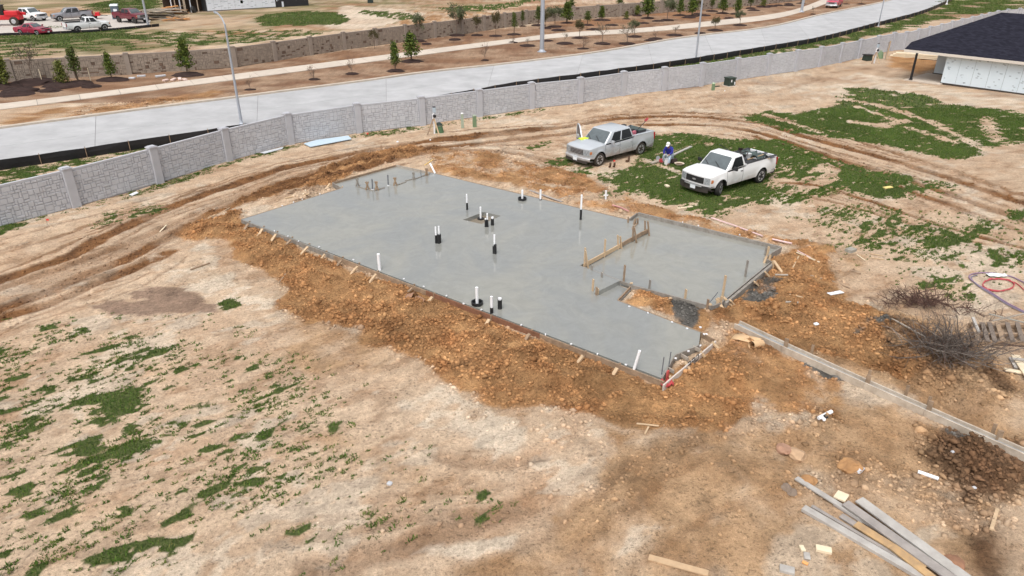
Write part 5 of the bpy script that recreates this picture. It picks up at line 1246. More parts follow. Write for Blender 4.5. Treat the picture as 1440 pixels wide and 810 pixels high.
inbed(mt2, 'bucket', 'white bucket in the white pickup bed near its tail', 'bucket', lambda r: MB().lathe([(0.12,0),(0.15,0.36),(0.16,0.37),(0.145,0.36),(0.115,0.03),(0.01,0.03)], 18).build('pail', m_bkt, r, smooth=True, sharp=40), (-1.55, 0.15, zf))
inbed(mt2, 'steel_hoop', 'loop of black hose on the load of the white pickup', 'hose', lambda r: MB().tube([(0.36*math.cos(t), 0.30*math.sin(t), 0.45+0.06*math.sin(3*t)) for t in [2*math.pi*k/24 for k in range(25)]], 0.025, 6).build('loop', m_trim, r, smooth=True), (-1.1, 0.0, zf))

# ---- vehicles on the far parking area
ram = dict(crew, L=6.3, wb=4.0, paint=m_white, bumper=m_chrome, bars=2, mirror=m_trim, bed=(3.98,1.31)); ram['top'] = crew['top'][:-1]+[(6.3,1.32)]
park(vehicle('pickup_truck', 'white crew cab pickup parked beside the red telehandler', 'pickup truck', ram), (50,30.5), (18,29), -1, 2.03, 0.03)
ava = dict(crew, L=5.6, wb=3.35, fo=0.95, paint=m_grey_p, bumper=m_grey_p, tyre=m_tyre); ava['top'] = [(0.1,1.0),(0.5,1.06),(1.45,1.15),(3.9,1.18),(3.98,1.3),(5.6,1.28)]; ava['cowl'] = (1.42,1.15)
park(vehicle('pickup_truck', 'dusty grey crew cab pickup in the far parking row', 'pickup truck', ava), (86.5,30.5), (118,28.5), 1, 2.0, 0.03)
f15 = dict(reg, bumper=m_chrome, corner=False, steer=0, bowtie=False, doors=[(1.38,2.9)], wtop=2.0, rend=3.1, back=3.3, panes=[(0.16,0.62),(0.68,0.92)], bed=(3.32,1.31), mirror=m_white); f15['top'] = [(0.1,1.04),(0.5,1.11),(1.4,1.19),(3.2,1.2),(3.3,1.27),(5.75,1.31)]
park(vehicle('pickup_truck', 'white pickup parked nearest the low black fence', 'pickup truck', f15), (149,42.8), (110,46), -1, 2.03, 0.03)
mar = dict(crew, paint=m_maroon, bumper=m_trim, lift=0.18, wr=0.46, bars=2, tyre=m_tyre, nose=m_grey_p, rim=m_trim); mar['top'] = [(a, b_+0.18) for a, b_ in crew['top']]; mar['cowl'] = (1.42,1.37); mar['roof'] = 2.04; mar['bed'] = (3.98,1.49)
park(vehicle('pickup_truck', 'lifted maroon pickup on big tyres beside the portable toilet', 'pickup truck', mar), (188,33.5), (169.5,32), -1, 2.03, 0.03)
sed = dict(L=4.75, wb=2.75, fo=0.95, W=1.80, top=[(0.1,0.72),(0.5,0.80),(1.4,0.93),(3.4,0.96),(4.75,0.92)], cowl=(1.35,0.93), wtop=2.1, roof=1.42, rend=2.95, back=3.75, doors=[(1.4,2.5),(2.5,3.4)], panes=[(0.14,0.46),(0.50,0.84)], grille=(0.56,0.68,0.45), tumble=0.70, paint=m_crimson, bumper=m_crimson, wr=0.32, sill=0.26, zk=0.75, bump=(0.28,0.52), crown=0.05)
park(vehicle('sedan', 'dark red sedan parked at the low black fence', 'car', sed), (54,50), (29,49), -1, 1.8, 0.03)
suv = dict(crew, paint=m_pink, bumper=m_chrome, bars=3); suv['bed'] = None; suv['rend'] = 5.0; suv['back'] = 5.6; suv['top'] = [(0.1,1.0),(0.5,1.08),(1.45,1.17),(5.85,1.2)]; suv['panes'] = [(0.12,0.34),(0.37,0.6),(0.64,0.92)]; suv['nose'] = m_chrome
park(vehicle('suv', 'pinkish red sport utility vehicle on the verge where the road bends', 'car', suv), (1173.5,13), (1186,7.5), 1, 2.03)

# ---- telehandler
c = P(8,36); th = empty('telehandler', (c.x, c.y, 0.03), 0.15, 'red telehandler with black cab cut by the left picture edge', 'telehandler')
m_red = M('machine_red', lin(196,34,44), 0.4, 0.12, 2.0)
MB().box((0.2,0,1.15), (4.6,1.5,0.7)).box((1.5,-0.3,1.7), (1.8,1.1,0.7)).box((-1.6,0,1.4), (1.0,1.4,0.5)).build('body', m_red, th, bevel=0.12, seg=2)
MB().beam((-2.2,0.45,2.2), (3.0,0.45,1.55), 0.35, 0.4).build('boom', m_red, th, bevel=0.04)
MB().box((-0.2,-0.35,2.15), (1.3,0.85,1.3)).build('cab', m_glass, th, bevel=0.08, seg=2); MB().box((-0.2,-0.35,2.84), (1.4,0.95,0.1)).build('cab_roof', m_trim, th)
for x in (-0.9, 0.5): MB().tube([(x,-0.8,1.5),(x*0.9-0.02,-0.8,2.82)], 0.05, 6).build('cab_post', m_trim, th)
MB().box((1.9,-0.7,1.9), (0.12,0.12,0.3)).build('beacon', M('beacon', lin(240,190,60), 0.4), th)
for x in (-1.7, 1.7):
    for y in (-0.85, 0.85):
        w = MB().lathe([(0.3,-0.18),(0.58,-0.2),(0.62,-0.1),(0.62,0.1),(0.58,0.2),(0.3,0.18)], 22, Matrix.Rotation(R(90), 3, 'X'), (x,y,0.62)).build('wheel', m_tyre_mud, th, smooth=True, sharp=50)
        MB().lathe([(0.32,-0.19),(0.28,-0.21),(0.02,-0.2)], 14, Matrix.Rotation(R(90), 3, 'X') if y > 0 else Matrix.Rotation(R(-90), 3, 'X'), (x,y,0.62)).build('rim', m_rim, w)
# ---- red trailer rig behind the grey pickup
c = P(133,27); tr_ = empty('utility_trailer', (c.x, c.y, 0), 0.3, 'small red trailer with gear behind the grey pickup', 'trailer')
MB().box((0,0,0.6), (2.0,1.3,0.15)).build('deck', m_red, tr_); MB().box((-0.4,0,1.0), (0.7,0.9,0.7)).build('generator', m_maroon, tr_, bevel=0.05); MB().box((0.6,0,0.85), (0.6,0.8,0.4)).build('tool_chest', m_red, tr_, bevel=0.03)
for y in (-0.72, 0.72): MB().lathe([(0.15,-0.08),(0.32,-0.1),(0.34,0),(0.32,0.1),(0.15,0.08)], 18, Matrix.Rotation(R(90), 3, 'X'), (0,y,0.34)).build('wheel', m_tyre, tr_, smooth=True)
MB().beam((0.9,0,0.55), (2.0,0,0.5), 0.08, 0.08).build('drawbar', m_trim, tr_)
# ---- portable toilet
c = P(164.5,27); pt = empty('portable_toilet', (c.x, c.y, 0), 0.35, 'grey portable toilet with a white roof', 'portable toilet')
MB().box((0,0,1.0), (1.1,1.1,2.0), None, 0.97).build('cabin', M('toilet_grey', lin(92,104,114), 0.6, 0.08), pt, bevel=0.04); MB().box((0,0,2.12), (1.2,1.2,0.26), None, 0.86).build('roof', M('toilet_roof', lin(226,238,238), 0.5, 0.04), pt, bevel=0.06, seg=2)
MB().box((0,-0.56,1.0), (0.8,0.03,1.75)).build('door', M('toilet_door', lin(84,96,106), 0.6, 0.06), pt); MB().box((0.1,-0.585,1.35), (0.5,0.02,0.45)).build('sticker', m_plate, pt)

# ================================================================== WORKER
c = P(940.5,229.5); wz = gz(c.x, c.y); H0 = Vector((c.x, c.y, wz))
per = empty('person', H0, R(238), 'worker in blue jacket, white cap and pale trousers sitting bent over among the trucks', 'person')
m_blue = M('blue_jacket', lin(38,42,130), 0.85, 0.25, 7.0); m_skin = M('skin', lin(150,104,80), 0.6, 0.06); m_pants = M('pale_trousers', lin(168,182,196), 0.85, 0.12, 7.0); m_boot = M('work_boot', lin(92,74,58), 0.85, 0.2); m_cap = M('white_cap', lin(226,226,222), 0.7, 0.06, 8.0)
def skin_body(name, nodes, edges, mat, parent, root=0, sub=2):
    me = bpy.data.meshes.new(name); o = bpy.data.objects.new(name, me); COL.objects.link(o); o.parent = parent
    me.from_pydata([n[0] for n in nodes], edges, []); me.update()
    o.modifiers.new('skin', 'SKIN'); sv = me.skin_vertices[0].data
    for i, n in enumerate(nodes): sv[i].radius = (n[1], n[2] if len(n) > 2 else n[1]); sv[i].use_root = (i == root)
    s = o.modifiers.new('sub', 'SUBSURF'); s.levels = sub; s.render_levels = sub
    o.modifiers['skin'].use_smooth_shade = True
    me.materials.append(mat); return o
# facing +x; seated on a bucket at z 0.42
body = skin_body('body', [((0,0,0.50),0.15,0.17), ((0.10,0,0.68),0.14,0.17), ((0.20,0,0.86),0.15,0.19), ((0.27,0,0.98),0.10,0.13), ((0.33,0,1.05),0.055), ((0.38,0,1.12),0.085,0.08), ((0.40,0,1.20),0.09,0.085),
   ((0.22,0.19,0.93),0.075), ((0.34,0.24,0.72),0.055), ((0.50,0.13,0.62),0.042), ((0.56,0.10,0.60),0.036), ((0.22,-0.19,0.93),0.075), ((0.33,-0.25,0.72),0.055), ((0.50,-0.13,0.60),0.042), ((0.56,-0.09,0.58),0.036),
   ((0.04,0.11,0.47),0.10), ((0.42,0.17,0.50),0.075), ((0.50,0.17,0.26),0.058), ((0.52,0.17,0.09),0.045), ((0.62,0.18,0.05),0.045),
   ((0.04,-0.11,0.47),0.10), ((0.40,-0.20,0.52),0.075), ((0.34,-0.22,0.27),0.058), ((0.28,-0.22,0.10),0.045), ((0.38,-0.24,0.05),0.045)],
  [(0,1),(1,2),(2,3),(3,4),(4,5),(5,6),(2,7),(7,8),(8,9),(9,10),(2,11),(11,12),(12,13),(13,14),(0,15),(15,16),(16,17),(17,18),(18,19),(0,20),(20,21),(21,22),(22,23),(23,24)], m_skin, per)
skin_body('jacket', [((0.02,0,0.50),0.17,0.20), ((0.10,0,0.68),0.17,0.20), ((0.20,0,0.87),0.175,0.22), ((0.27,0,0.98),0.12,0.15), ((0.32,0,1.03),0.085), ((0.22,0.20,0.93),0.095), ((0.34,0.25,0.72),0.075), ((0.48,0.14,0.63),0.058), ((0.22,-0.20,0.93),0.095), ((0.33,-0.26,0.72),0.075), ((0.48,-0.14,0.61),0.058)],
  [(0,1),(1,2),(2,3),(3,4),(2,5),(5,6),(6,7),(2,8),(8,9),(9,10)], m_blue, per)
skin_body('trousers', [((0.0,0,0.47),0.16,0.19), ((0.06,0.11,0.47),0.115), ((0.42,0.17,0.51),0.092), ((0.50,0.17,0.26),0.075), ((0.52,0.17,0.11),0.062), ((0.06,-0.11,0.47),0.115), ((0.40,-0.20,0.53),0.092), ((0.34,-0.22,0.27),0.075), ((0.29,-0.22,0.12),0.062)],
  [(0,1),(1,2),(2,3),(3,4),(0,5),(5,6),(6,7),(7,8)], m_pants, per)
for sx, sy in ((0.56,0.17),(0.33,-0.23)): MB().box((sx,sy,0.05), (0.30,0.11,0.12), 0.05).build('boot', m_boot, per, bevel=0.04, seg=2, smooth=True)
MB().lathe([(0.115,-0.02),(0.118,0.05),(0.10,0.11),(0.06,0.145),(0.005,0.155)], 18, Matrix.Rotation(R(22), 3, 'Y'), (0.41,0,1.20)).build('cap', m_cap, per, smooth=True)
MB().grid(lambda u, v: (0.50+0.10*u, (v-0.5)*0.19*(1-0.3*u*u), 1.175-0.045*u), 4, 6).build('cap_brim', m_cap, per)
MB().tube([(0.465,0,1.13),(0.492,0,1.115)], [0.02,0.012], 8).build('nose', m_skin, per, smooth=True)
for sy in (0.035, -0.035): MB().lathe([(0.012,0),(0.008,0.006),(0.001,0.008)], 8, Matrix.Rotation(R(90), 3, 'Y'), (0.468,sy,1.15)).build('eye', m_trim, per)
MB().box((0.468,0,1.085), (0.01,0.05,0.01)).build('mouth', M('lip', lin(110,66,56), 0.6), per)
for sy in (0.088, -0.088): MB().lathe([(0.028,-0.008),(0.03,0),(0.02,0.008)], 10, Matrix.Rotation(R(90), 3, 'X'), (0.385,sy,1.13)).build('ear', m_skin, per)
m_glove = M('pale_glove', lin(196,192,184), 0.8, 0.1)
for s in (1, -1):
    hb = Vector((0.58, 0.095*s, 0.595)); MB().box(hb, (0.10,0.045,0.085)).build('hand', m_glove, per, bevel=0.015, seg=2, smooth=True)
    for k in range(4):
        z0 = 0.625-0.021*k; Lf = (0.072,0.08,0.076,0.06)[k]; MB().tube([(0.625,0.095*s,z0),(0.625+Lf*0.55,0.092*s,z0-0.012),(0.625+Lf*0.8,0.07*s,z0-0.04)], [0.0105,0.0095,0.008], 6).build('finger', m_glove, per, smooth=True)
    MB().tube([(0.57,0.08*s,0.63),(0.61,0.05*s,0.645),(0.64,0.04*s,0.63)], [0.013,0.011,0.009], 6).build('thumb', m_glove, per, smooth=True)
def bucket(px, label, h_=0.38, dz=0, mat=m_bkt):
    g = G(*px, dz) if not isinstance(px, Vector) else px; r = empty('bucket', g, 0, label, 'bucket'); MB().lathe([(0.13,0),(0.155,h_),(0.165,h_),(0.15,h_),(0.12,0.03),(0.01,0.03)], 20).build('pail', mat, r, smooth=True, sharp=40)
    MB().tube([(0.16*math.cos(t), 0.16*math.sin(t)*0.3-0.1, h_-0.02-0.16*abs(math.sin(t))) for t in [math.pi*k/10 for k in range(11)]], 0.006, 5).build('bail', m_iron, r); return r
bucket(H0+Vector((0,0,0)), 'white bucket the worker sits on', 0.40)
bucket(G(937,231.5), 'white bucket standing between the feet of the worker', 0.36)

# ================================================================== HOUSES
m_wrap = bpy.data.materials.new('sheathing_print'); m_wrap.use_nodes = True; nt = m_wrap.node_tree; b = nt.nodes['Principled BSDF']; b.inputs['Roughness'].default_value = 0.6
tc = nt.nodes.new('ShaderNodeTexCoord'); mp = nt.nodes.new('ShaderNodeMapping'); mp.inputs['Scale'].default_value = (1.0, 1.0, 1.0); nt.links.new(tc.outputs['Object'], mp.inputs[0])
nzp = nt.nodes.new('ShaderNodeTexNoise'); nzp.inputs['Scale'].default_value = 1.6; nt.links.new(mp.outputs[0], nzp.inputs['Vector'])
rp = nt.nodes.new('ShaderNodeValToRGB'); rp.color_ramp.elements[0].color = (*[v*0.92 for v in lin(208,222,230)], 1); rp.color_ramp.elements[1].color = (*[v*0.95 for v in lin(216,228,236)], 1); nt.links.new(nzp.outputs['Fac'], rp.inputs[0]); nt.links.new(rp.outputs[0], b.inputs['Base Color'])
m_print = M('print_ink', lin(120,132,140), 0.7, 0.2, 9.0)
m_shingle = bpy.data.materials.new('asphalt_shingle'); m_shingle.use_nodes = True; nt = m_shingle.node_tree; b = nt.nodes['Principled BSDF']; b.inputs['Roughness'].default_value = 0.95; b.inputs['Specular IOR Level'].default_value = 0.15
tc = nt.nodes.new('ShaderNodeTexCoord'); bk_ = nt.nodes.new('ShaderNodeTexBrick'); bk_.inputs['Scale'].default_value = 1.0; bk_.inputs['Brick Width'].default_value = 0.33; bk_.inputs['Row Height'].default_value = 0.14; bk_.inputs['Mortar Size'].default_value = 0.012
bk_.inputs['Color1'].default_value = (0.012,0.012,0.020,1); bk_.inputs['Color2'].default_value = (0.026,0.026,0.040,1); bk_.inputs['Mortar'].default_value = (0.008,0.008,0.012,1); nt.links.new(tc.outputs['Object'], bk_.inputs['Vector']); nt.links.new(bk_.outputs['Color'], b.inputs['Base Color'])
wl, wr_ = P(1322,118), P(1440,134); hd = (wr_-wl).normalized(); ha = math.atan2(hd.y, hd.x)
house = empty('house', (wl.x, wl.y, 0), ha, 'unfinished house with dark hip roof and white sheathed walls at the right edge', 'house')
HX = 13.0   # length along the front
def panel(parent, name, x0, x1, y, z0, z1, mat, th=0.03, axis='x', rnd=None):
    c_ = ((x0+x1)/2, y, (z0+z1)/2) if axis == 'x' else (y, (x0+x1)/2, (z0+z1)/2)
    s_ = (x1-x0, th, z1-z0) if axis == 'x' else (th, x1-x0, z1-z0)
    return MB().box(c_, s_).build(name, mat, parent)
m_void = M('wall_core', lin(96,98,100), 0.9)
MB().box((HX/2, 0.12, 1.30), (HX, 0.16, 2.5)).box((HX/2, 7.0, 1.3), (HX-0.4, 13.6, 2.4)).build('wall_frame', m_void, house)
r_ = random.Random(3)
for k in range(11):
    x0 = k*1.22; x1 = min(HX, x0+1.205)
    if x1 <= x0: break
    pn = panel(house, 'sheathing_panel', x0+0.005, x1, 0.02, 0.14, 2.56, m_wrap)
    pr = MB()
    for i in range(9):
        px_, pz = x0+0.15+r_.random()*0.9, 0.3+r_.random()*2.1; w = 0.10+0.16*r_.random()
        for j in range(r_.choice([1, 2, 2])): pr.box((px_, 0.0025, pz-0.05*j), (w*(0.6+0.5*r_.random()), 0.006, 0.022))
    pr.build('printed_mark', m_print, pn)['kind'] = 'stuff'
for k in range(2): panel(house, 'sheathing_panel', -2.45+1.22*k, -1.25+1.22*k, 4.78, 0.14, 2.56, m_wrap)
MB().box((HX/2-0.0, 0.03, 0.06), (HX+0.1, 0.10, 0.15)).box((-1.25, 4.79, 0.06), (2.6, 0.08, 0.16)).build('base_membrane', m_trim, house)
MB().box((-1.4, 2.1, -0.05), (3.2, 5.4, 0.22)).build('porch_slab', m_conc_path, house)
MB().box((-2.45, -0.40, 1.32), (0.16, 0.16, 2.44)).box((-2.45, -0.40, 0.14), (0.26,0.26,0.10)).build('porch_post', M('black_post', (0.008,0.008,0.010), 0.6), house)
EV, RZ = 2.66, 5.7
E1, E2_, RG, RGE, EE, K_ = Vector((-3.6,-0.45,EV)), Vector((-3.6,14.0,EV)), Vector((1.2,7.0,RZ)), Vector((HX+2,7.0,RZ)), Vector((HX+0.5,-0.45,EV)), Vector((-3.62,0.75,EV+0.50))
EB = Vector((HX+0.5,14.0,EV)); t_ = Vector((0,0,0.06))
vs = [E1, EE, RGE, RG, K_, E2_, EB]; vs2 = [v+t_ for v in vs]
MB().add(vs2+vs, [(0,1,2,3,4), (4,3,5), (3,2,6,5), (0,4,11,7), (4,5,12,11), (0,7,8,1), (5,6,13,12), (7,11,10,9,8), (11,12,10), (10,12,13,9)]).build('roof', m_shingle, house)
MB().beam(E1+Vector((0,-0.02,-0.08)), EE+Vector((0,-0.02,-0.08)), 0.04, 0.22).beam(E1+Vector((0.02,0.02,-0.08)), E2_+Vector((0.02,0,-0.08)), 0.04, 0.22).build('fascia', M('fascia_board', lin(206,198,188), 0.8, 0.06), house)
MB().box(((HX-3.6)/2, -0.2, EV-0.10), (HX+3.4, 0.46, 0.02)).box((-1.8, 2.4, EV-0.10), (3.4, 4.6, 0.02)).build('soffit', M('soffit_board', lin(196,176,150), 0.8, 0.1), house)
m_pale_l = M('pale_lumber', lin(220,204,176), 0.8, 0.1, 3.0)
g = G(1290,82); ls = empty('lumber_stack', g, ha+0.35, 'stack of pale boards on the dirt behind the open porch', 'lumber stack')
for k in range(3):
    for j in range(3): MB().box((0.1*(k-1), j*0.32-0.3, 0.1+0.16*k), (5.2-0.3*k, 0.29, 0.13)).build('board', m_pale_l, ls)

hb = P(292,16.5); he = P(388,10.5); h2d = (he-hb).normalized()
h2 = empty('house', (hb.x, hb.y, 0), math.atan2(h2d.y, h2d.x), 'house under construction wrapped in white and black sheeting in the far field', 'house')
LW = (he-hb).length; LBk = (P(436,8)-he).length
m_hw = M('white_house_wrap', lin(222,228,236), 0.6, 0.05, 1.0); m_bw = M('black_house_wrap', (0.02,0.02,0.024), 0.6, 0.2, 2.0); m_stud = M('framing_stud', lin(186,170,150), 0.85, 0.15)
MB().box((LW/2, 4, 1.5), (LW-0.1, 8, 3.0)).build('wall', m_void, h2)
for k in range(10): panel(h2, 'wrap_sheet', k*LW/10+0.01, (k+1)*LW/10-0.01, -0.02, 0.15, 3.2, m_hw)
pr = MB(); r_ = random.Random(8)
for i in range(60): pr.box((0.3+r_.random()*(LW-0.6), -0.038, 0.4+r_.random()*2.6), (0.3+0.3*r_.random(), 0.006, 0.06))
pr.build('printed_mark', M('wrap_print', lin(150,160,170), 0.7), h2)['kind'] = 'stuff'; MB().box((LW*0.50, -0.04, 1.3), (0.45,0.02,0.5)).build('window', m_glass, h2)
MB().box((LW+LBk/2, 3.4, 1.5), (LBk, 7, 3.1)).build('black_wall', m_bw, h2)
for x, w, z in ((0.3,0.15,1.5),(0.65,0.1,1.7),(1.35,0.35,0.5),(LBk-2.4,0.25,1.6),(LBk-0.6,0.3,1.5)): MB().box((LW+x, -0.12, z), (w, 0.03, 0.9)).build('wrap_strip', m_hw, h2)
for k, x in enumerate((-5.8,-5.2,-4.4,-3.7,-2.7,-1.5)): MB().box((x, 0, 1.6), (0.14 if k != 3 else 0.35, 0.14, 3.2)).build('stud', m_stud if k % 2 else m_hw, h2)
MB().box((-3.2, 2.6, 1.6), (6.4, 0.1, 3.2)).box((-3, 1.5, 3.15), (6.5, 3.2, 0.2)).build('garage_interior', M('dark_sheathing', lin(70,56,46), 0.9, 0.3), h2)
MB().box((LW/2-2, 4, 3.5), (LW+LBk+3, 9, 0.35)).build('roof', m_shingle, h2)
g = G(273,18); o = MB().lathe([(0.2,-0.2),(0.55,-0.22),(0.6,0),(0.55,0.22),(0.2,0.2)], 18, Matrix.Rotation(R(75), 3, 'Y')).build('tyre', m_tyre, None, smooth=True); o.location = g+Vector((0,0,0.5)); tag(o, 'dark round tyre beside the open garage of the far house', 'tyre')
# debris by the far house
def pile(name, label, cat, px, n, L_, w, h_, mats, seed, spread=(1.5,1.0), ztop=1.2, rz0=0.0, part='board'):
    r = random.Random(seed); g = G(*px); root = empty(name, g, rz0, label, cat)
    for i in range(n):
        a = (r.random()-0.5)*0.6; z = 0.06+ztop*i/n*(0.6+0.4*r.random()); x, y = (r.random()-0.5)*spread[0], (r.random()-0.5)*spread[1]
        Lr = L_*(0.6+0.5*r.random()); d = Vector((math.cos(a), math.sin(a), (r.random()-0.5)*0.3)); c_ = Vector((x, y, z))
        MB().beam(c_-d*Lr/2, c_+d*Lr/2, w, h_).build(part, mats[i % len(mats)], root)
    return root
m_osb = M('osb_sheet', lin(196,140,86), 0.9, 0.2, 4.0); m_greyb = M('grey_boards', lin(150,146,136), 0.9, 0.2, 3.0)
pile('lumber_pile', 'heap of grey boards between the maroon pickup and the far house', 'lumber pile', (224,27), 26, 5.5, 0.5, 0.08, [m_greyb, m_wood_old, m_stud], 4, (2.0,2.5), 1.7, 0.55)
pile('scrap_heap', 'orange brown sheets of scrap leaning in front of the far house', 'scrap heap', (248,20), 14, 2.2, 1.2, 0.06, [m_osb, m_wood_mud], 5, (2.8,1.2), 1.4, 0.2, 'sheet')
pile('lumber_pile', 'low heap of brown scrap wood on the dirt by the grey boards', 'lumber pile', (240,29), 14, 3.0, 0.2, 0.1, [m_osb, m_wood_mud, m_wood_old], 6, (4,2.0), 0.5, 0.1)
g = G(521,4); o = empty('cabinet', g, 0.2, 'dark green utility cabinet alone on the far field', 'cabinet'); MB().box((0,0,0.6), (1.1,0.9,1.2)).build('body', M('cabinet_green', lin(38,52,50), 0.6), o, bevel=0.04); MB().box((0,0,1.24), (1.2,1.0,0.1)).build('lid', M('cabinet_lid', lin(30,40,40), 0.6), o)

# ================================================================== POLES
def lamp_post(px, top, label, arm=None, r0=0.10, r1=0.06, hmax=None, head=True, name='street_lamp', cat='street lamp', mat=None):
    g = P(*px); g.z = 0; hh = hmax or HT(px[0], px[1], top); root = empty(name, g, 0, label, cat)
    MB().tube([(0,0,-0.1),(0,0,hh*0.5),(0,0,hh)], [r0,(r0+r1)/2,r1], 12).build('pole', mat or m_steel, root, smooth=True)
    MB().lathe([(r0*2.0,0),(r0*2.0,0.06),(r0*1.4,0.12),(r0,0.3)], 12).build('base', mat or m_steel, root, smooth=True, sharp=40)
    if arm:
        a = Vector(arm); MB().tube(smooth_line([Vector((0,0,hh-0.05)), Vector((a.x*0.25,a.y*0.25,hh+a.z*0.55)), Vector((a.x*0.6,a.y*0.6,hh+a.z*0.9)), Vector((a.x,a.y,hh+a.z))], 4), 0.05, 8).build('arm', mat or m_steel, root, smooth=True)
        d = Vector((a.x, a.y, 0)).normalized(); MB().beam(Vector((a.x,a.y,hh+a.z))-d*0.05, Vector((a.x,a.y,hh+a.z+0.03))+d*0.55, 0.24, 0.10, w2=0.16, h2=0.06).build('lamp_head', mat or m_steel, root, bevel=0.02)
    return root
lamp_post((340,175), 34, 'tall galvanised street lamp with curved arm behind the grey wall at left', arm=(-1.15,1.8,0.55))
lamp_post((978,88), 0, 'slim street lamp standing at the black silt fence right of centre', hmax=9.5, r0=0.11, r1=0.075, arm=(-0.9,2.4,0.5))
lamp_post((762,73), 0, 'thick grey steel pole rising out of the picture beyond the road', hmax=13, r0=0.26, r1=0.18, name='utility_pole', cat='pole')
lamp_post((1127,17), 0, 'thick grey steel pole on the verge near the red vehicle', hmax=13, r0=0.24, r1=0.17, name='utility_pole', cat='pole')
lamp_post((1235,37.5), 4, 'slim street lamp beside the silt fence left of the dark roof', hmax=9.0, r0=0.08, r1=0.06, arm=(-1.2,2.2,0.5))
lamp_post((209,38), 0, 'grey lamp post at the corner of the far parking area', hmax=9.0, r0=0.16, r1=0.12, arm=(1.0,1.6,0.5))
# slim street lamp at the far bend
lamp_post((1331,6.5), 0, 'short white marker post at the far end of the silt fence', hmax=1.6, r0=0.10, r1=0.08, name='marker_post', cat='post', mat=m_pvc)

# ================================================================== TREES BEYOND THE ROAD
m_bark = M('bark', lin(96,80,66), 0.95, 0.2, 6.0); m_twig = M('bare_twig', lin(120,104,92), 0.95, 0.2, 6.0)
def foliage(name, pts, size, cols, seed, parent=None, up=0.3):
    r = np.random.default_rng(seed); n = len(pts); p = np.array(pts); 
    a = r.normal(size=(n,3)); a /= np.linalg.norm(a, axis=1)[:,None]; b_ = r.normal(size=(n,3)); b_ -= (b_*a).sum(1)[:,None]*a; b_ /= np.linalg.norm(b_, axis=1)[:,None]
    s = size*(0.6+0.8*r.random((n,1))); w = s*0.35
    v = np.stack([p-b_*w, p+a*s*0.6, p+b_*w, p-a*s*0.6], 1).reshape(-1,3); f = np.arange(4*n).reshape(-1,4)
    t = r.random((n,1)); col = np.array(cols[0])*(1-t)+np.array(cols[1])*t; col = np.repeat(np.concatenate([col, np.ones((n,1))], 1), 4, 0)
    key = 'leaf_mass'
    if key not in MATS: MATS[key] = tint_mat(key, 0.8, grain=0.1)
    o = raw_mesh(name, v, f, MATS[key], attr=col); del o['kind']
    if parent: o.parent = parent
    return o
def pine_data(seed, h=1.0, w=0.42, cols=((0.030,0.055,0.016),(0.10,0.13,0.03)), dens=1500, base=0.2):
    r = random.Random(seed); pts = []; mb = MB(); mb.tube([(0,0,-0.05),(0.01,0,h*0.5),(0,0.01,h*0.97)], [0.026,0.018,0.006], 6)
    nb = 30
    for k in range(nb):
        z = h*(base+(0.98-base)*(k/nb)**0.9); rad = w*0.5*(1.05-((z/h-base)/(1-base))**1.1)*(0.55+0.65*r.random())+0.02; a = k*2.4+r.random()*0.8
        tip = Vector((math.cos(a)*rad, math.sin(a)*rad, z+rad*0.45)); mb.tube([(0,0,z), tip], [0.007,0.003], 4)
        for j in range(dens//nb):
            t = 0.35+0.7*r.random(); q = Vector((0,0,z)).lerp(tip, t); s = 0.022+0.03*t
            pts.append((q.x+r.gauss(0,s), q.y+r.gauss(0,s), q.z+r.gauss(0,s)))
    return mb, pts
def tree_proto(kind, seed):
    if kind == 'pine': mb, pts = pine_data(seed); o = foliage('crown', pts, 0.052, ((0.030,0.062,0.016),(0.150,0.185,0.036)), seed)
    elif kind == 'yellow_pine': mb, pts = pine_data(seed, w=0.5, base=0.08); o = foliage('crown', pts, 0.052, ((0.060,0.085,0.020),(0.20,0.21,0.048)), seed)
    elif kind == 'tall_pine': mb, pts = pine_data(seed, w=0.30, base=0.34, dens=900); o = foliage('crown', pts, 0.05, ((0.038,0.064,0.020),(0.14,0.16,0.045)), seed)
    else:
        r = random.Random(seed); mb = MB(); pts = []; mb.tube([(0,0,-0.03),(0.01,0.01,0.4),(0,0,0.62)], [0.018,0.013,0.008], 5)
        def br(p, d, L_, rad, lev):
            q = p+d*L_; mb.tube([p, p.lerp(q,0.5)+Vector((r.gauss(0,.012),r.gauss(0,.012),0.01)), q], [rad, rad*0.8, rad*0.5], 4)
            if kind in ('leafy', 'olive') or r.random() < (0.35 if kind == 'red_twig' else 0.5):
                for _ in range(14 if kind in ('leafy', 'olive') else 5): s = 0.045; pts.append((q.x+r.gauss(0,s), q.y+r.gauss(0,s), q.z+r.gauss(0,s)))
            if lev > 0:
                for _ in range(3): nd = (d+Vector((r.gauss(0,.5), r.gauss(0,.5), r.gauss(0.15,.3)))).normalized(); br(p.lerp(q, 0.5+0.5*r.random()), nd, L_*0.68, rad*0.6, lev-1)
        low = 0.06 if kind == 'red_twig' else 0.30
        for k in range(8 if kind != 'red_twig' else 10):
            a = r.random()*6.28; br(Vector((0,0,low+(0.62-low)*r.random())), Vector((math.cos(a)*0.55, math.sin(a)*0.55, 0.75)).normalized(), 0.22+0.08*r.random(), 0.007, 2)
        cols = {'bare':((0.10,0.09,0.06),(0.17,0.15,0.10)), 'leafy':((0.07,0.09,0.045),(0.14,0.15,0.08)), 'red_twig':((0.16,0.09,0.06),(0.24,0.15,0.10)), 'olive':((0.055,0.05,0.025),(0.13,0.11,0.05))}[kind]
        o = foliage('crown', pts, 0.042 if kind in ('leafy','olive') else 0.036, cols, seed)
    me_c = o.data; bpy.data.objects.remove(o); return mesh_of(mb, 'trunk', m_twig if kind in ('bare','red_twig','leafy') else m_bark), me_c
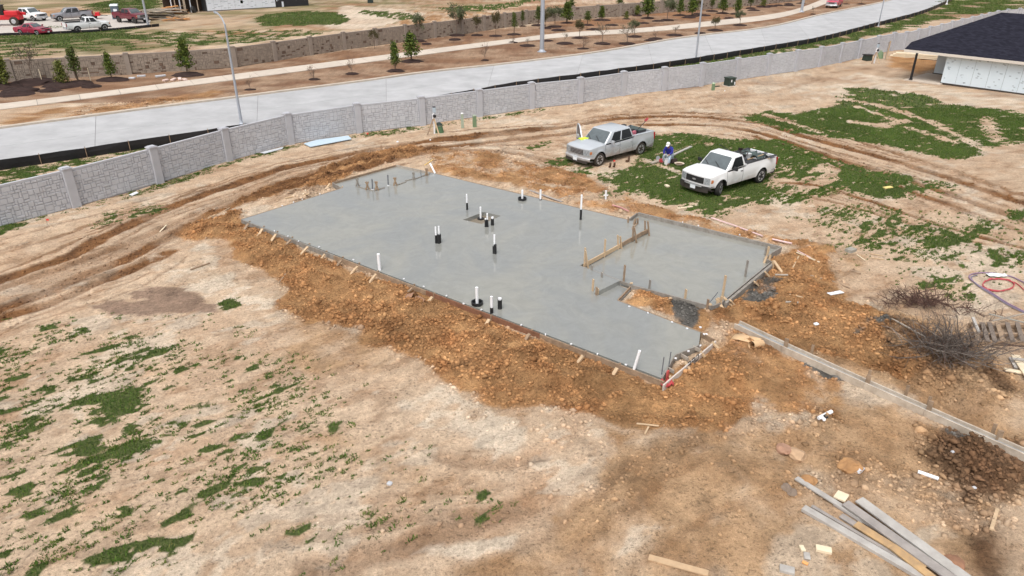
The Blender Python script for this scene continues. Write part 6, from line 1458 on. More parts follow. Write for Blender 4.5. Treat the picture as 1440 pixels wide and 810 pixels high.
PROTO = {k: [tree_proto(k, 100+17*i+7*s) for s in range(3)] for i, k in enumerate(('pine','yellow_pine','tall_pine','bare','leafy','red_twig','olive'))}
mulch_pts = []
def tree(kind, px, top, label, mulch=0.0, var=0, group=None, wide=1.0, name=None):
    wide *= 0.8+0.45*random.random()
    g = P(*px); g.z = 0.02; hh = HT(px[0], px[1], top)
    root = empty(name or ('pine_tree' if 'pine' in kind else 'sapling'), g, random.random()*6.28, label, 'tree', group)
    tr, cr = PROTO[kind][var % 3]
    child('trunk', tr, root, (0,0,0), 0, (hh*wide, hh*wide, hh)); child('crown', cr, root, (0,0,0), 0, (hh*wide, hh*wide, hh))
    if mulch: mulch_pts.append((g, mulch))
    return root
GRP = 'young trees planted beyond the road'
T = [('yellow_pine',(8,123),76,'yellow green pine cut by the left picture edge before the brown wall',1.6,1.15),('bare',(48,117),60,'grey bare tree with wide fuzzy crown above the brown wall at left',1.9,1.0),('yellow_pine',(90,121),86,'short bushy yellow green pine in front of a brown wall post',1.6,1.0),
 ('tall_pine',(111,118),67,'slender dark pine on a bare trunk before the brown wall',1.3,1.1),('pine',(158,113),75,'dark conical pine between two brown wall posts at left',1.3,1.0),('pine',(264,106),55,'yellowish pine rising above the brown wall left of the curved lamp',1.4,1.0),
 ('pine',(556,100),60,'left of two bright green pines standing side by side at the path',0.8,1.0),('pine',(579,87),47,'right of two bright green pines standing side by side at the path',1.1,1.15),
 ('red_twig',(352,127),107,'small reddish twig shrub near the kerb, left of its pair',0.5,1.0),('red_twig',(442,112),91,'small reddish twig shrub by the path, right of the tall lamp',0.5,1.1),('red_twig',(495,104),80,'leafless reddish sapling left of the two bright pines',0.6,0.9),
 ('olive',(499,67),46,'olive leaved sapling hard against the brown wall',0,0.9),('olive',(527,69),45,'olive brown sapling next to the wall left of the bright pines',0,1.0),('leafy',(588,58),21,'wispy grey green sapling behind the right bright pine',0.9,0.8),('leafy',(642,50),5,'tall wispy grey sapling topping the brown wall',1.0,0.8),
 ('olive',(671,50),25,'brown leaved sapling before the brown wall near its bend',0.8,0.8),('olive',(697,51),16,'dark purple brown narrow sapling before the wall',0.8,0.5),('red_twig',(682,85),57,'thin reddish sapling on the bare verge near the kerb',0.4,0.9),('tall_pine',(723,49),18,'narrow yellow green pine left of the thick pole',0.9,0.9),('tall_pine',(735,37),15,'small dark pine against the wall left of the thick pole',0.5,0.9)]
for i, t_ in enumerate(T): tree(t_[0], t_[1], t_[2], t_[3], t_[4], i, GRP, t_[5])
# the crowded stretch right of the thick pole: nothing tells most of these apart
rest = [('red_twig',(721,60),50,.5),('bare',(742,65),54,.9),('tall_pine',(757,36),10,.9),('olive',(767,40),20,.8),('leafy',(780,38),11,.9),('bare',(794,62),46,1.0),('pine',(797,33),3,.9),('tall_pine',(803,27),0,.5),('olive',(815,54),28,.9),('tall_pine',(826,36),16,.9),('pine',(846,29),9,1.2),('bare',(847,62),30,.9),('red_twig',(820,69),48,.6),
 ('tall_pine',(871,21),-3,.9),('yellow_pine',(881,27),16,.6),('yellow_pine',(896,22),8,.7),('pine',(911,26),-6,.9),('bare',(882,62),34,.9),('leafy',(892,52),30,.8),('leafy',(938,29),-4,1.0),('pine',(956,22),-2,.9),('red_twig',(922,55),42,.8),('bare',(949,50),36,.9),('pine',(973,23),-4,.9),('olive',(981,20),2,.7),('tall_pine',(1001,16),-6,.9),('pine',(1016,19),-4,.9),
 ('olive',(1005,43),24,.9),('leafy',(1040,36),14,.9),('pine',(1037,20),-3,1.0),('tall_pine',(1055,12),-8,.8),('yellow_pine',(1073,10),-7,1.1),('leafy',(1095,8),-8,.8),('bare',(1109,6),-8,.8),('bare',(1143,20),10,.4),('olive',(1211,6),-10,.7),('bare',(1190,6),-6,.6),('tall_pine',(1126,5),-14,.7)]
ORD = ['leftmost','second','third','fourth','fifth','sixth','seventh','eighth','ninth','tenth']
KN = {'pine':'green pine','tall_pine':'slender pine','yellow_pine':'yellowish pine','bare':'leafless sapling','leafy':'wispy grey green sapling','olive':'brownish sapling','red_twig':'reddish shrub'}
rest.sort(key=lambda t: t[1][0]); seen = {}
for i, (k, px, tp, mu) in enumerate(rest):
    n_ = seen.get(k, 0); seen[k] = n_+1
    tree(k, px, tp, ('leftmost '+KN[k] if n_ == 0 else ORD[n_]+' '+KN[k]+' from the left')+' among the plantings right of the thick pole', mu*1.1, i, {'pine':'young green pines right of the thick pole','tall_pine':'slender pines right of the thick pole','yellow_pine':'yellowish pines right of the thick pole','bare':'leafless saplings right of the thick pole','leafy':'thin leaved saplings right of the thick pole','olive':'brownish saplings right of the thick pole','red_twig':'reddish shrubs right of the thick pole'}[k], 1.15 if k in ('leafy','olive','bare') else 1.3)
for px, w in (((128,122),0.9),((28,128),1.7),((20,133),1.6),((70,128),1.0),((640,56),0.9),((835,42),1.2),((860,36),1.2),((905,33),1.0),((925,30),1.0),((968,25),1.2),((990,22),1.2),((1025,26),1.0),((1060,15),1.2),((1085,9),1.2),((1110,8),1.2),((770,58),0.9),((785,43),1.2),((915,57),0.9),((985,47),0.9),((600,62),0.7)): mulch_pts.append((P(*px), w*0.85))
# mulch: shredded bark mounds under the saplings
vv, ff, cc = [], [], []
for g, w in mulch_pts:
    n0 = len(vv); rr_ = random.Random(int(g.x*100))
    for i in range(7):
        for j in range(16):
            t = 2*math.pi*j/16; rad = w*i/6*(0.8+0.35*rr_.random()); vv.append((g.x+rad*math.cos(t)*1.15, g.y+rad*math.sin(t), 0.02+0.20*w*(1-(i/6)**2)+0.04*rr_.random()*(i < 6)-0.03*(i == 6))); k = 0.7+0.6*rr_.random(); cc.append((0.040*k, 0.025*k, 0.022*k, 1))
    for i in range(6):
        for j in range(16): ff.append((n0+i*16+j, n0+i*16+(j+1) % 16, n0+(i+1)*16+(j+1) % 16, n0+(i+1)*16+j))
raw_mesh('mulch', np.array(vv), np.array(ff), tint_mat('bark_mulch', 0.95, grain=0.35, gscale=12), attr=np.array(cc))
for px, wh in (((60,117),'middle'),((128,115),'rightmost'),((20,110),'leftmost')): 
    g = P(*px); o = MB().box((0,0,0.6), (0.05,0.05,1.3)).build('stake', m_pale_l, None); o.location = g; tag(o, wh+' of three thin pale tree stakes among the mulch mounds at left', 'stake', 'tree stakes before the brown wall')
for i, px in enumerate(((186,111),(199,108),(226,108),(233,114),(244,113),(253,112),(260,113))):
    g = G(*px); o = MB().box((0,0,0.08), (0.55+0.2*(i % 3),0.30,0.16), 0.4*i).build('stone_block', M('pinkish_block', lin(214,190,180), 0.9, 0.12) if i > 2 else m_stone, None, bevel=0.03); o.location = g; tag(o, ['leftmost','second','third','fourth','fifth','sixth','rightmost'][i]+' of seven broken blocks lying at the foot of the brown wall', 'block', 'blocks below the brown wall')

# ================================================================== UTILITIES AT THE GREY WALL
m_ug = M('utility_green', lin(44,58,50), 0.55, 0.1); m_ped = M('pedestal_green', lin(112,134,102), 0.6, 0.08); m_pedp = M('pedestal_pale', lin(160,172,152), 0.6, 0.08)
g = G(1025.5,121); o = empty('transformer', g, 0.45, 'dark green pad transformer box with white labels at the grey wall', 'transformer')
MB().box((0,0,0.36), (0.78,0.72,0.66), None, 0.94).build('body', m_ug, o, bevel=0.02); MB().box((0,0,0.73), (0.84,0.78,0.10)).build('lid', m_ug, o, bevel=0.02); MB().box((0,0,0.0), (0.95,0.9,0.14)).build('pad', m_conc_path, o)
for x, y, z, s in ((-0.12,-0.372,0.50,(0.11,0.02,0.2)),(0.25,-0.375,0.28,(0.10,0.02,0.24))): MB().box((x,y,z), s).build('label_plate', m_plate, o)
MB().box((0.395,-0.1,0.55), (0.02,0.1,0.2)).build('label_plate', m_plate, o); MB().box((0.0,-0.368,0.36), (0.015,0.02,0.6)).build('door_seam', m_trim, o)
def pedestal(px, top, w, m, cm, label):
    g = G(*px); hh = HT(px[0], px[1], top); r = empty('pedestal', g, 0.4, label, 'pedestal'); MB().box((0,0,hh/2), (w,w*0.9,hh), None, 0.9).build('body', m, r, bevel=0.015); MB().box((0,0,hh+0.03), (w*1.02,w,0.08), None, 0.8).build('cap', cm, r, bevel=0.02); return r
pedestal((1002.5,127), 117.5, 0.24, m_ped, M('ped_cap', lin(180,200,170), 0.6), 'low green utility pedestal left of the dark transformer box')
pedestal((650.5,180), 160, 0.17, m_pedp, m_pvc, 'thin pale green pedestal by the grey wall')
pedestal((667.5,178.5), 163, 0.25, m_ped, m_pedp, 'thicker green pedestal right of the thin pale one')
g = G(1007,122); o = MB().box((0,0,0.05), (0.7,0.12,0.10), 0.3).build('green_duct', m_ug, None, bevel=0.02); o.location = g; tag(o, 'short green duct on the ground between pedestal and transformer', 'duct')
def meter_post(px, label, hh, skirt=True, frame=False):
    g = G(*px); r = empty('meter_post', g, 0.2, label, 'meter post')
    MB().box((0,0,hh/2), (0.10,0.10,hh)).build('post', m_pvc if not frame else m_wood, r); MB().box((0.05,-0.02,hh*0.92), (0.22,0.16,0.34)).build('meter_box', M('meter_grey', lin(176,190,200), 0.45, 0.05), r, bevel=0.02); MB().box((0.05,-0.03,hh*1.04), (0.20,0.14,0.06)).build('box_cap', m_iron, r)
    MB().lathe([(0.11,-0.05),(0.12,0.03),(0.06,0.07),(0.01,0.07)], 16, Matrix.Rotation(R(90), 3, 'X'), (0.05,-0.10,hh*0.70)).build('meter', m_trim, r, smooth=True); MB().box((0,-0.03,hh*0.68), (0.2,0.1,0.30)).build('socket', m_pvc, r)
    MB().beam((0,-0.05,hh*0.62), (0.28,-0.55,-0.05), 0.09, 0.04).build('brace', m_wood, r); MB().beam((-0.02,-0.03,hh*0.62), (-0.55,-0.35,-0.05), 0.09, 0.04).build('brace', m_wood_mud, r)
    return r
meter_post((611,188), 'temporary power post with grey meter and wooden braces at the grey wall', 1.75)
g = G(618,186); o = empty('cable_pedestal', g, 0, 'flared dark green cable pedestal beside the braced power post', 'pedestal')
MB().lathe([(0.32,0),(0.30,0.05),(0.22,0.42),(0.20,0.46),(0.01,0.48)], 14).build('skirt', M('skirt_green', lin(70,98,66), 0.7, 0.15), o, smooth=True, sharp=45); MB().lathe([(0.22,0.50),(0.23,0.56),(0.12,0.66),(0.01,0.68)], 14).build('cap', m_ug, o, smooth=True, sharp=45); MB().lathe([(0.18,0.45),(0.20,0.49),(0.18,0.52),(0.01,0.52)], 14).build('white_band', m_pvc, o)
meter_post((1229,89), 'second temporary power post with braces near the dark roofed house', 1.9)
g = G(1219,85); o = empty('cabinet', g, 0.3, 'low dark green box beside the second power post', 'cabinet'); MB().box((0,0,0.28), (0.8,0.7,0.56), None, 0.92).build('body', m_ug, o, bevel=0.03); MB().box((0,0,0.6), (0.84,0.74,0.08)).build('lid', m_trim, o)
g = G(1237,82); o = empty('cable_pedestal', g, 0, 'pale green flared pedestal behind the second power post', 'pedestal'); MB().lathe([(0.34,0),(0.28,0.5),(0.20,0.7),(0.01,0.74)], 14).build('skirt', m_ped, o, smooth=True); MB().lathe([(0.1,0.76),(0.12,0.85),(0.01,0.9)], 10).build('cap', m_pedp, o, smooth=True)
g = G(1246,85); o = empty('wooden_frame', g, 0.5, 'tall wooden frame of two posts beside the second power post', 'frame'); MB().beam((0,0,-0.1),(0.05,0,2.0),0.09,0.06).build('post', m_wood, o); MB().beam((0.5,0.5,-0.1),(0.55,0.5,1.8),0.07,0.05).build('post', m_wood_old, o); MB().beam((0.05,0,1.95),(0.55,0.5,1.75),0.06,0.05).build('crossbar', m_wood_old, o)

# ================================================================== LOOSE THINGS ON THE SITE
def thing_on(o, label, cat, group=None): return tag(o, label, cat, group)
def plank(a, b_, label, w=0.10, t=0.04, mat=None, z0=0.03, z1=None, cat='board', name='board', group=None):
    p = G(*a); q = G(*b_); p.z += z0; q.z += (z0 if z1 is None else z1)
    o = MB().beam(p, q, w, t).build(name, mat or m_wood, None, tuple((p+q)/2), bevel=0.004); return tag(o, label, cat, group)
# lumber at lower right
m_lum1 = M('silvery_plank', lin(184,180,174), 0.85, 0.14, 2.2, 0.15, 30, color2=lin(150,144,138)); m_lum2 = M('grey_plank', lin(164,156,150), 0.88, 0.18, 2.5, 0.15, 30, color2=lin(132,126,122)); m_lum3 = M('muddy_plank', lin(196,160,112), 0.9, 0.2, 3.0, 0.15, 30, color2=lin(146,122,96))
for M_ in (m_lum1, m_lum2, m_lum3): pass
plank((1129,717), (1312,824), 'leftmost pale silvery plank of the lumber in the lower right', 0.19, 0.09, m_lum1, 0.06)
plank((1141,714), (1300,808), 'narrow grey plank lying tight beside the leftmost silvery one', 0.09, 0.05, m_lum2, 0.05)
plank((1119,675), (1296,786), 'long plank reaching farthest up left out of the lumber heap', 0.15, 0.045, m_lum1, 0.07)
plank((1187,713), (1362,838), 'wide grey plank in the middle of the lumber heap', 0.25, 0.045, m_lum2, 0.13)
plank((1206,709), (1372,832), 'rightmost wide silvery plank of the lumber heap', 0.27, 0.045, m_lum1, 0.15)
plank((1202,741), (1300,803), 'mud stained yellowish plank between the grey ones', 0.22, 0.04, m_lum3, 0.10)
plank((1252,774), (1322,828), 'second mud stained plank at the lower end of the heap', 0.20, 0.04, m_lum3, 0.12)
plank((1174,699), (1190,706), 'short pale offcut crossing under the long plank', 0.30, 0.05, m_pale_l, 0.10)
plank((1182,727), (1207,743), 'short grey offcut tucked between the planks', 0.17, 0.04, m_lum2, 0.05)
plank((1172,711), (1212,737), 'thin dark batten half under the long plank', 0.06, 0.04, m_lum2, 0.04)
for a, b_, w, t, mt, lab in [((1147,771.5),(1169,776.5),0.17,0.07,m_pale_l,'pale wood offcut, longest of the scraps left of the lumber'),((1126,769),(1130,777),0.10,0.06,m_pale_l,'small upright wood chip left of the lumber'),((1130,782),(1139,784),0.20,0.03,m_lum1,'square pale plate among the scraps at the bottom'),((1128,791),(1136,795),0.08,0.03,M('orange_chip', lin(222,160,100), 0.8),'small orange wood chip among the scraps at the bottom'),((1096,800),(1117,805),0.19,0.07,m_lum1,'grey offcut at the bottom edge left of the lumber'),
  ((912,785),(996,808),0.16,0.04,M('dusty_plank', lin(184,156,124), 0.95, 0.1),'dust covered plank half sunk at the bottom middle'),((1402,717),(1393,747),0.08,0.05,m_wood,'single light stick lying in the dark clods at right'),((953,294),(974,291),0.10,0.04,m_pale_l,'cream board in the grass before the white pickup'),((1243,265),(1254,263),0.22,0.05,M('yellow_board', lin(228,204,130), 0.8, 0.08),'yellow board lying in the grass right of the white pickup'),
  ((916,231),(934,225),0.24,0.16,m_wood_old,'thick timber left of the sitting worker'),((946,219),(972,207),0.16,0.10,m_lum1,'long pale timber running off behind the sitting worker'),
  ((293,309),(303,304),0.06,0.04,m_wood,'light stick in the orange dirt left of the slab'),((316,297),(323,293),0.05,0.03,m_wood,'short stick nearest the left slab corner'),((225,327),(234,317),0.06,0.03,m_pale_l,'thin pale lath standing out of the left wheel rut'),((268,380),(295,371),0.06,0.05,m_wood_mud,'dark stick on the pale sand left of the dirt bank'),((400,274),(415,276),0.08,0.05,m_wood,'light board behind the left slab edge'),((426,273),(430,268),0.07,0.04,m_pale_l,'small pale upright chip behind the left slab edge'),
  ((392,399),(402,386),0.05,0.03,m_wood_mud,'thin stick leaning in the front dirt bank'),((895,597),(926,600),0.05,0.03,m_wood,'thin lath lying in the dirt below the slab tip'),((907,611),(912,601),0.05,0.03,m_wood,'second short lath below the slab tip'),((1120,356),(1152,369),0.06,0.04,m_pale_l,'pale lath in the orange dirt right of the garage'),((1170,396),(1195,406),0.06,0.04,m_wood_mud,'brown lath in the dirt right of the garage'),((1140,385),(1157,387),0.07,0.05,m_wood_mud,'dark stick right of the garage corner'),((1090,386),(1108,388),0.09,0.04,m_wood_old,'grey board end beside the garage corner braces'),
  ((1105,424),(1124,427),0.07,0.05,m_wood_old,'grey stick in the dirt below the garage corner'),((1110,415),(1128,421),0.05,0.03,m_wood,'thin lath in the dirt below the garage corner'),((1205,359),(1216,367),0.05,0.03,m_pale_l,'white lath by the sparse grass right of the garage'),((1222,357),(1243,361),0.06,0.03,m_wood,'upper of two laths in the sparse grass'),((1224,363),(1243,366),0.06,0.03,m_wood,'lower of two laths in the sparse grass'),((1195,381),(1210,386),0.10,0.07,m_wood_mud,'short dark log on the tan dirt right of the garage'),((1254,449),(1300,477),0.05,0.04,m_wood_old,'long grey branch leading to the brush pile'),
  ((597,233),(609,225),0.04,0.03,M('yellow_lath', lin(224,190,110), 0.8),'yellow lath leaning at the back porch corner'),((784,282),(802,276),0.06,0.05,m_wood_old,'grey branch in the dirt at the back form'),((797,284),(808,277),0.05,0.05,m_wood_mud,'brown stick in the dirt at the back form'),((745,268),(790,284),0.14,0.03,m_lum2,'old grey board lying along the back form'),((1192,355),(1200,352),0.3,0.2,m_greyb,'small grey heap of board ends at the grass edge'),((1166,413),(1184,411),0.2,0.03,m_plate,'white sheet scrap in the orange dirt'),((1123,361),(1115,377),0.05,0.04,m_wood,'lath sloping in the dirt near the garage braces')]:
    plank(a, b_, lab, w, t, mt, 0.03)
# pink hoses / conduit along the back of the garage
def hose(px, r, mat, label, z=0.05, cat='hose', name='hose', n=5, wob=0.0):
    if name == 'conduit': n = 1; z = 0.10
    pts = []
    for a in smooth_line([Vector((x, y, 0)) for x, y in px], n):
        g = G(a.x, a.y); g.z += z+wob*(random.random()-0.5); pts.append(g)
    o = MB().tube(pts, r, 7).build(name, mat, None, tuple(pts[0]), smooth=True); return tag(o, label, cat)
m_pinkh = M('pinkish_pipe', lin(214,186,184), 0.5, 0.08); m_purple = M('purple_hose', lin(136,112,134), 0.5, 0.15); m_redh = M('red_hose', lin(176,72,78), 0.5, 0.15)
hose([(1000,309),(1030,319),(1072,334.5)], 0.035, m_pinkh, 'pinkish pipe lying along the back of the garage form', cat='pipe', name='conduit'); hose([(1086,337),(1100,341),(1113,345)], 0.04, m_pinkh, 'short pinkish pipe at the far garage corner', cat='pipe', name='conduit')
hose([(861,290),(873,294),(884,299)], 0.03, M('rose_pipe', lin(196,140,140), 0.5), 'short rose pipe leading to the garage back corner', cat='pipe', name='conduit'); hose([(1121,356),(1140,364.5)], 0.02, m_pinkh, 'short thin pipe right of the garage corner', cat='pipe', name='conduit')
hose([(1440,440),(1415,427),(1395,414),(1376,403),(1364,394),(1363,389),(1370,386),(1385,385),(1400,386),(1420,390),(1432,395),(1445,402)], 0.026, m_purple, 'purple hose sweeping round the red coil at right', n=6)
hose([(1445,444),(1418,431),(1398,418),(1380,407),(1368,397),(1366,391),(1374,388)], 0.022, M('blue_grey_hose', lin(124,118,136), 0.5), 'bluish hose beside the purple one at right')
coil = []
for k in range(70):
    t = 2*math.pi*k/23; a_ = 22*(1+0.07*math.sin(k*0.27+1)); coil.append((1402.5+a_*math.cos(t), 401.5+8.6*(1+0.10*math.cos(k*0.23))*math.sin(t)))
coil += [(1425,398),(1434,403),(1440,410),(1446,414)]
hose(coil, 0.020, m_redh, 'red hose coiled in rings on the sand at the right edge', n=2, wob=0.05)
cloth('plastic_scrap', 'white plastic scrap lying on the purple hose', 'plastic', G(1401,388.5,0.04), 0.7, 0.25, 0.0, m_pvc, 0.06, seed=5)
# sheets at the grey wall
def sheet(pts, label, mat, th=0.03, z=0.05, name='sheet', cat='board', tilt=0.0):
    ps = [G(*p) for p in pts]; c_ = sum(ps, Vector())/len(ps); zz = max(p.z for p in ps)
    return tag(MB().prism([p for p in ps], zz+z-th, zz+z).build(name, mat, None, tuple(c_)), label, cat)
sheet([(427.5,203.8),(436.5,208.3),(494.5,197.6),(490,192.8),(445,199)], 'bright pale blue sheet lying at the foot of the grey wall', M('pale_blue_sheet', lin(184,202,214), 0.5, 0.06), 0.04, 0.10)
sheet([(366,216),(372,217.5),(397,210.5),(399,208)], 'smaller grey board at the foot of the grey wall', M('board_grey', lin(196,200,204), 0.6), 0.03, 0.06); sheet([(182,275),(186,276.5),(195,273),(192,271)], 'small white board on the grass at the left wall', m_plate, 0.03, 0.06)
# brown cardboard at the front form
m_card = M('brown_cardboard', lin(152,116,92), 0.9, 0.12, 4.0); m_kraft = M('kraft_paper', lin(206,172,132), 0.85, 0.1, 3.0)
def bent(pts, bend, label, mat, name='cardboard', cat='cardboard', z=0.06):
    ps = [G(*p) for p in pts]; A, B, C_, D = ps
    def f(u, v): p = A.lerp(B, u).lerp(D.lerp(C_, u), v); return (p.x, p.y, p.z+z+bend*math.sin(math.pi*u)*(0.6+0.4*v)+0.03*math.sin(7*u+4*v))
    o = MB().grid(f, 10, 4).build(name, mat, None, tuple((A+C_)/2), smooth=True); sm = o.modifiers.new('thick', 'SOLIDIFY'); sm.thickness = 0.015; return tag(o, label, cat)
bent([(569,421),(582,414),(588,414.5),(577,426)], 0.14, 'crumpled brown cardboard against the front form, left piece', m_card); bent([(583,424),(588,418),(600,427),(594,430)], 0.08, 'smaller brown cardboard against the front form, right piece', m_card)
bent([(1028,479),(1041,471),(1071,483),(1066,491)], 0.16, 'kraft paper sheet curled on the dirt beside the walk form', m_kraft, 'paper_sheet', 'paper')
o = MB().tube([G(1056,488,0.12), G(1070,488,0.14)], 0.13, 10, cap=False).build('paper_roll', m_kraft, None, smooth=True); tag(o, 'rolled end of brown paper by the walk form', 'paper')
cloth('red_rag', 'red rag at the foot of the end form stake', 'rag', G(937,544,0.05), 0.34, 0.26, 0.3, M('red_cloth', lin(176,70,72), 0.85, 0.2), 0.16, seed=7)
a = P(938,534,0); o = MB().box((a.x, a.y, 0.12), (0.10,0.04,0.42), 0.7).build('stake', M('red_stake', lin(190,84,80), 0.8), None, tuple(a)); tag(o, 'red painted stake at the near tip of the slab', 'stake')
# pvc scraps
def pvc(a, b_, r, label, z=0.06): p, q = G(*a), G(*b_); p.z += z; q.z += z; o = empty('pvc_offcut', p, 0, label, 'pipe'); d = q-p; MB().tube([(0,0,0), d], r, 12).build('pipe', m_pvc, o, smooth=True, sharp=60); MB().tube([d*0.995, d*1.003], r*0.8, 12).build('bore', m_trim, o); return o
o = pvc((1150,592),(1168,585), 0.055, 'white pipe fitting with black collar on the brown clods', 0.16); MB().tube([(0.16,0.02,0.0),(0.24,0.05,0.02)], 0.075, 12).build('collar', m_blk, o, smooth=True); MB().tube([(0.1,0.06,0.0),(0.12,-0.10,0.03)], 0.05, 10).build('branch', m_pvc, o, smooth=True)
pvc((1290,666),(1319,676), 0.05, 'loose white pipe length lying on the brown clods')
for i, (px, s, lab) in enumerate([((559,200),0.14,'white chunk on the sand before the grey wall'),((605,196),0.10,'white scrap at the foot of the braced power post'),((1019,128),0.10,'white scrap before the transformer box'),((548,681),0.13,'white stone on the bare ground at the bottom middle'),((993,470),0.10,'white foam bit at the inner slab corner'),((985,459),0.09,'white foam bit in the dirt below the garage corner'),((984,487),0.12,'round white bit on the end form'),((1338,640),0.09,'small white stone at the edge of the dark clods'),((1371,683),0.10,'pale grey stone in the dark clods')]):
    r = random.Random(i); bm = bmesh.new(); bmesh.ops.create_icosphere(bm, subdivisions=2, radius=s*0.55)
    for v in bm.verts: v.co *= 1+0.3*(r.random()-0.5); v.co.z *= 0.7
    me = bpy.data.meshes.new('chunk'); bm.to_mesh(me); bm.free(); me.materials.append(m_plate if 'stone' not in lab else m_stone); o = bpy.data.objects.new('white_chunk', me); COL.objects.link(o); o.location = G(*px, s*0.2); tag(o, lab, 'scrap')
# boulders
for i, (px, s, mt, lab) in enumerate([((1103,634),0.27,M('red_rock', lin(160,124,102), 0.95, 0.2, 4.0, 0.4, 8),'reddish clay lump among the clods left of centre right'),((1122,641),0.30,M('tan_rock', lin(176,146,116), 0.95, 0.2, 4.0, 0.4, 8),'tan clay slab beside the reddish lump'),((1195,658),0.36,M('orange_rock', lin(178,136,92), 0.95, 0.25, 4.0, 0.4, 8, color2=lin(146,108,72)),'big orange clay lump above the lumber heap'),((1205,660),0.22,m_stone,'grey chunk against the big orange clay lump'),((1106,688),0.20,M('grey_rock', lin(128,112,98), 0.95, 0.2),'grey stone under the upper plank end'),((1114,694),0.17,M('grey_rock', lin(128,112,98)),'smaller grey stone under the upper plank end'),((1138,676),0.24,M('orange_rock', lin(1,1,1)),'orange clay lump at the upper plank end'),((1340,797),0.32,M('rust_rock', lin(142,104,80), 0.95, 0.25, 4.0, 0.4, 8),'rusty clay lump right of the lumber'),((1318,782),0.24,M('tan_rock', lin(1,1,1)),'tan clay lump right of the lumber'),((1148,455),0.12,m_plate,'pale lump in the dark patch right of the walk form')]):
    r = random.Random(40+i); bm = bmesh.new(); bmesh.ops.create_icosphere(bm, subdivisions=3, radius=s)
    pl_ = [(Vector((r.gauss(0,1), r.gauss(0,1), r.gauss(0,1))).normalized(), 0.62+0.3*r.random()) for _ in range(11)]
    for v in bm.verts:
        for nrm, dd_ in pl_:
            e_ = v.co.dot(nrm)-dd_*s
            if e_ > 0: v.co -= nrm*e_
        v.co *= 1+0.16*(r.random()-0.5); v.co *= 0.8; v.co.z *= 0.6; v.co.x *= 1.15
    me = bpy.data.meshes.new('rock'); bm.to_mesh(me); bm.free(); me.materials.append(mt); o = bpy.data.objects.new('clay_lump', me); COL.objects.link(o); o.location = G(*px, s*0.12); o.rotation_euler = (0,0,r.random()*6); tag(o, lab, 'rock')
# boots, tub, hose things by the worker
def boots(px, label):
    g = G(*px); o = empty('boots', g, random.random()*6, label, 'boots')
    for k in (-0.13, 0.13):
        b_ = skin_body('boot', [((k,0,0.34),0.075), ((k,0,0.12),0.065), ((k,-0.02,0.05),0.055), ((k+0.02,-0.20,0.04),0.05)], [(0,1),(1,2),(2,3)], M('muddy_boot', lin(84,62,46), 0.9, 0.3, 6.0), o, sub=1)
    return o
boots((861,236), 'pair of muddy brown boots standing near the silver pickup front wheel'); boots((884,227.5), 'pair of muddy brown boots standing nearer the sitting worker')
g = G(955,232.5); o = empty('mortar_tub', g, 0, 'round shallow tub with brown muck right of the worker', 'tub'); MB().lathe([(0.18,0),(0.26,0.13),(0.29,0.13),(0.25,0.11),(0.19,0.04),(0.01,0.04)], 22).build('pan', M('tub_pale', lin(206,190,170), 0.7, 0.1), o, smooth=True, sharp=40); MB().lathe([(0.235,0.08),(0.20,0.095),(0.01,0.09)], 18).build('muck', M('muck', lin(96,72,56), 0.9), o)
g = G(947,229); o = empty('tool_bag', g, 0.6, 'dark tool bag on the grass beside the worker', 'bag'); MB().box((0,0,0.14), (0.5,0.26,0.26), None, 0.8).build('bag', M('dark_canvas', lin(60,48,42), 0.9, 0.2), o, bevel=0.05, seg=2, smooth=True); MB().tube([(-0.15,0,0.26),(-0.1,0,0.38),(0.1,0,0.38),(0.15,0,0.26)], 0.018, 6).build('strap', m_trim, o, smooth=True)
g = G(931,229); o = empty('saw', g, 2.2, 'small red cut saw lying left of the worker', 'saw'); MB().box((0,0,0.12), (0.35,0.22,0.22)).build('motor', M('saw_red', lin(170,60,66), 0.6), o, bevel=0.04, seg=2); MB().lathe([(0.02,-0.005),(0.17,-0.005),(0.17,0.005),(0.02,0.005)], 22, Matrix.Rotation(R(90), 3, 'X'), (0.34,0.0,0.17)).build('blade', m_steel, o); MB().tube([(-0.1,0,0.22),(0,0,0.32),(0.14,0,0.22)], 0.02, 6).build('handle', m_trim, o, smooth=True)
o = plank((936,262.5),(940,262), 'flat pale stone in the grass left of the white pickup', 0.30, 0.08, m_pale_l, 0.04, cat='stone', name='flat_stone')
# pallet and boards at the right edge
p0, p1, p2 = P(1360,459), P(1364,484), P(1462,463); ux = (p2-p0).normalized(); uy = (p1-p0).normalized(); g = G(1364,484); pal = empty('pallet', g, 0, 'weathered wooden pallet at the right edge beside the brush pile', 'pallet')
m_slat = M('old_slat', lin(118,106,96), 0.95, 0.25, 4.0)
def PB(a, b_, w, t, z, nm, mt):
    q0 = (P(*a)-g); q1 = (P(*b_)-g); q0.z = z; q1.z = z; MB().beam(q0, q1, w, t).build(nm, mt, pal)
for a, b_ in (((1364,485),(1466,487)),((1366,474),(1466,475)),((1362,461),(1464,462))): PB(a, b_, 0.10, 0.11, 0.10, 'bearer', m_wood_mud)
for k, x in enumerate((1366,1379,1389,1400,1414,1428,1444,1458)): PB((x, 460), (x+8, 487), 0.14, 0.03, 0.172, 'slat', m_slat if k % 3 else m_wood_mud)
plank((1393,460),(1440,449), 'thin grey batten leaning over the pallet, upper one', 0.05, 0.04, m_wood_old, 0.25); plank((1388,449),(1440,462), 'thin grey batten leaning over the pallet, crossing the other', 0.05, 0.04, m_greyb, 0.22); plank((1364,459),(1374,475), 'pale post end standing at the pallet corner', 0.09, 0.07, m_lum1, 0.35, 0.2)
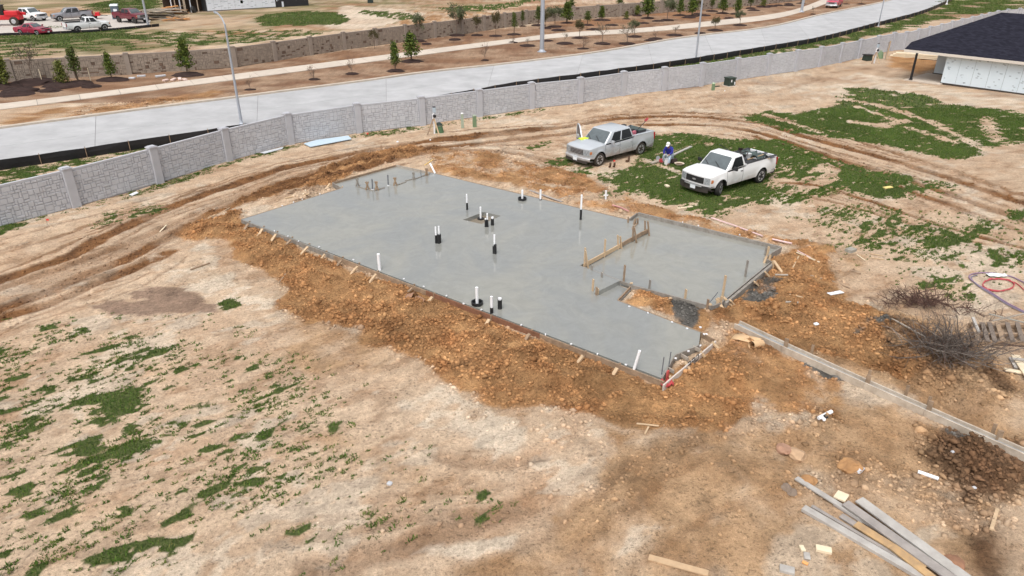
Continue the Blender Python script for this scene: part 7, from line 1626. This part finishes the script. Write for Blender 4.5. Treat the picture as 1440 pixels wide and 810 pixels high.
plank((1426,504),(1452,544), 'widest pale board of the small pile at the right edge', 0.26, 0.04, m_pale_l, 0.12); plank((1421,511),(1450,513), 'pale batten lying across the small pile at the right edge', 0.09, 0.05, m_lum1, 0.17); plank((1412,522),(1436,526), 'short pale board at the left of the small pile', 0.17, 0.05, m_pale_l, 0.06); plank((1420,505),(1428,520), 'narrow pale board at the back of the small pile', 0.10, 0.04, m_lum1, 0.06)
# brush piles: heaps of cut branches
def brush(px, spread, hgt, n, label, mats, seed):
    r = random.Random(seed); g = G(*px); root = empty('brush_pile', g, 0, label, 'brush pile'); big = [MB() for _ in mats]; fine = MB()
    for i in range(n):
        a = r.random()*6.283; d = Vector((math.cos(a), math.sin(a), 0.15+0.9*r.random()**1.3)); d.normalize(); L_ = (0.7+1.1*r.random())*hgt
        p = Vector((r.gauss(0,1)*spread[0], r.gauss(0,1)*spread[1], 0.02+0.35*hgt*r.random())); pts = [p]
        for k in range(4): d = (d+Vector((r.gauss(0,.22), r.gauss(0,.22), r.gauss(-0.03,.16)))).normalized(); pts.append(pts[-1]+d*L_/4)
        pts = [Vector((q.x, q.y, max(0.02, q.z))) for q in pts]; rad = 0.009+0.018*r.random()**2.5
        big[i % len(mats)].tube(pts, [rad, rad*0.9, rad*0.75, rad*0.6, rad*0.35], 4)
        for k in range(7):
            q = pts[1+k % 4]; e = (d+Vector((r.gauss(0,.7), r.gauss(0,.7), r.gauss(0.1,.5)))).normalized(); fine.tube([q, q+e*0.2*L_, q+e*0.36*L_+Vector((0,0,r.gauss(0,.05)))], [0.006,0.005,0.003], 3)
    for mb, mt in zip(big, mats): o = mb.build('branch', mt, root); o['kind'] = 'stuff'
    o = fine.build('twigs', mats[0], root); o['kind'] = 'stuff'; return root
m_br1 = M('grey_branch', lin(92,83,77), 0.95, 0.2, 5.0); m_br2 = M('brown_branch', lin(84,64,54), 0.95, 0.25, 5.0); m_br4 = M('pale_branch', lin(134,124,115), 0.95, 0.2, 5.0); m_br3 = M('maroon_branch', lin(88,64,56), 0.95, 0.25, 5.0)
brush((1337,500), (0.62,0.36), 0.90, 160, 'big tangled heap of grey bare branches beside the trench', [m_br1, m_br2, m_br4], 21)
brush((1285,428), (0.60,0.26), 0.50, 110, 'smaller reddish brown brush heap behind the grey one', [m_br3, m_br2], 22)
brush((1360,440), (0.6,0.3), 0.3, 30, 'thin scatter of twigs between the two brush heaps', [m_br2, m_br3], 23)
# small red and pink marks
for px, lab in (((862,232),'tiny red flag on the sand before the silver pickup'),((67,316),'tiny red survey flag near the grey wall at left'),((516,193),'tiny red survey flag on the sand before the grey wall')):
    g = G(*px); o = empty('survey_flag', g, 0, lab, 'flag'); MB().tube([(0,0,0),(0,0,0.28)], 0.006, 5).build('wire', m_iron, o); MB().box((0.06,0,0.25), (0.13,0.006,0.09)).build('flag', M('flag_red', lin(214,70,60), 0.7), o)
